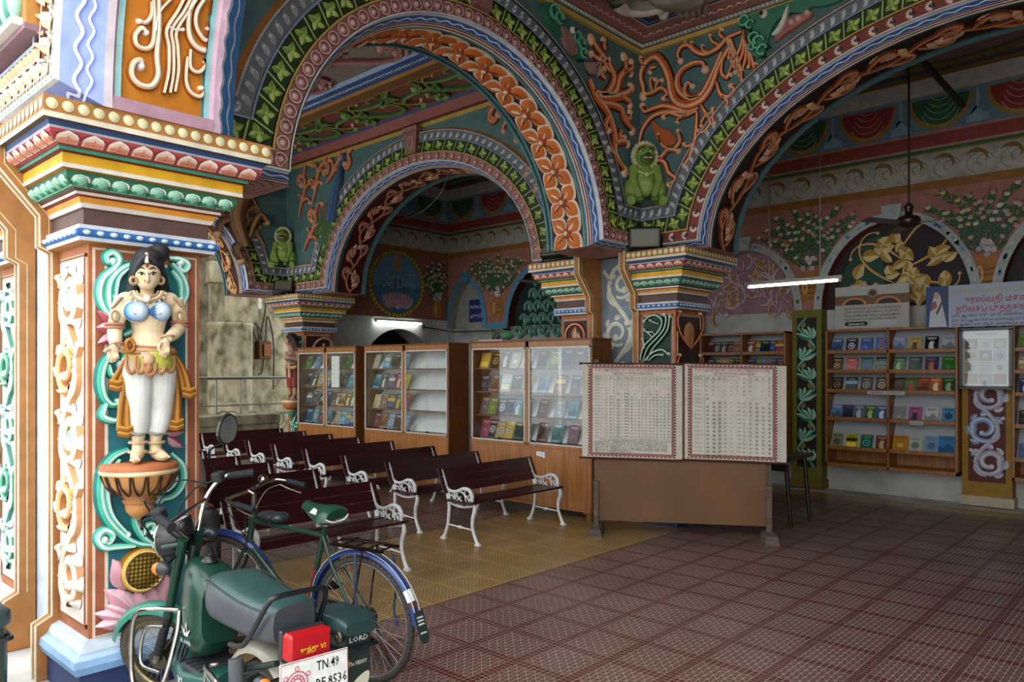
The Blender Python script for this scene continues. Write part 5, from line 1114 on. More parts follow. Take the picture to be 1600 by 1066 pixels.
for a in (-1, 1):
    ex = 230 + a * 9.2
    m.ell(S(ex, 428, .213), (.008, .0165, .0075), C('#ece8dc'), 10, 6); m.ell(S(ex + .4, 428.2, .2185), (.006, .0075, .0075), C('#2a1a10'), 8, 6)
    m.tube([S(ex - 5.5, 427.2 + (1 if a > 0 else -.5), .217), S(ex, 425, .2225), S(ex + 5.5, 427.2 + (-.5 if a > 0 else 1), .216)], .003, C('#1a1210'), 5)
    m.tube([S(230 + a * 3.5, 420.5, .222), S(230 + a * 9, 418, .221), S(230 + a * 15, 421, .207)], [.003, .0042, .002], C('#1a1210'), 5)
m.build('eyes', 'gloss', st)
m = MB(); m.ell(S(229.5, 438.3, .224), (.007, .017, .0045), C('#b5583c'), 10, 6); m.ell(S(229.5, 440.3, .222), (.008, .014, .005), C('#c06848'), 10, 6); m.ell(S(230, 415, .222), (.004, .006, .012), C('#8a2018'), 7, 5); m.build('lips', 'stucco', st)
jc = C('#b0906c'); jl = C('#e0cdb0'); m = MB()
m.tube([S(229, 396, .21), S(229.5, 404, .225), S(229.5, 411, .228)], [.008, .009, .011], jl, 7); m.build('head_ornament', 'stucco', st)
for a in (-1, 1):
    m = MB(); c = S(230 + a * 21.5, 438.5, .17); m.tube([c + Vector((0, math.cos(t) * .016, math.sin(t) * .018)) for t in [2 * pi * i / 12 for i in range(12)]], .008, jc, 6, True); m.ell(c, .007, C('#5a4030'), 6, 5); m.build('earring', 'stucco', st)
m = MB()
for ry, dy, w, c_ in ((17, 9, .008, jc), (22, 13, .009, jl), (26, 17, .0075, jc)):
    m.tube([S(230.5 + ry * math.cos(pi + pi * i / 14), 455.5 + dy * -math.sin(pi + pi * i / 14), .175 + .035 * math.sin(pi * i / 14)) for i in range(15)], w, c_, 6)
for k in range(9): t = pi + pi * (k + .5) / 9; m.ell(S(230.5 + 29 * math.cos(t), 455.5 - 20 * math.sin(t), .18 + .03 * math.sin(pi * (k + .5) / 9)), .008, jl, 6, 5)
m.ell(S(230, 467, .225), (.012, .02, .02), C('#ece0c8')); m.build('necklace', 'stucco', st)
for (ax, ay, r) in ((179.5, 512, .042), (179.5, 507, .042), (280.8, 509, .042), (280.8, 504, .042)):
    m = MB(); c = S(ax, ay, .12); m.tube([c + Vector((math.cos(t) * r, math.sin(t) * r, 0)) for t in [2 * pi * i / 14 for i in range(14)]], .0085, C('#a8745c'), 6, True); m.build('armlet', 'stucco', st)
for ax, ay, dx in ((182, 538, .185), (262, 527, .21)):
    m = MB(); c = S(ax, ay, dx); m.tube([c + Vector((math.cos(t) * .03, math.sin(t) * .03, .3 * .03 * math.cos(t))) for t in [2 * pi * i / 12 for i in range(12)]], .006, C('#b5866c'), 6, True); m.build('bracelet', 'stucco', st)
for a, x0 in ((-1, 186), (1, 276)):
    m = MB()
    for k in range(5): m.tube([S(x0 - a * 6 + a * k * 3, 465 + k * 3.5, .155), S(x0 + a * k * 3, 468 + k * 3.5, .165)], .006, jc, 5)
    m.build('shoulder_band', 'stucco', st)
for x in (180, 281): m = MB(); c = S(x, 494, .16); m.tube([c + Vector((0, math.cos(t) * .018, math.sin(t) * .026)) for t in [2 * pi * i / 12 for i in range(12)]], .006, jc, 6, True); m.ell(c, (.006, .009, .014), jl); m.build('arm_medallion', 'stucco', st)
def cup(m, c):
    c = Vector(c); nv, nu = 12, 18; vs = []; fs = []; cs = []
    for j in range(nv + 1):
        t = pi * j / nv
        for i in range(nu): b = 2 * pi * i / nu; vs.append(c + Vector((.064 * math.cos(t), .061 * math.sin(t) * math.cos(b), .056 * math.sin(t) * math.sin(b))))
    w0, w1 = C('#cfe0ea'), C('#2f78b8')
    for j in range(nv):
        k = min(1, max(0, (j - .5) / 4.5)); col = tuple(w0[q] * (1 - k) + w1[q] * k for q in range(3)) + (1,)
        for i in range(nu): fs.append((j * nu + i, (j + 1) * nu + i, (j + 1) * nu + (i + 1) % nu, j * nu + (i + 1) % nu)); cs.append(col)
    m.add(vs, fs, cs, True)
m = MB()
for a in (-1, 1):
    cup(m, S(231 + a * 17.5, 487, .182));
    for k in range(5): m.tube([S(231 + a * 2, 486 + k * .6, .222), S(231 + a * 8, 480 + k * 3.5, .24 - abs(k - 2) * .006), S(231 + a * 15, 476 + k * 5.5, .243 - abs(k - 2) * .01)], [.003, .004, .001], C('#2c6aa0'), 5)
    for k in range(3): m.ell(S(231 + a * 20 + k * 1.6 - 2, 490 + (k % 2) * 1.5, .246), .0028, C('#8a4058'), 5, 4)
m.ell(S(231, 486.5, .222), (.012, .012, .018), C('#2f76b4')); m.build('bodice', 'stucco', st)
# waistband, scalloped belt and sashes
m = MB(); bz, bb = C('#a8744a'), C('#c8a07a')
for k, (y, r, w) in enumerate(((541, .1, .011), (545, .107, .011), (549, .113, .012))):
    c = S(232, y, .11); m.tube([c + Vector((math.cos(t) * r * .95, math.sin(t) * r * 1.18, -.012 * math.cos(t))) for t in [2 * pi * i / 22 for i in range(22)]], w, (bz, bb, bz)[k], 7, True)
for (x0, x1, y0, y1, dx) in ((198, 212, 556, 584, .19), (212, 226, 556, 584, .215), (226, 244, 556, 588, .225), (244, 258, 556, 584, .215), (258, 272, 556, 582, .185)):
    for q, w in ((0, .009), (3.2, .006)): m.tube(cr([S(x0 + q, y0, dx), S(x0 + q, (y0 + y1) / 2 + 4, dx + .012), S((x0 + x1) / 2, y1 - q, dx + .02), S(x1 - q, (y0 + y1) / 2 + 4, dx + .012), S(x1 - q, y0, dx)], 5), w, (bz if q == 0 else bb), 6)
m.ell(S(233, 562, .24), (.018, .03, .03), bb); m.ell(S(233, 576, .245), (.014, .018, .024), bz)
for k in range(9): m.tube([S(222 + k * 2.6, 551, .225), S(222 + k * 2.6, 557, .23)], .004, C('#e0cdb0'), 5)
m.build('belt', 'stucco', st)
m = MB(); m.tube([S(233, 552, .115), S(233, 566, .118), S(233, 578, .12)], [.115, .125, .118], C('#b8b84a'), 18); m.build('short_skirt', 'stucco', st)
def sash(nm, pts, w, dx):
    m = MB(); P = cr([S(x, y, dx) for x, y in pts], 5); n = len(P)
    for k, (o, c) in enumerate(((-1, '#a8702a'), (-.33, '#c98a34'), (.33, '#b87a2c'), (1, '#8a5a20'))):
        m.tube([Vector(p) + Vector((.008 * (-1) ** k, o * w * (.6 + .6 * i / n), 0)) for i, p in enumerate(P)], [w * .34, w * .5, w * .62], C(c), 7)
    e = Vector(P[-1])
    for k in range(4): m.tube([e + Vector((.012, -w * 1.6, -.014 * k + .02)), e + Vector((.028, 0, -.014 * k + .008)), e + Vector((.012, w * 1.6, -.014 * k + .02))], .0095, C(('#c98a34', '#8a5a20')[k % 2]), 6)
    m.build(nm, 'stucco', st)
sash('sash', [(205, 552), (190, 580), (181, 600)], .022, .12); sash('sash', [(206, 556), (199, 600), (195, 640), (195, 672)], .026, .13)
sash('sash', [(270, 552), (285, 580), (293, 612)], .022, .12); sash('sash', [(266, 556), (273, 600), (274, 640), (272, 662)], .026, .13)
m = MB(); kc = S(203, 540, .19); m.tube([kc + Vector((0, math.cos(t) * .02, math.sin(t) * .032)) for t in [2 * pi * i / 12 for i in range(12)]], .011, C('#b5762c'), 7, True); m.ell(kc, (.012, .012, .02), C('#7a4a1c')); m.build('sash_knot', 'stucco', st)
# bracket under the figure
bk_ = thing('lotus_bracket', 'carved lotus bracket carrying the goddess figure', 'bracket', (XP + .1, 1.68, 1.0))
c = S(218, 722, .1); M_ = Matrix.Translation(c); k_ = .00338
m = MB(M_); m.lathe([(0, 0), (.18, -.002), (.19, -.02), (.19, -.034)], C('#a8643c'), 26); m.lathe([(.19, -.034), (.195, -.045), (.185, -.056)], C('#d8c49a'), 26); m.lathe([(.182, -.056), (.165, -.11), (.125, -.155), (.08, -.165)], C('#b8804a'), 26)
m.lathe([(.08, -.165), (.085, -.175), (.07, -.19), (.085, -.2), (.075, -.215)], C('#a06a3a'), 22); m.lathe([(.07, -.215), (.068, -.25), (.045, -.28), (.0, -.31)], C('#b8804a'), 20); m.build('bowl', 'stucco', bk_)
for k in range(9):
    a = -pi / 2 + pi * k / 8
    m = MB(M_); P = [(.186 * math.cos(a + q * .16), .186 * math.sin(a + q * .16), -.06) if False else None for q in (0,)]
    pts = []
    for i in range(11):
        q = -1 + 2 * i / 10; z = -.06 - .1 * (1 - q * q) ** .5; r = .186 - (.06 * ((-.06 - z) / .1) ** 1.6); pts.append((r * math.cos(a + q * .17) + .003, r * math.sin(a + q * .17), z))
    m.tube(pts, .0055, C('#3a2414'), 5); pts2 = [(p[0] * 1.0, p[1], -.06 + (p[2] + .06) * .78) for p in pts[2:-2]]; m.tube(pts2, .004, C('#e0c8a0'), 5); m.build('carved_petal', 'stucco', bk_)
# ---------------------------------------------------------------- praying figure of the far pillar
XQ, YQ = -11.72, 7.1
st2 = thing('praying_statue', 'small praying figure in red trousers on the far pillar', 'statue', (XQ, YQ, 1.1))
def Q(px, py, dy=0.0, dx=0.0): p = Vector(onY(px, py, YQ + dy)); p.x += dx; return p
m = MB(); m.ell(Q(453, 533), (.085, .09, .1), W_, 14, 10); m.ell(Q(450, 535, -.08), (.02, .03, .03), W_); m.tube([Q(455, 543), Q(456, 550)], [.05, .06], W_); m.tube([Q(456, 549), Q(457, 560), Q(458, 572)], [.1, .12, .1], W_, 14)
for a in (-1, 1): m.tube([Q(457 + a * 8, 551), Q(458 + a * 9, 562, -.06), Q(449 + a * 1.5, 559, -.2), Q(446, 553, -.2)], [.05, .045, .035, .03], W_, 9)
for k in range(4): m.tube([Q(446 + k * .8, 556, -.21), Q(445 + k * .8, 550, -.22)], .012, W_, 6)
for x in (453, 461): m.tube([Q(457, 568), Q(x, 590), Q(x, 606), Q(x, 618), Q(x - 4, 622, -.1)], [.06, .045, .045, .04, .035], W_, 9)
fuse(m, 'body', 'skin_brown', st2, .014, 2)
m = MB(); 
for x in (453.5, 461): m.tube([Q(457 + (x - 457) * .6, 570), Q(x, 585), Q(x, 606)], [.09, .075, .055], W_, 12)
fuse(m, 'trousers', 'trouser_red', st2, .014, 2)
m = MB(); m.ell(Q(456, 528, .02), (.1, .1, .09), C('#2a2422')); m.tube([Q(459, 530), Q(463, 540), Q(466, 548)], [.06, .05, .03], C('#2a2422')); m.build('hair', 'stucco', st2)
m = MB(); m.ell(Q(453, 561, -.09), (.08, .05, .06), C('#5a8ab0')); m.tube([Q(450, 573, -.11), Q(457, 575, -.13), Q(464, 573, -.11)], .03, C('#b8905a'), 7); m.tube([Q(452, 568, -.12), Q(453, 590, -.12)], [.02, .03], C('#c8a888'), 6); m.build('sash', 'stucco', st2)
b2 = thing('lotus_bracket', 'small lotus bracket below the praying figure', 'bracket', (XQ, YQ, .9))
m = MB(Matrix.Translation(Q(456, 626))); m.lathe([(0, .02), (.17, .01), (.18, -.03), (.13, -.12), (.08, -.15), (.09, -.18), (.05, -.28), (0, -.32)], [C('#a8643c'), C('#d8c49a'), C('#b8804a'), C('#9a3a2c'), C('#b8804a'), C('#3f8a70'), C('#b8804a')], 16); m.build('bowl', 'stucco', b2)
# ---------------------------------------------------------------- lettering
GLYPHS = {}
def letters(txt, size, fn, mb, col, h, align='LEFT', width=None):
    """flat lettering: fn(u, v) origin offset added by the caller through mb.xf"""
    key = txt
    if key not in GLYPHS:
        c = bpy.data.curves.new('t', 'FONT'); c.body = txt; c.size = 1; c.resolution_u = 1; c.offset = .009
        o = bpy.data.objects.new('t', c); me = o.to_mesh(); GLYPHS[key] = ([(v.co.x, v.co.y) for v in me.vertices], [tuple(p.vertices) for p in me.polygons])
        o.to_mesh_clear(); bpy.data.objects.remove(o); bpy.data.curves.remove(c)
    vs, fs = GLYPHS[key]
    if not vs: return
    w = (max(v[0] for v in vs) - min(v[0] for v in vs)) * size; k = size * (width / w if width and w > 0 else 1)
    mb.add([(fn[0] + x * k, fn[1] + y * size, h) for x, y in vs], fs, col)
# ---------------------------------------------------------------- benches
IRON = C('#d2d4d4')
def make_bench():
    b = thing('park_bench', 'x', 'bench', (0, 0, 0), 0, 'maroon slat benches in the waiting bay')
    for y in (-.665, .665):
        up = (0, 1, 0)
        m = MB(); m.tube(cr([(-.235, y, .012), (-.2, y, .07), (-.165, y, .18), (-.15, y, .32), (-.158, y, .42), (-.2, y, .54), (-.262, y, .68), (-.27, y, .695)], 4), [.022, .017, .016, .018, .02, .02, .019, .012], IRON, 8); m.bbox((-.262, y - .022, 0), (-.2, y + .022, .025), IRON, .006)
        for k in range(5): m.ell((-.178 - k * .018, y, .48 + k * .043), (.012, .0215, .012), C('#b8baba'), 6, 5)
        l1 = m.build('rear_leg', 'enamel', b, False)
        m = MB(); m.tube(cr([(.25, y, .012), (.215, y, .07), (.178, y, .16), (.178, y, .25), (.205, y, .33), (.2, y, .385)], 4), [.022, .017, .016, .019, .022, .016], IRON, 8); m.bbox((.215, y - .022, 0), (.278, y + .022, .025), IRON, .006); m.build('front_leg', 'enamel', b, False)
        m = MB(); m.tube(cr([(-.155, y, .385), (-.08, y, .362), (.03, y, .352), (.13, y, .365), (.205, y, .385)], 4), .013, IRON, 6); m.tube(cr([(-.155, y, .41), (.02, y, .392), (.19, y, .4)], 4), .009, IRON, 6)
        for k in range(5): m.tube([(-.12 + k * .07, y, .362), (-.1 + k * .07, y, .398)], .007, IRON, 5)
        m.build('seat_rail', 'enamel', b, False)
        m = MB(); m.tube(cr([(-.195, y, .535), (-.15, y, .5), (-.08, y, .492), (-.02, y, .505), (.05, y, .532), (.12, y, .53), (.165, y, .49), (.172, y, .44), (.165, y, .39)], 4), [.014, .016, .016, .018, .02, .018, .014], IRON, 7)
        for P in ([(-.16, y, .5), (-.14, y, .44), (-.13, y, .395)], [(-.15, y, .45), (-.1, y, .45), (-.08, y, .4)], [(-.08, y, .49), (-.06, y, .44), (-.075, y, .395)], [(-.02, y, .5), (-.04, y, .46), (-.01, y, .43), (.015, y, .45)], [(-.05, y, .4), (-.01, y, .425), (.04, y, .4)], [(.0, y, .5), (.06, y, .48), (.09, y, .4)], [(.08, y, .52), (.07, y, .48), (.1, y, .455), (.125, y, .475)], [(.1, y, .46), (.13, y, .42), (.12, y, .395)], [(.14, y, .5), (.15, y, .46), (.14, y, .43)]): m.tube(cr(P, 3), .0085, IRON, 5)
        m.build('armrest', 'enamel', b, False)
        m = MB(); m.tube([(-.175, y, .16), (.18, y, .145)], .009, IRON, 6); m.ell((0, y, .152), (.022, .016, .018), IRON, 8, 6); m.tube([(-.03, y, .152), (.03, y, .152)], .013, IRON, 6); m.build('stretcher', 'enamel', b, False)
    dx, dz = -.062, .143; L = math.hypot(dx, dz); ux, uz = dx / L, dz / L
    for k in range(3):
        m = MB(); s0 = .012 + k * .088; p = (-.168 + ux * s0, .452 + uz * s0); nx, nz = uz, -ux
        q = [(0, 0), (.083 * ux, .083 * uz), (.083 * ux + .02 * nx, .083 * uz + .02 * nz), (.02 * nx, .02 * nz)]
        m.xf = lambda u, v, h: (p[0] + u, h, p[1] + v); m.prism(q, -.72, .72, C('#3a0f17')); m.build('back_slat', 'bench_paint', b, False)
    for k in range(4):
        m = MB(); x = -.14 + k * .089; z = .4 - .012 * math.sin(pi * (k + .5) / 4); m.bbox((x, -.72, z), (x + .082, .72, z + .022), C('#3a0f17'), .004); m.build('seat_slat', 'bench_paint', b, False)
    return b
proto = make_bench(); ordn = ['first', 'second', 'third', 'fourth', 'fifth', 'sixth', 'seventh', 'eighth', 'ninth', 'tenth', 'eleventh', 'twelfth']
spots = [(-5.425, 5.815), (-6.28, 5.82), (-7.13, 5.85), (-8.1, 5.95), (-8.93, 6.0), (-9.7, 6.04), (-10.47, 6.08), (-11.25, 6.1)]
spotsA = [(-5.21, 3.45), (-6.3, 3.55), (-7.15, 3.55), (-7.95, 3.6), (-8.75, 3.6), (-9.55, 3.65)]
first = True
for lst, where in ((spots, 'in the row along the bookcases, counted from the charts'), (spotsA, 'in the row behind the bicycle, counted from it')):
    for k, (x, y) in enumerate(lst):
        o = proto if first else copy_tree(proto); first = False
        o.matrix_basis = Matrix.Translation((x, y, 0)) @ Matrix.Rotation(RN.uniform(-.02, .02), 4, 'Z')
        o['label'] = '%s maroon slat bench %s' % (ordn[k], where)
# ---------------------------------------------------------------- books
MOTIF = ['plain', 'disc', 'peak', 'figure', 'band', 'lotus']
def cname(h):
    import colorsys
    r, g_, b = [int(h[i:i + 2], 16) / 255 for i in (1, 3, 5)]; H, S_, V_ = colorsys.rgb_to_hsv(r, g_, b)
    if V_ < .17: return 'black'
    if S_ < .16: return 'white' if V_ > .72 else 'grey'
    t = 'dark ' if V_ < .42 else ('pale ' if S_ < .38 and V_ > .6 else '')
    for lim, n in ((.04, 'red'), (.11, 'orange' if V_ > .5 else 'brown'), (.18, 'yellow' if V_ > .5 else 'olive'), (.42, 'green'), (.52, 'teal'), (.7, 'blue'), (.8, 'purple'), (.94, 'pink'), (1.1, 'red')):
        if H < lim: return t + n
def book(loc, rz, w, h, hexc, motif, label, group, lean=.18, acc='#d8d4c8'):
    t = .016; o_m = MB(); c = C(hexc); ac = C(acc); pg = C('#d2cec2')
    o_m.box((-w / 2 + .002, .002, .002), (w / 2 - .002, t - .002, h - .002), pg); o_m.box((-w / 2, 0, 0), (w / 2, .002, h), c); o_m.box((-w / 2, t - .002, 0), (w / 2, t, h), c); o_m.box((-w / 2, 0, 0), (-w / 2 + .003, t, h), c)
    ob = thing_mesh('book', o_m, 'cover', label, 'book', group)
    ob.matrix_basis = Matrix.Translation(loc) @ Matrix.Rotation(rz, 4, 'Z') @ Matrix.Rotation(-lean, 4, 'X')
    m = MB(lambda u, v, q: (u, -.0012 - q, v)); d = tuple(x * .45 for x in c[:3]) + (1,); l = tuple(min(1, x * 1.6 + .06) for x in c[:3]) + (1,)
    if motif == 'disc':
        m.disk((0, h * .45), w * .3, 0, ac); m.disk((0, h * .45), w * .21, .0005, d); m.disk((0, h * .45), w * .1, .001, ac)
    elif motif == 'peak':
        m.flat([(-w * .48, h * .1), (w * .48, h * .1), (w * .48, h * .3), (w * .1, h * .62), (-w * .2, h * .35), (-w * .48, h * .45)], 0, d); m.flat([(-w * .48, 0.004), (w * .48, 0.004), (w * .48, h * .12), (-w * .48, h * .12)], .0005, l)
    elif motif == 'figure':
        m.flat([(-w * .25, h * .06), (w * .22, h * .06), (w * .14, h * .4), (w * .2, h * .6), (0, h * .72), (-w * .18, h * .55)], 0, ac); m.disk((.01 * w, h * .7), w * .1, .0005, l); m.flat([(-w * .4, h * .1), (-w * .1, h * .1), (-w * .28, h * .35)], .0004, d)
    elif motif == 'band':
        m.flat([(-w * .48, h * .5), (w * .48, h * .5), (w * .48, h * .74), (-w * .48, h * .74)], 0, ac); m.flat([(-w * .4, h * .12), (w * .4, h * .12), (w * .4, h * .42), (-w * .4, h * .42)], 0, l)
    elif motif == 'lotus':
        for k in range(6): a = pi * k / 5; m.flat([(0, h * .3), (math.cos(a) * w * .34 - .004, h * .3 + math.sin(a) * w * .34), (math.cos(a) * w * .4, h * .32 + math.sin(a) * w * .4)], .0002 * k, ac)
        m.disk((0, h * .3), w * .13, .002, l)
    else: m.disk((0, h * .4), (w * .2, w * .15), 0, l)
    m.flat([(-w * .36, h * .86), (w * .36, h * .86), (w * .36, h * .9), (-w * .36, h * .9)], 0, ac); m.flat([(-w * .25, h * .79), (w * .28, h * .79), (w * .28, h * .82), (-w * .25, h * .82)], 0, ac)
    m.build('cover_print', 'cover', ob, False); return ob
def thing_mesh(name, mb, mat, label, cat, group=None):
    o = mb.build(name, mat); return tag(o, label, cat, group)
PAL = ['#3a6a98', '#8a4a2c', '#2c4a5a', '#5a3a4a', '#4a7a2c', '#2c3f6a', '#6a8ab0', '#3f5a8a', '#8a98a8', '#4a4e54', '#24402c', '#20384a', '#5a5f58', '#1f3a2a', '#98704a', '#32281c', '#6a2438', '#a8864a', '#3a4a50', '#4a90b0', '#c8b48a', '#6a3a2c', '#3a7a78', '#c0b8a4', '#5a8aa0', '#8a2c44', '#5a98b8', '#4a1f24', '#c8a834', '#6a8a34', '#2c1f20', '#3a2428', '#8a6a5a', '#9a3a54']
# ---------------------------------------------------------------- glass bookcases
def bookcase(x0, x1, label, whr, fills, seed):
    Y0, Y1, zt, zb = 6.78, 7.15, 2.05, .1; o = thing('glass_bookcase', label, 'bookcase', ((x0 + x1) / 2, 6.96, 0), 0, 'glass-fronted bookcases'); rr = random.Random(seed)
    def P(nm, lo, hi, mat='wood', b=.004): m = MB(); m.bbox(lo, hi, C('#9a6030'), b); return m.build(nm, mat, o)
    P('side_panel', (x0, Y0, zb), (x0 + .025, Y1, zt - .02), 'darkwood'); P('side_panel', (x1 - .025, Y0, zb), (x1, Y1, zt - .02), 'darkwood'); P('top', (x0 - .01, Y0 - .01, zt - .02), (x1 + .01, Y1, zt), 'darkwood'); P('bottom', (x0, Y0, zb), (x1, Y1, zb + .03))
    P('front_panel', (x0 + .025, Y0 + .004, zb + .03), (x1 - .025, Y0 + .02, .8)); 
    for a in (x0 + .02, x1 - .09): P('foot', (a, Y0 + .01, 0), (a + .07, Y0 + .06, zb), 'darkwood'); P('foot', (a, Y1 - .06, 0), (a + .07, Y1 - .01, zb), 'darkwood')
    m = MB(); m.box((x0 + .025, Y1 - .015, .8), (x1 - .025, Y1, zt - .02), C('#e4e6e8')); m.build('back_panel', 'matte', o)
    xm = (x0 + x1) / 2; P('mullion', (xm - .03, Y0, .8), (xm + .03, Y0 + .03, zt - .02)); P('lower_rail', (x0 + .025, Y0, .78), (x1 - .025, Y0 + .03, .82)); P('upper_rail', (x0 + .025, Y0, zt - .09), (x1 - .025, Y0 + .03, zt - .02))
    for a, b in ((x0 + .03, xm - .03), (xm + .03, x1 - .03)):
        m = MB()
        for lo, hi in (((a, Y0 - .004, .82), (b, Y0 + .01, .836)), ((a, Y0 - .004, zt - .106), (b, Y0 + .01, zt - .09)), ((a, Y0 - .004, .82), (a + .016, Y0 + .01, zt - .09)), ((b - .016, Y0 - .004, .82), (b, Y0 + .01, zt - .09))): m.box(lo, hi, C('#c8c4bc'))
        m.build('pane_frame', 'enamel', o)
        h_ = (a + b) / 2
        for k, (p, q) in enumerate(((a + .014, h_ + .04), (h_ - .02, b - .014))):
            m = MB(); m.box((p, Y0 + .012 + k * .008, .83), (q, Y0 + .016 + k * .008, zt - .1), C('#ffffff')); g_ = m.build('glass_pane', 'glass', o)
            m = MB(); m.box((p + .02, Y0 + .006, .835), (p + .06, Y0 + .02, .86), C('#15151a')); m.build('pane_clip', 'matte', g_)
    for k, z in enumerate((.84, 1.13, 1.42, 1.71)):
        P('shelf', (x0 + .025, Y0 + .05, z - .015), (x1 - .025, Y1, z), 'darkwood', .002)
        m = MB(lambda u, v, h: (u, v, h)); m.add([(x0 + .03, Y0 + .13, z + .001), (x1 - .03, Y0 + .13, z + .001), (x1 - .03, Y1 - .03, z + .24), (x0 + .03, Y1 - .03, z + .24)], [(0, 1, 2, 3)], C('#e6e8ea')); m.build('display_board', 'matte', o)
        row = ('bottom', 'third', 'second', 'top')[k]; n_ = 0
        for half, (a, b) in enumerate(((x0 + .05, xm - .05), (xm + .05, x1 - .05))):
            cnt = fills[half][3 - k]
            for j in range(cnt):
                n_ += 1; w = rr.uniform(.135, .165); h = rr.uniform(.205, .235); x = a + w / 2 + (b - a - w) * ((j + rr.uniform(-.1, .1)) / max(1, cnt - 1) if cnt > 1 else .5); x = min(max(x, a + w / 2), b - w / 2)
                hc = rr.choice(PAL); mo = rr.choice(MOTIF); book((x, Y0 + .11 + .002 * (j % 2), z + .004), rr.uniform(-.06, .06), w, h, hc, mo, '%s %s book, %s in the %s row of %s' % (cname(hc), {'plain': 'plain', 'disc': 'ringed', 'peak': 'hill-scene', 'figure': 'figure-cover', 'band': 'banded', 'lotus': 'lotus-cover'}[mo], ordn[n_ - 1], row, whr), 'books in ' + whr, .34, rr.choice(('#d8d4c8', '#d8b04a', '#c8d8e0', '#e0c8b8')))
    return o
bookcase(-6.94, -5.015, 'full glass bookcase standing next to the alphabet charts', 'the bookcase by the charts', ((5, 5, 6, 6), (5, 4, 4, 4)), 5)
bookcase(-9.177, -7.343, 'middle glass bookcase with an empty half', 'the half-empty bookcase', ((4, 5, 5, 5), (0, 0, 0, 0)), 6)
bookcase(-10.98, -9.374, 'farthest glass bookcase beside the praying figure', 'the bookcase by the praying figure', ((3, 4, 4, 4), (3, 4, 5, 5)), 9)
m = MB(lambda u, v, h: (u, 6.8 + h, v)); m.flat([(-10.05, 1.42), (-9.84, 1.42), (-9.84, 1.9), (-10.05, 1.9)], .012, C('#e8e8e4'))
for k in range(6): m.flat([(-10.0, 1.48 + k * .07), (-9.985, 1.48 + k * .07), (-9.985, 1.495 + k * .07), (-10.0, 1.495 + k * .07)], .010, C('#404448'))
tag(m.build('paper_notice', 'print'), 'white paper notice behind the glass of the farthest bookcase', 'notice')
m = MB(); 
for k in range(3): m.box((-5.82 + k * .045, 6.772, .685 - .008 * k), (-5.785 + k * .045, 6.785, .735), C('#d8d8d4'))
tag(m.build('sticker', 'print'), 'small white label stuck on the bookcase front panel', 'sticker')
# things on top of the bookcases
m = MB(); m.bbox((-6.86, 6.85, 2.052), (-6.45, 7.1, 2.07), C('#c8c4bc'), .003); tag(m.build('flat_carton', 'matte'), 'thin white carton lying on the bookcase by the charts', 'carton')
m = MB(); m.ell((-6.45, 6.95, 2.12), (.1, .08, .05), C('#3f7a5a'), 10, 6)
for k in range(8): m.tube(cr([(-6.45 + k * .02, 6.95, 2.1), (-6.55 + k * .05, 6.93, 2.2 - k * .01), (-6.75 + k * .06, 6.92, 2.12)], 4), .004, C('#5a8a6a'), 5)
tag(m.build('cord_bundle', 'matte'), 'tangle of green cord on the bookcase by the charts', 'cord')
# ---------------------------------------------------------------- wall shelves
ROWZ = [1.967, 1.70, 1.433, 1.051, .65]
def wallshelf(x0, x1, label, whr, rows, group, zt=2.25, low=.36):
    o = thing('book_shelf', label, 'shelf', ((x0 + x1) / 2, 10.95, 0), 0, 'open wall shelves'); Y0, Y1 = 10.74, 11.1
    def P(nm, lo, hi, mat='wood'): m = MB(); m.bbox(lo, hi, C('#9a6030'), .004); return m.build(nm, mat, o)
    P('side_panel', (x0, Y0, low), (x0 + .03, Y1, zt)); P('side_panel', (x1 - .03, Y0, low), (x1, Y1, zt)); P('top', (x0, Y0, zt - .035), (x1, Y1, zt)); P('bottom', (x0, Y0, low), (x1, Y1, low + .05)); xm = (x0 + x1) / 2; P('divider', (xm - .015, Y0, low), (xm + .015, Y1, zt))
    P('back_panel', (x0, Y1, low), (x1, Y1 + .015, zt), 'wood')
    for z in ROWZ:
        P('shelf', (x0 + .03, Y0 + .04, z - .05), (x1 - .03, Y1, z - .035), 'wood'); P('shelf_lip', (x0 + .03, Y0, z - .055), (x1 - .03, Y0 + .02, z - .005))
        m = MB(); top = z + .25 if z > 1.2 else z + .35
        m.add([(x0 + .03, Y0 + .1, z - .03), (x1 - .03, Y0 + .1, z - .03), (x1 - .03, Y1 - .05, top), (x0 + .03, Y1 - .05, top)], [(0, 1, 2, 3)], C('#b8bcc0')); m.build('display_board', 'matte', o)
    for r, (z, halves) in enumerate(zip(ROWZ, rows)):
        n_ = 0
        for (a, b), lst in zip(((x0 + .05, xm - .03), (xm + .03, x1 - .05)), halves):
            for j, it in enumerate(lst):
                n_ += 1; hc, mo, ac, w, h = it if len(it) == 5 else tuple(it) + (.152, .2); x = a + w / 2 + (b - a - w) * (j / max(1, len(lst) - 1) if len(lst) > 1 else .3)
                book((x, Y0 + .07 + .003 * (j % 2), z - .034), 0, w, h, hc, mo, '%s %s book, %s on the %s shelf %s' % (cname(hc), {'plain': 'plain', 'disc': 'ringed', 'peak': 'hill-scene', 'figure': 'figure-cover', 'band': 'banded', 'lotus': 'lotus-cover'}[mo], ordn[n_ - 1], ('top', 'second', 'middle', 'fourth', 'lowest')[r], whr), group, .3, ac)
    return o
W = '#d8d8d4'
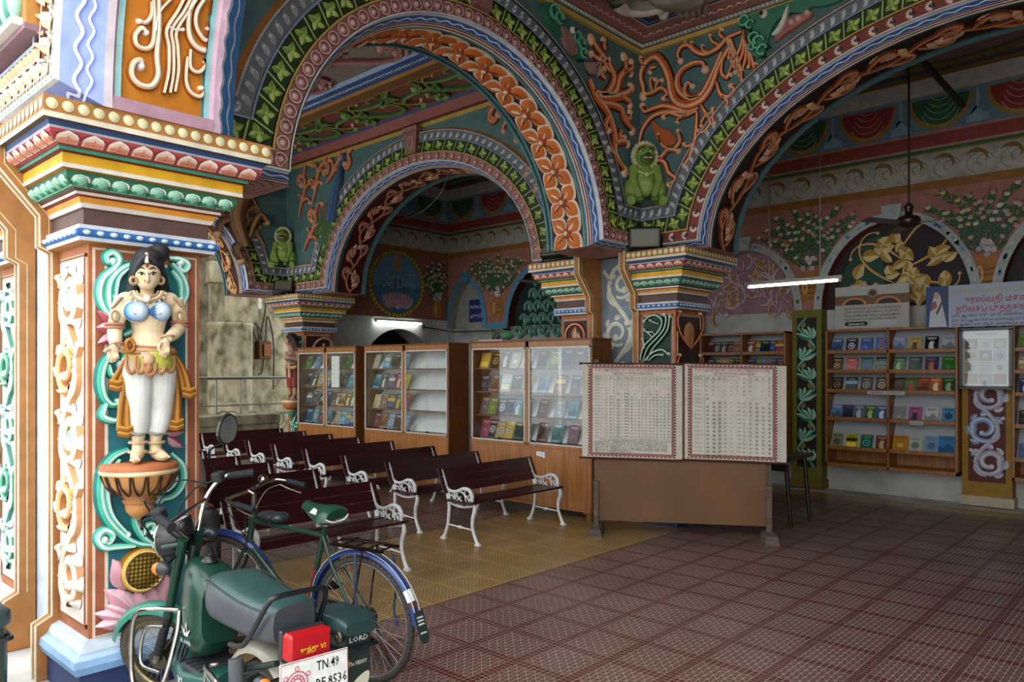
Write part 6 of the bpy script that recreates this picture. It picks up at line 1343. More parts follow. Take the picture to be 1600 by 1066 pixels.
wallshelf(-3.94, -2.31, 'open book shelf between leaf-painted and scroll-painted pilasters', 'below the gold-leaf arch', (
    ([('#3a5a8a', 'peak', W), ('#1c1c3c', 'disc', W), ('#2a5aa0', 'lotus', '#d8a070'), ('#2a6ab8', 'disc', '#c8804a')], [('#8a9ac0', 'peak', W), ('#c0a060', 'figure', '#5a4a2c'), ('#101418', 'figure', W), ('#a8b4b8', 'peak', '#4a6a60')]),
    ([('#0c0c14', 'disc', '#d0a040'), ('#b02838', 'lotus', '#e0c040'), ('#1a5a2c', 'disc', '#3a5ab0'), ('#14201c', 'band', '#5a7a5c')], [('#1a4a1c', 'figure', '#7ab04a'), ('#1a3a24', 'peak', '#8ab08a'), ('#3a2a5a', 'figure', '#c07040'), ('#2a6a24', 'lotus', '#8ac04a')]),
    ([('#2a1c14', 'disc', '#8a7a64'), ('#14243a', 'band', '#9ab4c8'), ('#4a2a24', 'disc', '#b8b8b0'), ('#2a1418', 'disc', '#d8c0a0')], [('#3a1c1c', 'disc', '#6a4a3a'), ('#2a6a1c', 'figure', '#c04020'), ('#8a3a14', 'peak', '#e09030'), ('#b05a1c', 'figure', '#e8d8b0'), ('#2a4a24', 'figure', '#9ab08a')]),
    ([('#6a84a8', 'peak', W), ('#3a3a5a', 'peak', '#7a6a8a'), ('#5a6a84', 'figure', '#c0c4c8'), ('#3a6a2c', 'figure', '#b0c890'), ('#3a5a8a', 'figure', '#d0dce8')], [('#8a8a8c', 'lotus', '#b08a4a'), ('#a85a84', 'figure', '#4a2a3c'), ('#c8c8c4', 'peak', '#7a4a2c'), ('#4a8ab0', 'disc', '#1c3a4a')]),
    ([('#8a8a6a', 'disc', '#5a5a44'), ('#c8b02c', 'band', '#3a3414'), ('#2a6a3a', 'disc', '#5ab0c0'), ('#7a3a1c', 'figure', '#c8b08a')], [('#b8801c', 'plain', '#8a5a14', .19, .22), ('#b8b8ac', 'disc', '#5a8a5a', .16, .21), ('#6a9ab8', 'disc', '#7a6a8a', .16, .23), ('#2a78b0', 'peak', '#5a3a24', .2, .24)])), 'books below the gold-leaf arch')
rr = random.Random(77)
def rrow(n, lo=4, hi=5): return [(rr.choice(PAL), rr.choice(MOTIF), rr.choice((W, '#d8b04a', '#c8a08a'))) for _ in range(n)]
wallshelf(-5.86, -4.5, 'open book shelf behind the alphabet charts', 'behind the charts', tuple((rrow(5), rrow(5)) for _ in range(2)) + tuple((rrow(2), rrow(3)) for _ in range(3)), 'books on the shelf behind the charts')
wallshelf(-1.74, -.13, 'open book shelf beyond the framed poster', 'beyond the framed poster', tuple((rrow(4), rrow(4)) for _ in range(5)), 'books beyond the framed poster')
m = MB(lambda u, v, h: (u, 10.735 - h, v)); m.flat([(-3.38, 1.362), (-2.92, 1.362), (-2.92, 1.408), (-3.38, 1.408)], .004, C('#b8b8b4')); letters('கல்வெட்டு நூல்கள்', .03, (-3.36, 1.378), m, C('#303030'), .005, width=.4); tag(m.build('shelf_label', 'print'), 'printed strip on the middle shelf below the gold-leaf arch', 'label')
m = MB(lambda u, v, h: (u, 10.735 - h, v)); m.flat([(-2.86, .98), (-2.7, .98), (-2.7, 1.03), (-2.86, 1.03)], .004, C('#b8b8b4')); letters('ரூ.100', .03, (-2.85, .995), m, C('#303030'), .005, width=.13); tag(m.build('shelf_label', 'print'), 'small price card on the fourth shelf below the gold-leaf arch', 'label')
# ---------------------------------------------------------------- signs over the shelves
def board(name, label, cat, cs, Yp, draw, fw=.0, mat='print', tilt=0):
    (ax, ay), (bx, by) = cs; a = onY(ax, ay, Yp); b = onY(bx, by, Yp); x0, x1, z1, z0 = a[0], b[0], a[2], b[2]
    o = thing(name, label, cat, ((x0 + x1) / 2, Yp, z0)); m = MB(); m.box((x0, Yp, z0), (x1, Yp + .02, z1), C('#8a8680')); m.build('backing', 'matte', o)
    m = MB(lambda u, v, h: (x0 + (x1 - x0) * u, Yp - .001 - h, z0 + (z1 - z0) * v)); m.flat([(0, 0), (1, 0), (1, 1), (0, 1)], 0, C('#b8b4ac')); draw(m, (x1 - x0), (z1 - z0)); m.build('printed_face', mat, o); return o, x0, x1, z0, z1
def d_az(m, w, h):
    m.flat([(0, .56), (1, .56), (1, 1), (0, 1)], .0005, C('#6a4a2c')); m.flat([(.0, .78), (1, .78), (1, 1), (0, 1)], .001, C('#b0aca4'))
    for cx in (.27, .72): m.flat(arc((cx, .57), (.17, .16), 0, pi, 14), .0012, C('#c07a3a')); m.flat(arc((cx, .57), (.13, .12), 0, pi, 14), .0016, C('#1c1410'))
    m.disk((.52, .82), (.07, .1), .0018, C('#8a6a4a')); m.disk((.52, .82), (.045, .065), .002, C('#3a2a20'))
    m.flat([(0, 0), (1, 0), (1, .54), (0, .54)], .0005, C('#a8a49c'))
    for t, y, s_, k, wd in (('தஞ்சாவூர் மகாராஜா சரபோஜியின் சரஸ்வதி மஹால்', .455, .07, 0, .76), ('நூலக நூல்கள் விற்பனைக்கு கிடைக்கும்', .37, .07, 0, .74), ("Thanjavur Maharaja Serfoji's Saraswati Mahal", .285, .075, 0, .74), ('Library Books are now Available on Kindle', .2, .075, 0, .7)): letters(t, s_, (.13, y), m, C('#24242c'), .001, width=wd)
    m.flat([(.17, .07)] + [(.42, .07)] + arc((.42, .115), (.035, .05), -pi / 2, pi / 2, 8) + [(.42, .165), (.17, .165)] + arc((.17, .115), (.035, .05), pi / 2, 1.5 * pi, 8), .001, C('#101010')); letters('amazon', .085, (.19, .09), m, C('#d8d8d8'), .0016, width=.21)
    m.flat([(.5, .07), (.84, .07), (.84, .19), (.5, .19)], .001, C('#b4b0b4'))
board('sign_board', 'printed board with arch photo and black pill logo leaning on the shelf', 'sign', ((1305, 450), (1421, 511)), 10.76, d_az)
def d_bn(m, w, h):
    m.flat([(0, 0), (1, 0), (1, 1), (0, 1)], .0004, C('#a8b0c4')); m.flat([(0, 0), (.16, 0), (.16, 1), (0, 1)], .0008, C('#2a4a78'))
    m.flat([(.02, .02), (.15, .02), (.12, .5), (.1, .8), (.06, .82), (.03, .4)], .0012, C('#c0c4cc')); m.disk((.075, .78), (.02, .09), .0016, C('#c89a84')); m.flat([(.03, .4), (.08, .5), (.07, .65), (.04, .6)], .0018, C('#a04a5a')); m.flat([(.08, .3), (.155, .85), (.145, .88), (.07, .36)], .002, C('#6a3a1c'))
    for t, x, y, s_, c_, wd in (('தஞ்சாவூர் மகாராஜா சரபோஜியின்', .18, .8, .14, '#b8a02c', .62), ('சரஸ்வதி மகால்', .27, .57, .2, '#a81c3c', .44), ('நூலகப் புத்தகங்கள்', .21, .36, .2, '#a81c3c', .56), ('2000 ஆண்டுக்கு முன் வெளிவந்த நூல்கள் 50%', .18, .24, .085, '#1c2470', .72), ('2001 - 2015 ஆண்டுக்குள் வெளிவந்த ரூ.200க்கு மேலுள்ள நூல்கள்', .18, .13, .08, '#1c2470', .78), ('2016 ஆண்டுக்கு பிறகு வெளிவந்த அனைத்து நூல்கள்', .18, .03, .08, '#1c2470', .7)): letters(t, s_, (x, y), m, C(c_), .0015, width=wd)
board('banner', 'lavender Tamil banner with red and yellow letters above the framed poster', 'banner', ((1447, 449), (1690, 505)), 10.72, d_bn)
def d_fp(m, w, h):
    m.flat([(.04, .03), (.96, .03), (.96, .97), (.04, .97)], .002, C('#b0b4ac')); rr = random.Random(4)
    cols = ['#8a4a44', '#a89a7a', '#7a6a6a', '#5a4440', '#7a7064', '#8a8a8c', '#4a3a3c', '#98a0a8', '#6a4a44', '#a8a090', '#7a8a98', '#8a7a70']
    for i in range(3):
        for j in range(4): m.flat([(.07 + i * .29 + .01, .06 + j * .2), (.07 + i * .29 + .27, .06 + j * .2), (.07 + i * .29 + .27, .06 + j * .2 + .18), (.07 + i * .29 + .01, .06 + j * .2 + .18)], .003, C(cols[(i * 4 + j) % 12])); m.disk((.07 + i * .29 + .14, .14 + j * .2), (.07, .05), .004, C(cols[(i * 5 + j * 3 + 2) % 12]))
    letters('சரஸ்வதி மகால் நூலகம்', .04, (.25, .91), m, C('#2a3a6a'), .004, width=.5)
o, x0, x1, z0, z1 = board('framed_poster', 'black framed photo poster hanging on the scroll-painted pilaster', 'poster', ((1502, 516), (1579, 606)), 10.7, d_fp)
m = MB()
for lo, hi in (((x0 - .02, 10.68, z0 - .02), (x1 + .02, 10.72, z0 + .015)), ((x0 - .02, 10.68, z1 - .015), (x1 + .02, 10.72, z1 + .02)), ((x0 - .02, 10.68, z0), (x0 + .015, 10.72, z1)), ((x1 - .015, 10.68, z0), (x1 + .02, 10.72, z1))): m.box(lo, hi, C('#0c0c0e'))
m.build('frame', 'gloss', o); m = MB(); m.box((x0, 10.69, z0), (x1, 10.693, z1), C('#ffffff')); m.build('glass_pane', 'glass', o)
def d_pr(m, w, h):
    m.flat([(0, 0), (1, 0), (1, 1), (0, 1)], .001, C('#1c2a6a')); letters('PRINTING SECTION', .2, (.04, .6), m, C('#c8ccd4'), .002, width=1.2 * .92 / 1.0 * .8); letters('அச்சுப்பிரிவு', .22, (.06, .2), m, C('#c8ccd4'), .002, width=.85)
board('sign_board', 'blue PRINTING SECTION sign inside the grey niche', 'sign', ((733, 469), (765, 502)), 11.05, d_pr)
# ---------------------------------------------------------------- alphabet chart stand
FA, FB = Vector((-4.679, 6.376, 0)), Vector((-3.234, 7.263, 0)); SU = (FB - FA).normalized(); SN = Vector((SU.y, -SU.x, 0))
def onStand(px, py, off=0.):
    r = Vector(ray(px, py)); A = FA + SN * off; t = SN.dot(A) / SN.dot(Vector((r.x, r.y, 0))); p = r * t; return (SU.dot(Vector((p.x, p.y, 0)) - A), CH + p.z)
def stmap(off): return lambda u, v, h: tuple(FA + SU * u + SN * (off + h) + Vector((0, 0, v)))
sd_t = thing('display_stand', 'brown hardboard display stand carrying two alphabet charts', 'stand', tuple((FA + FB) / 2))
a, b = onStand(931, 600), onStand(1197, 600); lb, rb = onStand(931, 815)[1], onStand(1197, 822)[1]
m = MB(stmap(0)); m.prism([(a[0], .14), (b[0], .14), (b[0], 1.75), (a[0], 1.75)], -.012, .0, C('#7a4f2c')); m.build('board', 'hardboard', sd_t)
for u, s_ in ((a[0] + .01, -1), (b[0] + .03, 1)):
    m = MB(stmap(0)); m.prism([(u - .03, .02), (u + .02, .02), (u + .02, .55), (u - .03, .55)], .0, .05, C('#5f4c3e')); m.build('upright', 'rough_wood', sd_t)
    m = MB(stmap(0)); m.prism([(u - .07, 0), (u + .07, 0), (u + .05, .09), (u - .05, .09)], -.2, .22, C('#5f4c3e')); m.build('foot', 'rough_wood', sd_t)
    m = MB(stmap(0)); m.prism([(u - .03, .55), (u + .02, .55), (u + .02, 1.8), (u - .03, 1.8)], -.06, -.012, C('#5f4c3e')); m.build('upright', 'rough_wood', sd_t)
CONS = 'க ங ச ஞ ட ண த ந ப ம ய ர ல வ ழ ள ற ன'.split(); VOW = 'அ ஆ இ ஈ உ ஊ எ ஏ ஐ ஒ ஓ'.split()
def chart(pl, pr, pt, pb, name, label, left):
    o = thing('alphabet_chart', label, 'chart', tuple(FA + SU * onStand(pl, 600)[0] + Vector((0, 0, .9))), 0, 'Tamil alphabet charts')
    u0, u1 = onStand(pl, 600, .03)[0], onStand(pr, 600, .03)[0]; zt_, zb_ = 1.755, .80
    W_, H_ = u1 - u0, zt_ - zb_; n = 18
    rip = lambda u, v: .006 * math.sin(u * 9 + v * 2) * (1 - v * .4) + .004 * math.sin(u * 23 + 1)
    mp = lambda u, v, h: stmap(.03)(u0 + W_ * u, zb_ + H_ * v - (.012 * u if left else .018 * u), rip(u, v) + h)
    m = MB(mp); N = 16
    def sheet(mm, x0, x1, y0, y1, h, c):
        mm.add([(x0 + (x1 - x0) * i / N, y0 + (y1 - y0) * j / 6, h) for j in range(7) for i in range(N + 1)], [(j * (N + 1) + i, j * (N + 1) + i + 1, (j + 1) * (N + 1) + i + 1, (j + 1) * (N + 1) + i) for j in range(6) for i in range(N)], c, True)
    sheet(m, 0, 1, 0, 1, 0, C('#c4beae')); m.build('sheet', 'matte', o)
    m = MB(mp); xl, xr = (.06, .94) if left else (.03, .91)
    sheet(m, xl, xr, .01, .99, .0012, C('#94665f')); sheet(m, xl + .045, xr - .045, .05, .955, .002, C('#c9c3b4'))
    for t in range(64):
        y = .012 + .976 * t / 63
        for x in (xl + .008, xr - .008): m.disk((x, y), (.007, .0055), .0028, C('#e0d8cc') if t % 2 else C('#2a1412'), 6)
    for t in range(44):
        x = xl + (xr - xl) * t / 43
        for y in (.016, .984): m.disk((x, y), (.008, .005), .0028, C('#e0d8cc') if t % 2 else C('#2a1412'), 6)
    m.build('printed_border', 'matte', o)
    m = MB(mp); red, ink = C('#8a2c34'), C('#2c2a2a')
    letters('கி.மு. 3-ஆம் நூற்றாண்டு தொடங்கி காலந்தோறும் தமிழ்', .036, (xl + .07, .928), m, red, .0032, width=(xr - xl) * .84); letters('எழுத்துக்களின் வரிவடிவம்', .034, (xl + .25, .893), m, red, .0032, width=(xr - xl) * .46)
    cols_ = CONS if left else VOW; x0 = xl + .065; x1 = xl + .17; xe = xr - .07; ybot = .215 if left else .03; n_rows = 19
    for y in (.875, .835) + ((.205,) if left else ()): m.ribbon_flat([(x0, y), (xe, y)], .0012, .003, ink)
    m.ribbon_flat([(x1, .875), (x1, ybot)], .001, .003, ink)
    letters('நூற்றாண்டு', .014, (x0, .857), m, ink, .003, width=.085); letters('Century', .014, (x0, .842), m, ink, .003, width=.07)
    brah = ['+', '[', 'd', 'h', 'C', 'I', 'λ', '⊥', 'U', '8', '↓', '|', 'J', '6', 'ψ', 'ς', 'ʃ', '⊤'] if left else ['K', 'H', ':.', '÷', 'L', 'E', '▷', '▷', '', 'Ɩ', 'Ʃ']
    rr = random.Random(5 + left)
    for i, c_ in enumerate(cols_): letters(c_, .024, (x1 + .012 + (xe - x1 - .03) * i / (len(cols_) - 1), .848), m, ink, .003)
    for r in range(n_rows):
        y = .835 - (.835 - ybot) * (r + .8) / n_rows; letters(('கி.மு. %d' % (3 - r)) if r < 3 else 'கி.பி. %d' % (r - 1 + (0 if r > 3 else 0)), .017, (x0, y), m, ink, .003, width=.075)
        for i, c_ in enumerate(cols_):
            if (3 < r + (i % 3) < 6 and rr.random() < .6) or (not left and r == 4 and i not in (0, 4)): continue
            ch = (brah[i] if r < 4 else c_)
            if ch: letters(ch, .027 if not left else .023, (x1 + .012 + (xe - x1 - .03) * i / (len(cols_) - 1), y), m, ink, .003)
    if left:
        for k, t in enumerate(('கி.மு. மூன்றாம் நூற்றாண்டு தொடங்கி கி.பி. நான்காம்', 'நூற்றாண்டு வரையிலுள்ள எழுத்துக்கள் கல்வெட்டு', 'எழுத்துக்கள் மூலமாகவும் கி.பி. ஐந்தாம் முதல்', 'எட்டாம் நூற்றாண்டு வரை செப்பேடு ஓலைச்சுவடி', 'வளர்ச்சி பெற்ற வட்டெழுத்து தமிழ் எழுத்து', 'இதனால் தமிழ் எழுத்துக்களின் வரிவடிவம் மாறி', 'வந்துள்ளது காலந்தோறும் அறியலாம்')): letters(t, .021, (x0 + (.05 if k == 0 else 0), .178 - k * .02), m, ink, .003, width=(xe - x0) * (.5 if k == 6 else .98))
    m.build('lettering', 'print', o)
    p = FA + SU * (u0 - .03) + SN * .03; q = FA + SU * (u1 + (.0 if left else .03)) + SN * .03
    for z in (zb_ - .012, zt_ + .005): m = MB(); m.tube([tuple(p + Vector((0, 0, z))), tuple(q + Vector((0, 0, z - (.012 if left else .018))))], .01, C('#4a2418'), 8); m.build('roller', 'matte', o)
chart(910, 1066, 0, 0, 'c', 'consonant chart with a text block under the table', True)
chart(1070, 1229, 0, 0, 'c', 'vowel chart with larger letters and no text block', False)
# dark table behind the stand
t = thing('desk', 'dark desk standing behind the vowel chart', 'desk', (-3.66, 8.28, 0), 0)
m = MB(); m.bbox((-4.05, 7.95, .72), (-3.28, 8.6, .76), C('#241814'), .006); m.build('desk_top', 'gloss', t)
for x in (-3.98, -3.36):
    for y in (8.02, 8.53): m = MB(); m.tube([(x, y, .72), (x + (.06 if x > -3.5 else -.06), y, 0)], [.026, .018], C('#1c1210'), 6); m.build('leg', 'gloss', t)
m = MB(); m.bbox((-4.0, 7.98, .6), (-3.33, 8.0, .72), C('#1c1210'), .004); m.build('apron', 'gloss', t)
# ================================================================ VEHICLES
def ring(mb, c, R_, r, col, axis='y', n=40, m=10, flat=1.):
    for_v = []; fs = []; c = Vector(c)
    for i in range(n):
        a = 2 * pi * i / n
        for k in range(m):
            b = 2 * pi * k / m; q = R_ + r * math.cos(b); for_v.append((c.x + q * math.cos(a), c.y + r * flat * math.sin(b), c.z + q * math.sin(a)))
    for i in range(n):
        for k in range(m): fs.append((i * m + k, i * m + (k + 1) % m, ((i + 1) % n) * m + (k + 1) % m, ((i + 1) % n) * m + k))
    mb.add(for_v, fs, col, True)
def wheel(par, c, R_, tw, M, spokes=32, rimc='#b8b8b4', tyre='#2c2a28', nm='wheel', wall=None):
    c = Vector(c)
    e = MB(M); ring(e, c, R_ - tw, tw, C(tyre), flat=.95)
    w = e.build(nm, 'rubber', par, False)
    m = MB(M); n = 70
    for i in range(n):
        a = 2 * pi * i / n; p = c + Vector((math.cos(a) * (R_ - .002), 0, math.sin(a) * (R_ - .002))); t = Vector((-math.sin(a), 0, math.cos(a)))
        for s_ in (-1, 1): m.bar(p + Vector((0, s_ * tw * .15, 0)) - t * .004, p + Vector((0, s_ * tw * .8, 0)) + t * .006 - Vector((math.cos(a), 0, math.sin(a))) * tw * .35, .006, .006, C('#24221f'))
    m.build('tread', 'rubber', w, False)
    m = MB(M); ring(m, c, R_ - tw * 1.85, tw * .5, C(rimc), n=40, m=8, flat=1.5)
    if wall: ring(m, c, R_ - tw * .9, tw * .55, C(wall), n=40, m=6, flat=1.62)
    m.build('rim', 'metal', w, False)
    m = MB(M); r0 = .022; r1 = R_ - tw * 2.1
    for i in range(spokes):
        a = 2 * pi * i / spokes; b = a + (.5 if (i // 2) % 2 else -.5); s_ = 1 if i % 2 else -1
        m.tube([c + Vector((math.cos(b) * r0, s_ * .03, math.sin(b) * r0)), c + Vector((math.cos(a) * r1, 0, math.sin(a) * r1))], .0013, C('#a8a8a4'), 4, caps=False)
    m.build('spokes', 'metal', w, False)
    m = MB(M); m.tube([c + Vector((0, -.05, 0)), c + Vector((0, .05, 0))], .018, C('#8a8884'), 10); 
    for s_ in (-1, 1): m.tube([c + Vector((0, s_ * .026, 0)), c + Vector((0, s_ * .034, 0))], .03, C('#8a8884'), 12)
    m.build('hub', 'metal', w, False); return w
def fender(par, c, R_, a0, a1, w, col, M, nm='fender', n=26, depth=.016, mat='gloss'):
    m = MB(M); c = Vector(c); vs = []; pr = [(-1, -1), (-.9, -.25), (-.55, .35), (0, .6), (.55, .35), (.9, -.25), (1, -1)]
    for i in range(n + 1):
        a = a0 + (a1 - a0) * i / n
        for u, h in pr: q = R_ + h * depth; vs.append((c.x + q * math.cos(a), c.y + u * w, c.z + q * math.sin(a)))
    k = len(pr); m.add(vs, [(i * k + j, i * k + j + 1, (i + 1) * k + j + 1, (i + 1) * k + j) for i in range(n) for j in range(k - 1)], col, True)
    return m.build(nm, mat, par, False)
I4 = Matrix()
# ---------------------------------------------------------------- bicycle
bz_ = thing('bicycle', 'dark green roadster bicycle with blue mudguards parked beside the moped', 'bicycle', (-3.35, 2.51, 0))
bz_.matrix_basis = Matrix.Translation((-3.38, 2.51, 0)) @ Matrix.Rotation(pi + .188, 4, 'Z') @ Matrix.Rotation(-.04, 4, 'X')
GF = C('#1f3a2e'); BLK = C('#1a1a1c'); CHR = C('#b8b4aa'); RB = .345
wheel(bz_, (0, 0, RB), RB, .019, I4, 36, '#a8a8a4', '#3a3632', 'rear_wheel', '#8a8a84')
SA = Vector((.86, 0, .8)); SB = Vector((.93, 0, .62)); ax_ = (SA - SB).normalized(); STB = Matrix.Translation(SA) @ Matrix.Rotation(.25, 4, ax_) @ Matrix.Translation(-SA)
wheel(bz_, (1.12, 0, RB), RB, .019, STB, 32, '#a8a8a4', '#3a3632', 'front_wheel', '#8a8a84')
def tubes(nm, lst, col, mat, par, M=I4, n=9):
    m = MB(M)
    for P, r in lst: m.tube(P, r, col, n)
    return m.build(nm, mat, par, False)
fr = tubes('frame', [([(.28, 0, .77), (.87, 0, .79)], .015), ([(.44, 0, .28), (.92, 0, .65)], .016), ([(.44, 0, .28), (.27, 0, .83)], .016), ([(.855, 0, .86), (.935, 0, .6)], .02)] + [([(.28, s_ * .012, .77), (.2, s_ * .03, .62), (0, s_ * .06, RB)], .009) for s_ in (-1, 1)] + [([(.44, s_ * .02, .28), (.2, s_ * .035, .3), (0, s_ * .06, RB)], .01) for s_ in (-1, 1)], GF, 'enamel', bz_)
m = MB(lambda u, v, h: tuple(Vector((.43, 0, .32)) + Vector((-.165, 0, .53)).normalized() * u + Vector((.0, 1, 0)) * (.0175 + h) + Vector((.95, 0, .3)) * v))
letters('HERCULES', .035, (.1, -.012), m, C('#a82430'), .0); m.build('lettering', 'print', fr, False)
tubes('fork', [([(.935, s_ * .03, .62), (1.0, s_ * .05, .5), (1.12, s_ * .055, RB)], .011) for s_ in (-1, 1)] + [([(.935, -.04, .62), (.935, .04, .62)], .014)], C('#24342c'), 'enamel', bz_, STB)
BL = C('#22386e')
f1 = fender(bz_, (0, 0, RB), .375, -.25, 3.05, .027, BL, I4, 'rear_mudguard'); fender(bz_, (1.12, 0, RB), .375, .6, 3.0, .027, BL, STB, 'front_mudguard')
m = MB(); 
for u in (-.021, 0.021): m.tube([(.389 * math.cos(a), u, RB + .389 * math.sin(a)) for a in [2.9 - 2.6 * i / 24 for i in range(25)] if False] or [(.386 * math.cos(2.9 - 3.0 * i / 24), u, RB + .386 * math.sin(2.9 - 3.0 * i / 24)) for i in range(25)], .0022, C('#c8ccd4'), 4)
m.build('mudguard_lines', 'enamel', f1, False)
for a0, a1, cc, nm in ((2.55, 2.72, '#d8d8d8', 'white_patch'), (2.73, 2.8, '#5a3424', 'rust_patch')): fender(f1, (0, 0, RB), .378, a0, a1, .0275, C(cc), I4, nm, 5)
m = MB(lambda u, v, h: (-.365 - .05 * (1 - v) + h, u, RB + .02 - .02 + v * .17 - .03)); m.prism([(-.035, 0), (-.02, -.12), (.02, -.12), (.035, 0), (.036, .8), (-.036, .8)], 0, -.004, C('#1c302c'))
for y in (.15, .4, .5, .6): m.flat([(-.025, y), (.024, y + .02), (.024, y + .07), (-.02, y + .05)], -.005, C('#c8ccc8'))
m.build('mud_flap', 'rubber', f1, False)
# saddle, second seat, carrier
m = MB(); vs = []
pr = [(-.115, .085, .885, .05), (-.1, .1, .9, .07), (-.05, .105, .905, .075), (.0, .08, .9, .06), (.06, .045, .905, .05), (.12, .03, .915, .045), (.145, .018, .9, .03)]
for x, w, z, d in pr:
    for a in range(9): t = pi * a / 8; vs.append((.29 + x, w * math.cos(t), z + .04 - d + d * 1.0 * math.sin(t) ** .6))
k = 9; m.add(vs, [(i * k + j, i * k + j + 1, (i + 1) * k + j + 1, (i + 1) * k + j) for i in range(len(pr) - 1) for j in range(8)], C('#1c4434'), True); m.add(vs[:9], [tuple(range(9))], C('#163a2c')); m.add(vs[-9:], [tuple(range(9))], C('#163a2c'))
sad = m.build('saddle', 'vinyl', bz_, False)
m = MB(Matrix.Translation((.04, 0, .04))); m.tube(cr([(.14, .085, .845), (.13, .05, .825), (.135, 0, .82), (.13, -.05, .825), (.14, -.085, .845)], 4), .006, C('#d0d0cc'), 6); m.build('saddle_piping', 'vinyl', sad, False); m = MB(Matrix.Translation((.04, 0, .04))); m.add([(.2, .098, .868), (.27, .08, .872), (.24, .07, .9), (.2, .085, .893)], [(0, 1, 2, 3)], C('#d8d8d4')); m.build('saddle_tear', 'vinyl', sad, False)
m = MB(Matrix.Translation((.04, 0, .04)))
for s_ in (-1, 1):
    m.tube([(.17 + .017 * math.sin(2 * pi * i / 8 * 1) * 0 + math.cos(i * pi / 4) * .018, s_ * .05 + math.sin(i * pi / 4) * .018, .8 + i * .0022) for i in range(33)], .0035, CHR, 5); m.tube([(.17, s_ * .05, .8), (.28, s_ * .03, .81), (.37, s_ * .012, .86)], .005, CHR, 6)
m.tube([(.27, 0, .8), (.262, 0, .87)], .012, CHR, 8); m.build('saddle_springs', 'metal', sad, False)
m = MB(); m.ell((.72, 0, .835), (.1, .05, .03), C('#2c3036'), 14, 8); m.ell((.64, 0, .835), (.05, .06, .032), C('#2c3036'), 12, 8); m.tube([(.72, 0, .8), (.72, 0, .82)], .02, BLK, 8); m.build('child_seat', 'vinyl', bz_, False)
car = tubes('carrier', [([(.13, s_ * .055, .715), (-.24, s_ * .06, .715)], .006) for s_ in (-1, 1)] + [([(x, -.055, .715), (x, .055, .715)], .005) for x in (.13, .05, -.04, -.13, -.22)] + [([(-.1, s_ * .058, .712), (-.02, s_ * .07, .36)], .006) for s_ in (-1, 1)] + [([(-.2, 0, .73), (.1, 0, .735)], .004), ([(.02, -.04, .735), (.02, .05, .74)], .004)], C('#4a3a34'), 'metal', bz_, Matrix.Translation((.04, 0, .04)))
m = MB(Matrix.Translation((.04, 0, .04))); m.bar((-.24, -.062, .712), (.13, -.062, .712), .02, .014, C('#3a2420')); m.bar((-.24, .062, .712), (.13, .062, .712), .02, .014, C('#3a2420')); m.build('carrier_rail', 'metal', car, False)
# handlebar
hb = tubes('handlebar', [([(.862, 0, .85), (.845, 0, .96)], .013), ([(.845, 0, .955), (.885, 0, .975)], .014), (cr([(.7, .25, .955), (.8, .245, .975), (.87, .2, .985), (.885, 0, .975), (.87, -.2, .985), (.8, -.245, .975), (.7, -.25, .955)], 5), .011)], CHR, 'chrome', bz_, STB)
for s_ in (-1, 1): m = MB(STB); m.tube([(.78, s_ * .247, .972), (.66, s_ * .252, .945)], .017, C('#20262c'), 10); m.build('grip', 'rubber', hb, False)
for s_ in (-1, 1): tubes('brake_lever', [(cr([(.82, s_ * .22, .955), (.76, s_ * .23, .925), (.68, s_ * .235, .9)], 4), .005)], C('#8a8278'), 'metal', bz_, STB); tubes('brake_cable', [(cr([(.82, s_ * .22, .955), (.9, s_ * .18, .92), (.93, s_ * .08, .8), (.93, s_ * .02, .7)], 5), .0035)], C('#8a8278'), 'metal', bz_, STB)
m = MB(STB); m.lathe([(0, .028), (.022, .024), (.03, .01), (.03, 0), (.012, -.008)], CHR, 16, Matrix.Translation((.87, -.13, 1.01)) @ Matrix.Rotation(-.4, 4, 'X')); m.build('bell', 'chrome', bz_, False)
m = MB(STB)
m.tube([(.9 + .012 * math.cos(i * pi / 3), .012 * math.sin(i * pi / 3), .66 + i * .004) for i in range(44)], .0035, C('#7a6a5c'), 5); m.tube([(.92, .03, .62), (.9, .03, .86)], .004, C('#6a5a4c'), 5); m.tube([(.92, -.03, .62), (.9, -.03, .86)], .004, C('#6a5a4c'), 5); m.build('fork_spring', 'metal', bz_, False)
tubes('crank', [([(.44, -.1, .28), (.44, .1, .28)], .012), ([(.44, .09, .28), (.5, .1, .13)], .009), ([(.44, -.09, .28), (.38, -.1, .43)], .009)], CHR, 'metal', bz_)
for q0, q1 in (((.46, .1, .115), (.55, .19, .14)), ((.33, -.19, .42), (.42, -.1, .445))): m = MB(); m.bbox(q0, q1, BLK, .006); m.build('pedal', 'rubber', bz_, False)
m = MB(lambda u, v, h: (u, -.055 + h, v)); m.prism(arc((.44, .28), .1, -pi / 2, pi / 2, 10) + arc((0, RB), .05, pi / 2, 1.5 * pi, 8), 0, .03, C('#1c2a24')); m.build('chain_case', 'enamel', bz_, False)
tubes('stand', [([(0.0, s_ * .065, RB), (-.1, s_ * .12, .012)], .008) for s_ in (-1, 1)] + [([(-.1, -.12, .012), (-.1, .12, .012)], .008)], C('#5a5450'), 'metal', bz_)
# cloth strips tied to the carrier
tubes('tie_strip', [(cr([(-.02, .075, .72), (-.025, .08, .6), (-.015, .078, .5), (-.03, .08, .42)], 4), [.007, .01, .006, .009])], C('#2c3a54'), 'vinyl', bz_); tubes('tie_strip', [(cr([(-.15, -.08, .7), (-.16, -.09, .55), (-.14, -.085, .4), (-.16, -.09, .3)], 4), [.007, .01, .006, .01])], C('#2c3a54'), 'vinyl', bz_)
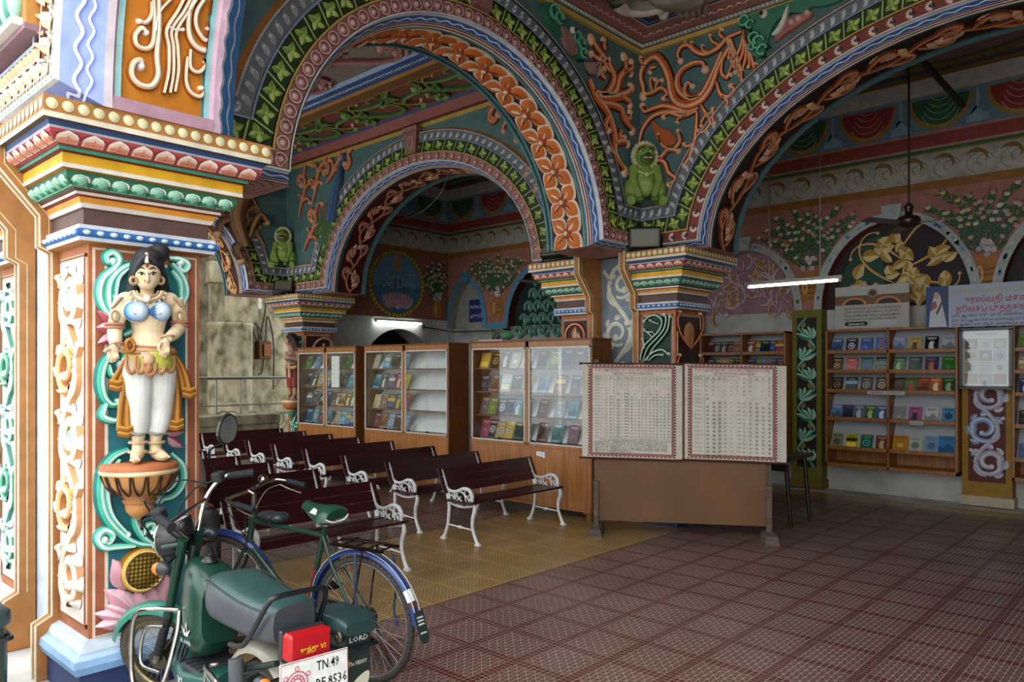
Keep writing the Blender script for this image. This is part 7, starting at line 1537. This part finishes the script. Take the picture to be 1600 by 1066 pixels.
# ---------------------------------------------------------------- moped
mo = thing('moped', 'dark green moped with number plate and side toolbox leaning beside the street pillar', 'moped', (-2.66, 1.8, 0))
mo.matrix_basis = Matrix.Translation((-2.88, 1.63, 0)) @ Matrix.Rotation(pi - .02, 4, 'Z') @ Matrix.Rotation(.03, 4, 'X') @ Matrix.Scale(.92, 4)
RM = .272; DG = C('#14382c'); DT = C('#1f4a44')
UP = Matrix.Translation((0, 0, .075)); PV = Vector((.8, 0, .93)); PH = Vector((1.13, 0, RM)); axm = (PV - PH).normalized(); ST = Matrix.Translation(PV) @ Matrix.Rotation(.6, 4, axm) @ Matrix.Translation(-PV)
wheel(mo, (0, 0, RM), RM, .034, I4, 32, '#8a8478', '#3a342c', 'rear_wheel'); wheel(mo, tuple(PH), RM, .032, ST, 36, '#8a8060', '#4a4236', 'front_wheel')
f = fender(mo, tuple(PH), .3, .35, 2.3, .05, C('#2f7a68'), ST, 'front_fender', 22, .03); 
fk = tubes('fork', [([tuple(PV + Vector((-.0, s_ * .075, .06))), tuple(PH + (PV - PH) * .42 + Vector((0, s_ * .075, 0)))], .026) for s_ in (-1, 1)], DG, 'gloss', mo, ST)
m = MB(ST)
for s_ in (-1, 1):
    A = PH + (PV - PH) * .45; 
    for i in range(12): q = PH + (PV - PH) * (.08 + i * .032); m.tube([tuple(q + Vector((0, s_ * .075, 0))), tuple(q + (PV - PH).normalized() * .012 + Vector((0, s_ * .075, 0)))], [.026, .02], BLK, 10)
    m.tube([tuple(PH + Vector((0, s_ * .075, 0))), tuple(A + Vector((0, s_ * .075, 0)))], .016, C('#6a645a'), 8)
m.build('fork_boot', 'rubber', fk, False)
m = MB(ST); m.tube([tuple(PH + Vector((0, -.06, 0))), tuple(PH + Vector((0, .06, 0)))], .055, C('#5a5448'), 16); m.build('brake_drum', 'metal', mo, False)
# headlamp, speedometer
HL = PV + Vector((.13, 0, .03)); m = MB(ST @ Matrix.Translation(HL) @ Matrix.Rotation(pi / 2 + .05, 4, 'Y')); m.lathe([(.0, -.11), (.05, -.1), (.085, -.06), (.1, 0), (.102, .02)], BLK, 24); hl = m.build('headlamp', 'gloss', mo, False)
m = MB(ST @ Matrix.Translation(HL) @ Matrix.Rotation(pi / 2 + .05, 4, 'Y')); m.lathe([(.1, .02), (.106, .026), (.1, .034), (.0, .045)], [CHR, CHR, C('#a8b0b4')], 24); m.build('lamp_glass', 'chrome', hl, False)
m = MB(ST @ Matrix.Translation(PV + Vector((.06, 0, .1))) @ Matrix.Rotation(.25, 4, 'Y')); m.lathe([(.06, -.05), (.072, 0), (.07, .035), (.058, .04), (.056, .034), (0, .034)], [BLK, BLK, BLK, C('#2a2c30'), C('#8a9094')], 22); m.build('speedometer', 'gloss', mo, False)
for s_ in (-1, 1): tubes('lamp_bracket', [([tuple(PV + Vector((.0, s_ * .08, .04))), tuple(HL + Vector((-.02, s_ * .1, 0)))], .014)], DG, 'gloss', mo, ST)
# handlebar
hbm = tubes('handlebar', [(cr([tuple(PV + Vector((-.16, s_ * .34, .26))), tuple(PV + Vector((-.06, s_ * .27, .27))), tuple(PV + Vector((.0, s_ * .17, .19))), tuple(PV + Vector((.0, s_ * .05, .05)))], 5), .013) for s_ in (-1, 1)] + [([tuple(PV + Vector((0, -.18, .185))), tuple(PV + Vector((0, .18, .185)))], .01)], C('#c8c4bc'), 'chrome', mo, ST)
for s_ in (-1, 1):
    m = MB(ST); p, q = PV + Vector((-.07, s_ * .285, .268)), PV + Vector((-.18, s_ * .355, .258)); m.tube([tuple(p), tuple(q)], .02, BLK, 12)
    for i in range(14): r_ = p + (q - p) * (i / 14); m.tube([tuple(r_), tuple(r_ + (q - p) * .035)], .0215, C('#2c2c2e'), 12)
    m.tube([tuple(q), tuple(q + (q - p) * .05)], .023, BLK, 12); m.build('grip', 'rubber', hbm, False)
    m = MB(ST); c0 = PV + Vector((-.04, s_ * .25, .275)); m.bbox(tuple(c0 - Vector((.03, .03, .025))), tuple(c0 + Vector((.03, .03, .03))), C('#24262a'), .008); m.build('switch_box', 'rubber', hbm, False)
for s_ in (-1, 1): tubes('brake_lever', [(cr([tuple(PV + Vector((-.01, s_ * .25, .28))), tuple(PV + Vector((.02, s_ * .3, .275))), tuple(PV + Vector((-.05, s_ * .39, .265)))], 4), [.009, .007, .008])], C('#24262c'), 'metal', mo, ST)
tubes('cable', [(cr([tuple(PV + Vector((-.02, s_ * .25, .26))), tuple(PV + Vector((.1, s_ * .2, .22))), tuple(PV + Vector((.16, s_ * .1, .08))), tuple(PV + Vector((.1, s_ * .07, -.15)))], 5), .005) for s_ in (-1, 1)] + [(cr([tuple(PV + Vector((0, s_ * .2, .26))), tuple(PV + Vector((.14, s_ * .12, .3))), tuple(PV + Vector((.2, 0, .14))), tuple(PV + Vector((.1, -.05, -.05)))], 5), .0045) for s_ in (-1, 1)], BLK, 'rubber', mo, ST)
mc = PV + Vector((-.1, -.3, .52)); tubes('mirror_stem', [(cr([tuple(PV + Vector((-.03, -.255, .29))), tuple(PV + Vector((-.01, -.25, .42))), tuple(mc + Vector((0.01, 0, -.06)))], 4), .006)], BLK, 'metal', mo, ST)
MR = ST @ Matrix.Translation(mc + Vector((0, -.03, 0))) @ Matrix.Rotation(-.25, 4, 'Z') @ Matrix.Rotation(.55, 4, 'X')
q = [(-.055, -.05), (.0, -.085), (.055, -.05), (.06, .03), (.02, .085), (-.04, .07), (-.065, .01)]; q = cr(q, 3, True)
m = MB(MR @ Matrix(((0, 0, 1, 0), (1, 0, 0, 0), (0, 1, 0, 0), (0, 0, 0, 1)))); m.prism(q, -.0, .02, BLK); mi = m.build('mirror_shell', 'gloss', mo, False)
m = MB(MR @ Matrix(((0, 0, 1, 0), (1, 0, 0, 0), (0, 1, 0, 0), (0, 0, 0, 1)))); m.flat([(x * .9, y * .9) for x, y in q], -.001, W_); m.build('mirror_glass', 'mirror', mi, False)
def indicator(p, d, M, nm='indicator'):
    p = Vector(p); d = Vector(d); m = MB(M); m.tube([tuple(p), tuple(p + d * .5)], .01, BLK, 8); m.ell(tuple(p + d * .85), (.05, .032, .036), C('#2c3036'), 12, 8); b = m.build(nm, 'gloss', mo, False)
    m = MB(M); m.ell(tuple(p + d * .85 + Vector((.02 if p.x > .5 else -.026, 0, 0))), (.038, .03, .034), C('#d8701c'), 12, 8); m.build('indicator_lens', 'gloss', b, False)
for s_ in (-1, 1): indicator(PV + Vector((.05, s_ * .1, -.02)), (0, s_ * .12, -.02), ST); indicator((-.27, s_ * .1, .55), (-.01, s_ * .1, 0), I4)
# tank with badge
def loft(par, nm, secs, col, mat, n=16, M=I4, pw=.55, capz=True):
    """secs: (x, y half width, z low, z high) superellipse rings along x"""
    m = MB(M); vs = []
    for x, w, z0, z1 in secs:
        for k in range(n): a = 2 * pi * k / n; ca, sa = math.cos(a), math.sin(a); vs.append((x, w * math.copysign(abs(ca) ** pw, ca), (z0 + z1) / 2 + (z1 - z0) / 2 * math.copysign(abs(sa) ** pw, sa)))
    m.add(vs, [(i * n + k, i * n + (k + 1) % n, (i + 1) * n + (k + 1) % n, (i + 1) * n + k) for i in range(len(secs) - 1) for k in range(n)], col, True)
    m.add(vs[:n], [tuple(range(n))], col); m.add(vs[-n:], [tuple(range(n))], col); return m.build(nm, mat, par, False)
tk = loft(mo, 'fuel_tank', [(.47, .1, .5, .8), (.5, .115, .44, .84), (.58, .12, .4, .87), (.66, .11, .42, .885), (.73, .09, .46, .88), (.755, .05, .5, .85)], DG, 'gloss', 20)
m = MB(Matrix.Translation((.61, 0, .872))); m.lathe([(.045, 0), (.045, .012), (.035, .018), (.03, .03), (.0, .032)], C('#15181a'), 18); m.tube([(-.025, 0, .036), (.025, 0, .036)], .009, BLK, 6); m.build('fuel_cap', 'gloss', tk, False)
m = MB(lambda u, v, h: (.59 - u, .1215 + h, .52 + v)); m.flat([(-.05, .05), (-.015, .03), (0, .08), (.015, .03), (.05, .05), (.02, .008), (-.02, .008)], .001, C('#b8bcb8')); m.flat([(-.012, .025), (.012, .025), (0, .06)], .002, DG); letters('XL SUPER', .026, (-.06, -.03), m, C('#b8bcb8'), .001, width=.12); m.build('badge', 'print', tk, False)
tubes('bag_hook', [(cr([(.56, .14, .5), (.55, .16, .45), (.53, .17, .43), (.51, .16, .46), (.51, .15, .5)], 4), .008), (cr([(.6, .14, .5), (.59, .16, .45), (.57, .165, .43)], 4), .008)], C('#2c3034'), 'metal', mo)
tubes('frame', [(cr([(.8, 0, .93), (.82, 0, .7), (.78, 0, .5), (.62, 0, .34), (.3, 0, .34), (.1, 0, .46), (-.2, 0, .6)], 5), .03), ([(.12, -.09, .48), (-.25, -.1, .61)], .014), ([(.12, .09, .48), (-.25, .1, .61)], .014), ([(.3, -.08, .34), (0, -.09, RM)], .018), ([(.3, .08, .34), (0, .09, RM)], .018)], C('#16241f'), 'gloss', mo)
loft(mo, 'belly_panel', [(.28, .12, .24, .42), (.4, .15, .25, .4), (.6, .15, .27, .36), (.74, .13, .3, .42), (.8, .1, .38, .48)], DT, 'gloss', 16)
m = MB(lambda u, v, h: (.6 - u, .152 + h, .3 + v)); letters('XL', .06, (0, 0), m, C('#c8ccc8'), .001); m.build('badge', 'print', mo, False)
m = MB(); m.bbox((.36, -.12, .36), (.72, .12, .385), C('#3a3c3e'), .008)
for k in range(6): m.bar((.4 + k * .05, -.11, .39), (.4 + k * .05, .11, .39), .012, .008, C('#2a2c2e'))
m.build('foot_mat', 'rubber', mo, False)
loft(mo, 'engine', [(.1, .1, .16, .34), (.2, .13, .14, .36), (.34, .12, .14, .33), (.44, .08, .16, .3)], C('#3a3a38'), 'metal', 14)
m = MB()
for k in range(6): m.box((.36 + k * .022, -.075, .15), (.366 + k * .022, .075, .29), C('#4a4a48'))
m.build('cylinder_fins', 'metal', mo, False); tubes('exhaust', [(cr([(.44, -.06, .17), (.3, -.14, .13), (0, -.17, .16), (-.3, -.17, .2)], 5), [.018, .03, .036, .034])], C('#6a645c'), 'metal', mo)
# guards
tubes('crash_guard', [(cr([(.74, .1, .62), (.8, .2, .63), (.9, .25, .58), (.9, .26, .35), (.86, .25, .22), (.76, .22, .2), (.7, .18, .28), (.7, .12, .5), (.72, .1, .62)], 5), .013), (cr([(.74, .17, .55), (.84, .22, .52), (.84, .235, .36), (.72, .19, .33)], 5), .009)], C('#b0aca4'), 'chrome', mo)
tubes('crash_guard', [(cr([(.74, -.1, .62), (.8, -.2, .63), (.9, -.25, .58), (.9, -.26, .35), (.86, -.25, .22), (.76, -.22, .2), (.7, -.18, .28), (.7, -.12, .5)], 5), .013)], C('#b0aca4'), 'chrome', mo)
tubes('saree_guard', [(cr([(.2, .14, .5), (.2, .2, .5), (.05, .23, .5), (-.02, .24, .48), (-.1, .24, .34), (-.12, .22, .2)], 5), .011)] + [([(.2, .2, .47 - k * .045), (-.03 - k * .018, .24, .455 - k * .045)], .005) for k in range(6)] + [([(.2, .2, .5), (.2, .2, .22)], .006)], C('#b0aca4'), 'chrome', mo)
for s_ in (-1, 1): tubes('shock_absorber', [([(.05, s_ * .13, .56), (.0, s_ * .14, .29)], .034)], C('#4a4c4e'), 'rubber', mo)
# seat
m = MB(); vs = []; secs = [(.47, .07, .6, .705), (.44, .12, .58, .735), (.36, .145, .57, .75), (.22, .145, .565, .735), (.06, .14, .565, .715), (-.1, .135, .565, .71), (-.2, .125, .57, .71), (-.235, .1, .58, .7)]; n = 18; secs = [(x * .9, w, a + .09, b + .13) for x, w, a, b in secs]
for x, w, z0, z1 in secs:
    for k in range(n): a = 2 * pi * k / n; ca, sa = math.cos(a), math.sin(a); vs.append((x, w * math.copysign(abs(ca) ** .5, ca), (z0 + z1) / 2 + (z1 - z0) / 2 * math.copysign(abs(sa) ** .6, sa)))
fs = [(i * n + k, i * n + (k + 1) % n, (i + 1) * n + (k + 1) % n, (i + 1) * n + k) for i in range(len(secs) - 1) for k in range(n)]
m.add(vs, fs, [C('#2c4a49') if 1 <= k <= n // 2 - 2 else C('#3c4046') for i in range(len(secs) - 1) for k in range(n)], True); m.add(vs[:n], [tuple(range(n))], C('#3c4046')); m.add(vs[-n:], [tuple(range(n))], C('#3c4046')); se = m.build('seat', 'vinyl', mo, False)
m = MB()
for s_ in (-1, 1): m.tube(cr([(x, s_ * w * .985, z1 - .028) for x, w, z0, z1 in secs[1:-1]], 3), .0045, C('#24282c'), 5)
m.build('seat_piping', 'vinyl', se, False)
tubes('grab_rail', [(cr([(.05, .16, .53), (-.08, .165, .56), (-.17, .16, .66), (-.23, .14, .76), (-.25, .1, .79), (-.25, -.1, .79), (-.23, -.14, .76), (-.17, -.16, .66), (-.1, -.165, .56), (.05, -.16, .53)], 4), .012)], C('#15171a'), 'gloss', mo, Matrix.Translation((0, 0, .1)))
fender(mo, (0, 0, RM), .33, .7, 3.0, .07, C('#8a8678'), I4, 'rear_fender', 22, .03, 'enamel')
m = MB(Matrix.Translation((0, 0, .1))); m.bbox((-.35, -.1, .53), (-.28, .1, .645), C('#a8141c'), .012); m.bbox((-.285, -.105, .525), (-.26, .105, .65), C('#2c2c2e'), .006); tl = m.build('tail_lamp', 'gloss', mo, False)
m = MB(lambda u, v, h: (-.351 - h, -u, v)); letters('சுந்து VS', .03, (-.055, .665), m, C('#d8c828'), .001, width=.125); m.build('lettering', 'print', tl, False)
m = MB(lambda u, v, h: (-.36 - .06 * (.5 - v) - h, -u, .49 + v)); m.prism([(-.16, 0), (.16, 0), (.16, .16), (-.16, .16)], -.006, 0, C('#d8d8d4')); pl = m.build('number_plate', 'enamel', mo, False)
m = MB(lambda u, v, h: (-.361 - .06 * (.5 - v) - h, -u, .49 + v)); letters('TN.49', .055, (.005, .1), m, C('#101014'), .0008, width=.11); letters('BF.8536', .055, (.0, .028), m, C('#101014'), .0008, width=.15)
rc_ = C('#b85a64'); c0 = (-.085, .07)
for r_ in (.048, .034, .02): m.ribbon_flat(arc(c0, r_, 0, 2 * pi, 24), .0028, .0008, rc_)
for k in range(12): a = 2 * pi * k / 12; m.ribbon_flat([(c0[0] + .02 * math.cos(a), c0[1] + .02 * math.sin(a)), (c0[0] + .034 * math.cos(a), c0[1] + .034 * math.sin(a))], .003, .0009, rc_); m.ribbon_flat(arc((c0[0] + .06 * math.cos(a), c0[1] + .06 * math.sin(a)), .009, 0, 2 * pi, 8), .002, .0009, rc_) if k % 2 else None
m.ribbon_flat([(-.157, .003), (.157, .003), (.157, .157), (-.157, .157), (-.157, .003)], .0015, .0006, C('#a83a3a')); m.build('plate_print', 'print', pl, False)
# side toolbox
tb_ = loft(mo, 'toolbox', [(-.03, .07, .3, .62), (-.05, .09, .27, .62), (-.25, .09, .27, .62), (-.28, .07, .29, .62)], C('#1f2c2a'), 'vinyl', 18, Matrix.Translation((0, -.285, .05)), .35)
loft(tb_, 'toolbox_lid', [(-.01, .08, .61, .665), (-.04, .1, .605, .69), (-.27, .1, .605, .69), (-.3, .08, .61, .665)], C('#22393a'), 'vinyl', 18, Matrix.Translation((0, -.285, .05)), .4)
m = MB(Matrix.Translation((0, -.285, .05))); m.tube(cr([(-.02, .1, .55), (-.1, .105, .55), (-.27, .1, .55), (-.295, .06, .55), (-.295, -.06, .55), (-.27, -.1, .55), (-.02, -.1, .55)], 3), .011, C('#4a4e52'), 8); m.ell((-.27, .1, .61), (.03, .012, .03), C('#7a6a5c'), 8, 6); m.build('toolbox_strap', 'metal', tb_, False)
m = MB(lambda u, v, h: (-.2815 - h, -.285 - u, v + .05)); letters('LORD', .035, (-.05, .575), m, C('#c0c0b4'), .001, width=.1); letters('The HEAVY', .026, (-.05, .47), m, C('#c0c0b8'), .001, width=.1); m.build('lettering', 'print', tb_, False); m = MB(lambda u, v, h: (-.2815 - h, -.285 - u, v + .05)); m.flat(cr([(-.05, .33), (.02, .34), (.06, .38), (.06, .43), (.0, .41), (-.04, .37)], 3, True), .001, C('#b8b8a4')); m.build('sticker', 'print', tb_, False)
tubes('side_stand', [([(.3, .1, .2), (.22, .26, .06)], .011)], C('#3a3a3a'), 'metal', mo)
m2 = copy_tree(mo); m2.matrix_basis = Matrix.Translation((-4.04, .6, 0)) @ Matrix.Rotation(pi, 4, 'Z') @ Matrix.Scale(.92, 4)
m2['label'] = 'second moped parked on the concrete street before the pillars, mostly cut off'
for ch in list(m2.children):
    for g_ in list(ch.children):
        if g_.name.startswith(('plate_print', 'lettering', 'sticker')): bpy.data.objects.remove(g_)
# ================================================================ LAMPS, FANS, FITTINGS
def tube_lamp(label, a, b, rods=None):
    a, b = Vector(a), Vector(b); o = thing('tube_lamp', label, 'lamp', tuple((a + b) / 2), 0, 'fluorescent tube lamps'); d = (b - a).normalized()
    m = MB(); m.bar(tuple(a - d * .03 + Vector((0, 0, .04))), tuple(b + d * .03 + Vector((0, 0, .04))), .05, .04, C('#b8b8b4')); m.build('batten', 'enamel', o)
    m = MB(); m.tube([tuple(a), tuple(b)], .014, W_, 10); m.build('tube', 'tube_light', o)
    m = MB()
    for p in (a, b): m.box((p.x - .018, p.y - .018, p.z - .016), (p.x + .018, p.y + .018, p.z + .03), C('#c8c8c4'))
    m.build('lamp_holder', 'enamel', o)
    for t in rods or (): m = MB(); p = a + (b - a) * t; m.tube([(p.x, p.y, p.z + .05), (p.x, p.y, 5.5)], .007, C('#9a9488'), 6); m.build('hanging_rod', 'metal', o)
    return o
a, b = onY(1168, 449, 9.3), onY(1312, 438, 9.3); z_ = (a[2] + b[2]) / 2
tube_lamp('long fluorescent tube hanging on two rods before the book shelves', (a[0], 9.3, z_), (b[0], 9.3, z_), (.25, .8))
tube_lamp('fluorescent tube on the end wall under the lotus medallion', (XE + .08, 8.97, 2.62), (XE + .08, 10.12, 2.62))
def fan(label, x, y, zm, ztop, angs):
    o = thing('ceiling_fan', label, 'fan', (x, y, zm), 0, 'dark ceiling fans'); bc = C('#2c1c14')
    m = MB(); m.tube([(x, y, zm), (x, y, ztop)], .012, bc, 8); m.build('downrod', 'gloss', o)
    m = MB(Matrix.Translation((x, y, zm))); m.lathe([(0, -.09), (.05, -.085), (.11, -.05), (.125, 0), (.11, .04), (.04, .06), (.04, .13), (.055, .15), (.02, .2)], bc, 20); m.build('motor', 'gloss', o)
    m = MB(Matrix.Translation((x, y, ztop - .12))); m.lathe([(.02, -.02), (.07, .03), (.075, .12)], bc, 16); m.build('canopy', 'gloss', o)
    for a_ in angs:
        m = MB(Matrix.Translation((x, y, zm - .03)) @ Matrix.Rotation(a_, 4, 'Z') @ Matrix.Rotation(.15, 4, 'X')); m.prism([(.12, -.03), (.2, -.055), (.62, -.07), (.64, 0), (.62, .07), (.2, .055), (.12, .03)], -.004, .004, bc); m.build('blade', 'gloss', o)
fp = onY(1420, 345, 9.3); fan('ceiling fan on a long rod before the gold-leaf arch', fp[0], 9.3, fp[2], 5.5, (.05, 2.144, 4.24))
p = onY(858, 440, 9.3); fan('ceiling fan in the corridor behind the arch over the bookcases', p[0], 9.3, p[2], 5.5, (.4, 2.5, 4.6))
m = MB(); q = onY(1506, 166, 10.3); m.bar((fp[0] + .02, 9.35, 5.3), (q[0], 10.3, q[2]), .05, .05, C('#241812')); tag(m.build('iron_brace', 'gloss'), 'dark iron brace slanting from the ceiling to the painted drapes', 'brace')
def flood(label, c, rz, tilt):
    o = thing('floodlight', label, 'floodlight', c, rz, 'floodlights on the pillar capitals'); T = Matrix.Rotation(tilt, 4, 'X')
    m = MB(Matrix.Translation((0, 0, .14)) @ T); m.bbox((-.17, -.05, -.11), (.17, .05, .11), C('#1c1c1e'), .012); m.build('housing', 'gloss', o, False)
    m = MB(Matrix.Translation((0, 0, .14)) @ T); m.box((-.14, -.056, -.085), (.14, -.05, .085), C('#6a6a58')); m.build('front_glass', 'gloss', o, False)
    m = MB(); m.tube([(-.18, 0, .14), (-.18, 0, .01), (.18, 0, .01), (.18, 0, .14)], .012, C('#1c1c1e'), 6); m.build('bracket', 'metal', o, False)
flood('black floodlight on the pillar capital behind the charts', (-4.48, 7.0, 2.98), pi / 4 - .2, .25); flood('black floodlight on the far pillar with the praying figure', (-11.75, 7.0, 2.98), pi / 4, -.5); flood('small black floodlight on the capital above the bookcases', (-5.75, 7.02, 2.98), 0, -.6)
m = MB(); m.tube([(XE + .06, 10.2, 2.56), (XE + .06, 10.85, 2.5), (-11.6, 10.9, 2.48), (-10.0, 10.88, 2.46)], .012, C('#4a4640'), 6); m.ell((XE + .06, 10.18, 2.56), .04, C('#4a4640')); tag(m.build('conduit_pipe', 'metal'), 'metal conduit running round the corridor corner above the bookcases', 'pipe')
m = MB(); P = [onY(860 - 130 + i * 14, 262 + 40 * math.sin(i * .8) + i * 7, 8.6) for i in range(6)]
m = MB(); m.tube(cr([onY(702, 262, 7.6), onY(690, 300, 8.2), onY(660, 330, 8.4), onY(625, 345, 8.6)], 5), .006, C('#8a8478'), 5); tag(m.build('loose_wire', 'matte'), 'thin loose wire hanging inside the bookcase arch', 'wire')
# courtyard: railing, parapet, meter box
rl = thing('railing', 'grey iron railing in front of the mossy courtyard column', 'railing', (-13.3, 5, 0)); xr_ = -13.3
def RP(px, py): return onX(px, py, xr_)
m = MB(); y0, y1 = RP(250, 590)[1], RP(452, 590)[1]; zt_ = RP(380, 591)[2]
m.tube([(xr_, y0, zt_), (xr_, y1, zt_)], .03, C('#8a8a84'), 8); m.build('top_rail', 'metal', rl)
for z in (RP(380, 633)[2], RP(380, 648)[2]): m = MB(); m.tube([(xr_, y0, z), (xr_, y1, z)], .012, C('#7a7a74'), 6); m.build('rail', 'metal', rl)
for px in (376, 338, 452): m = MB(); y = RP(px, 600)[1]; m.tube([(xr_, y, 0), (xr_, y, zt_)], .022, C('#8a8a84'), 8); m.build('post', 'metal', rl)
for px in (350, 362, 395, 432): m = MB(); c = RP(px, 655); m.tube([(xr_, c[1] + .16 * math.cos(t), c[2] + .14 * math.sin(t)) for t in [2 * pi * i / 18 for i in range(18)]], .01, C('#7a7a74'), 5, True); m.build('scroll', 'metal', rl)
m = MB(); q0, q1 = onX(250, 645, -12.75), onX(437, 645, -12.75); m.bbox((-12.95, q0[1], q0[2] - .28), (-12.7, q1[1], q1[2]), C('#7a766a'), .02); m.bbox((-12.9, q0[1], 0), (-12.75, q1[1], q0[2] - .28), C('#7a766a'), .01)
tag(m.build('parapet', 'weathered'), 'low grey stone parapet behind the farthest benches', 'parapet')
mbx = thing('meter_box', 'rusty electric meter box with cables on the mossy wall', 'meter box', (-16.1, 7.2, 2)); c = onX(407, 548, -16.15)
m = MB(); m.bbox((-16.2, c[1] - .13, c[2] - .2), (-16.0, c[1] + .2, c[2] + .22), C('#5a3f2c'), .02); m.build('case', 'metal', mbx); m = MB(); m.bbox((-16.0, c[1] - .02, c[2] - .14), (-15.96, c[1] + .16, c[2] + .14), C('#7a5034'), .01); m.build('cover', 'metal', mbx)
m = MB()
for P in ([(-.1, .2), (-.25, .5), (-.2, .62), (-.05, .5), (.0, .25)], [(-.05, .25), (.1, 1.0), (.05, 1.4), (0, 1.75)], [(.1, .2), (.15, .8), (.3, .2), (.3, -.9)], [(-.05, .2), (-.2, 1.2), (-.05, 1.5)], [(.05, -.2), (0, -.5), (-.08, -.55)]): m.tube(cr([(-16.1, c[1] + u, c[2] + v) for u, v in P], 5), .018, C('#3a342c'), 6)
m.bbox((-16.15, c[1] - .12, c[2] + .95), (-16.05, c[1] - .02, c[2] + 1.3), C('#c8c4b8'), .01); m.build('cables', 'rubber', mbx)
# person on the bench, mostly hidden by the street pillar
simple('shirt_beige', '#a89a88', .8); simple('skin_tone', '#6a4430', .5); simple('trouser_grey', '#4a4a50', .8)
pe = thing('person', 'person in a beige shirt seated on a bench beyond the goddess pillar', 'person', (-6.42, 2.84, 0)); B0 = Vector((-6.42, 2.84, 0))
def PB(x, y, z): return tuple(B0 + Vector((x, y, z)))
m = MB(); m.tube([PB(-.08, 0, .48), PB(-.1, 0, .62), PB(-.11, 0, .82), PB(-.1, 0, .98)], [.15, .14, .17, .12], W_, 16)
for s_ in (-1, 1): m.tube([PB(-.1, s_ * .16, .95), PB(-.08, s_ * .2, .78), PB(-.02, s_ * .19, .66)], [.075, .065, .06], W_, 10)
sh_ = fuse(m, 'shirt', 'shirt_beige', None, .012, 4)
m = MB(); m.tube([PB(-.08, 0, .5), PB(-.1, 0, .8), PB(-.1, 0, .96), PB(-.09, 0, 1.1)], [.1, .12, .06, .055], W_, 10); m.ell(PB(-.06, 0, 1.19), (.1, .08, .12), W_, 16, 12); m.ell(PB(.04, 0, 1.18), (.02, .016, .025), W_)
for s_ in (-1, 1):
    m.tube([PB(-.1, s_ * .02, .9), PB(-.1, s_ * .15, .93), PB(-.08, s_ * .2, .78), PB(-.02, s_ * .19, .66)], [.05, .05, .04, .045], W_, 9); m.tube([PB(-.08, s_ * .05, .52), PB(.3, s_ * .12, .48), PB(.36, s_ * .12, .1)], [.06, .05, .04], W_, 9); m.ell(PB(-.06, s_ * .083, 1.18), (.02, .012, .03), W_); m.tube([PB(-.02, s_ * .19, .66), PB(.12, s_ * .15, .6), PB(.24, s_ * .12, .58)], [.045, .038, .03], W_, 9); m.ell(PB(.28, s_ * .1, .575), (.045, .03, .018), W_)
    for k in range(4): m.tube([PB(.3, s_ * (.075 + k * .018), .575), PB(.345, s_ * (.07 + k * .018), .572), PB(.37, s_ * (.07 + k * .018), .56)], [.0095, .009, .007], W_, 6)
    m.tube([PB(.27, s_ * .07, .58), PB(.3, s_ * .045, .585), PB(.325, s_ * .04, .58)], [.011, .01, .008], W_, 6); m.tube([PB(.36, s_ * .12, .1), PB(.36, s_ * .12, .05), PB(.46, s_ * .13, .025)], [.04, .04, .032], W_, 9)
body = fuse(m, 'body', 'skin_tone', pe, .009, 2); adopt(sh_, pe)
m = MB()
for s_ in (-1, 1): m.tube([PB(-.1, s_ * .08, .5), PB(.12, s_ * .11, .5), PB(.32, s_ * .12, .48), PB(.36, s_ * .12, .28), PB(.36, s_ * .12, .09)], [.12, .095, .075, .065, .06], W_, 12)
fuse(m, 'trousers', 'trouser_grey', pe, .012, 3)
m = MB(); m.ell(PB(-.085, 0, 1.225), (.1, .088, .1), C('#17120f'), 14, 10); m.build('hair', 'matte', pe)
# projecting eaves of the street front, upper corner
ev = thing('street_cornice', 'painted cornice block with green petal edge above the street front', 'cornice', (-5.4, 1.1, 3.58), 0, None, 'thing')
m = MB(); m.box((-7, 1.13, 3.37), (-4.27, 1.229, 3.4), C('#8a6a74')); m.build('underside', 'stucco', ev)
m = MB(); m.box((-7, 1.14, 3.4), (-4.28, 1.229, 4.7), C('#b8803c')); m.build('block', 'stucco', ev)
m = MB(); m.box((-7, 1.09, 3.4), (-4.33, 1.145, 3.44), C('#d8d4cc')); m.build('fillet', 'stucco', ev)
for k in range(24): m = MB(); m.ell((-5.9 + k * .066, 1.12, 3.53), (.036, .04, .09), C(('#4f9a80', '#a8d8c8')[k % 2]), 8, 6); m.build('petal', 'stucco', ev)
for k, (x, z) in enumerate(((-4.22, 3.5), (-4.18, 3.62), (-4.2, 3.78))): mb = MB(mapY(1.23)); tip_scroll(mb, (x, z), 1.2 + k * .8, .25, 0, 16, .012, hexs('#9a6a3c', '#e0d0b8', '#f0e8dc'), .02); mb.build('scroll', 'stucco', ev)
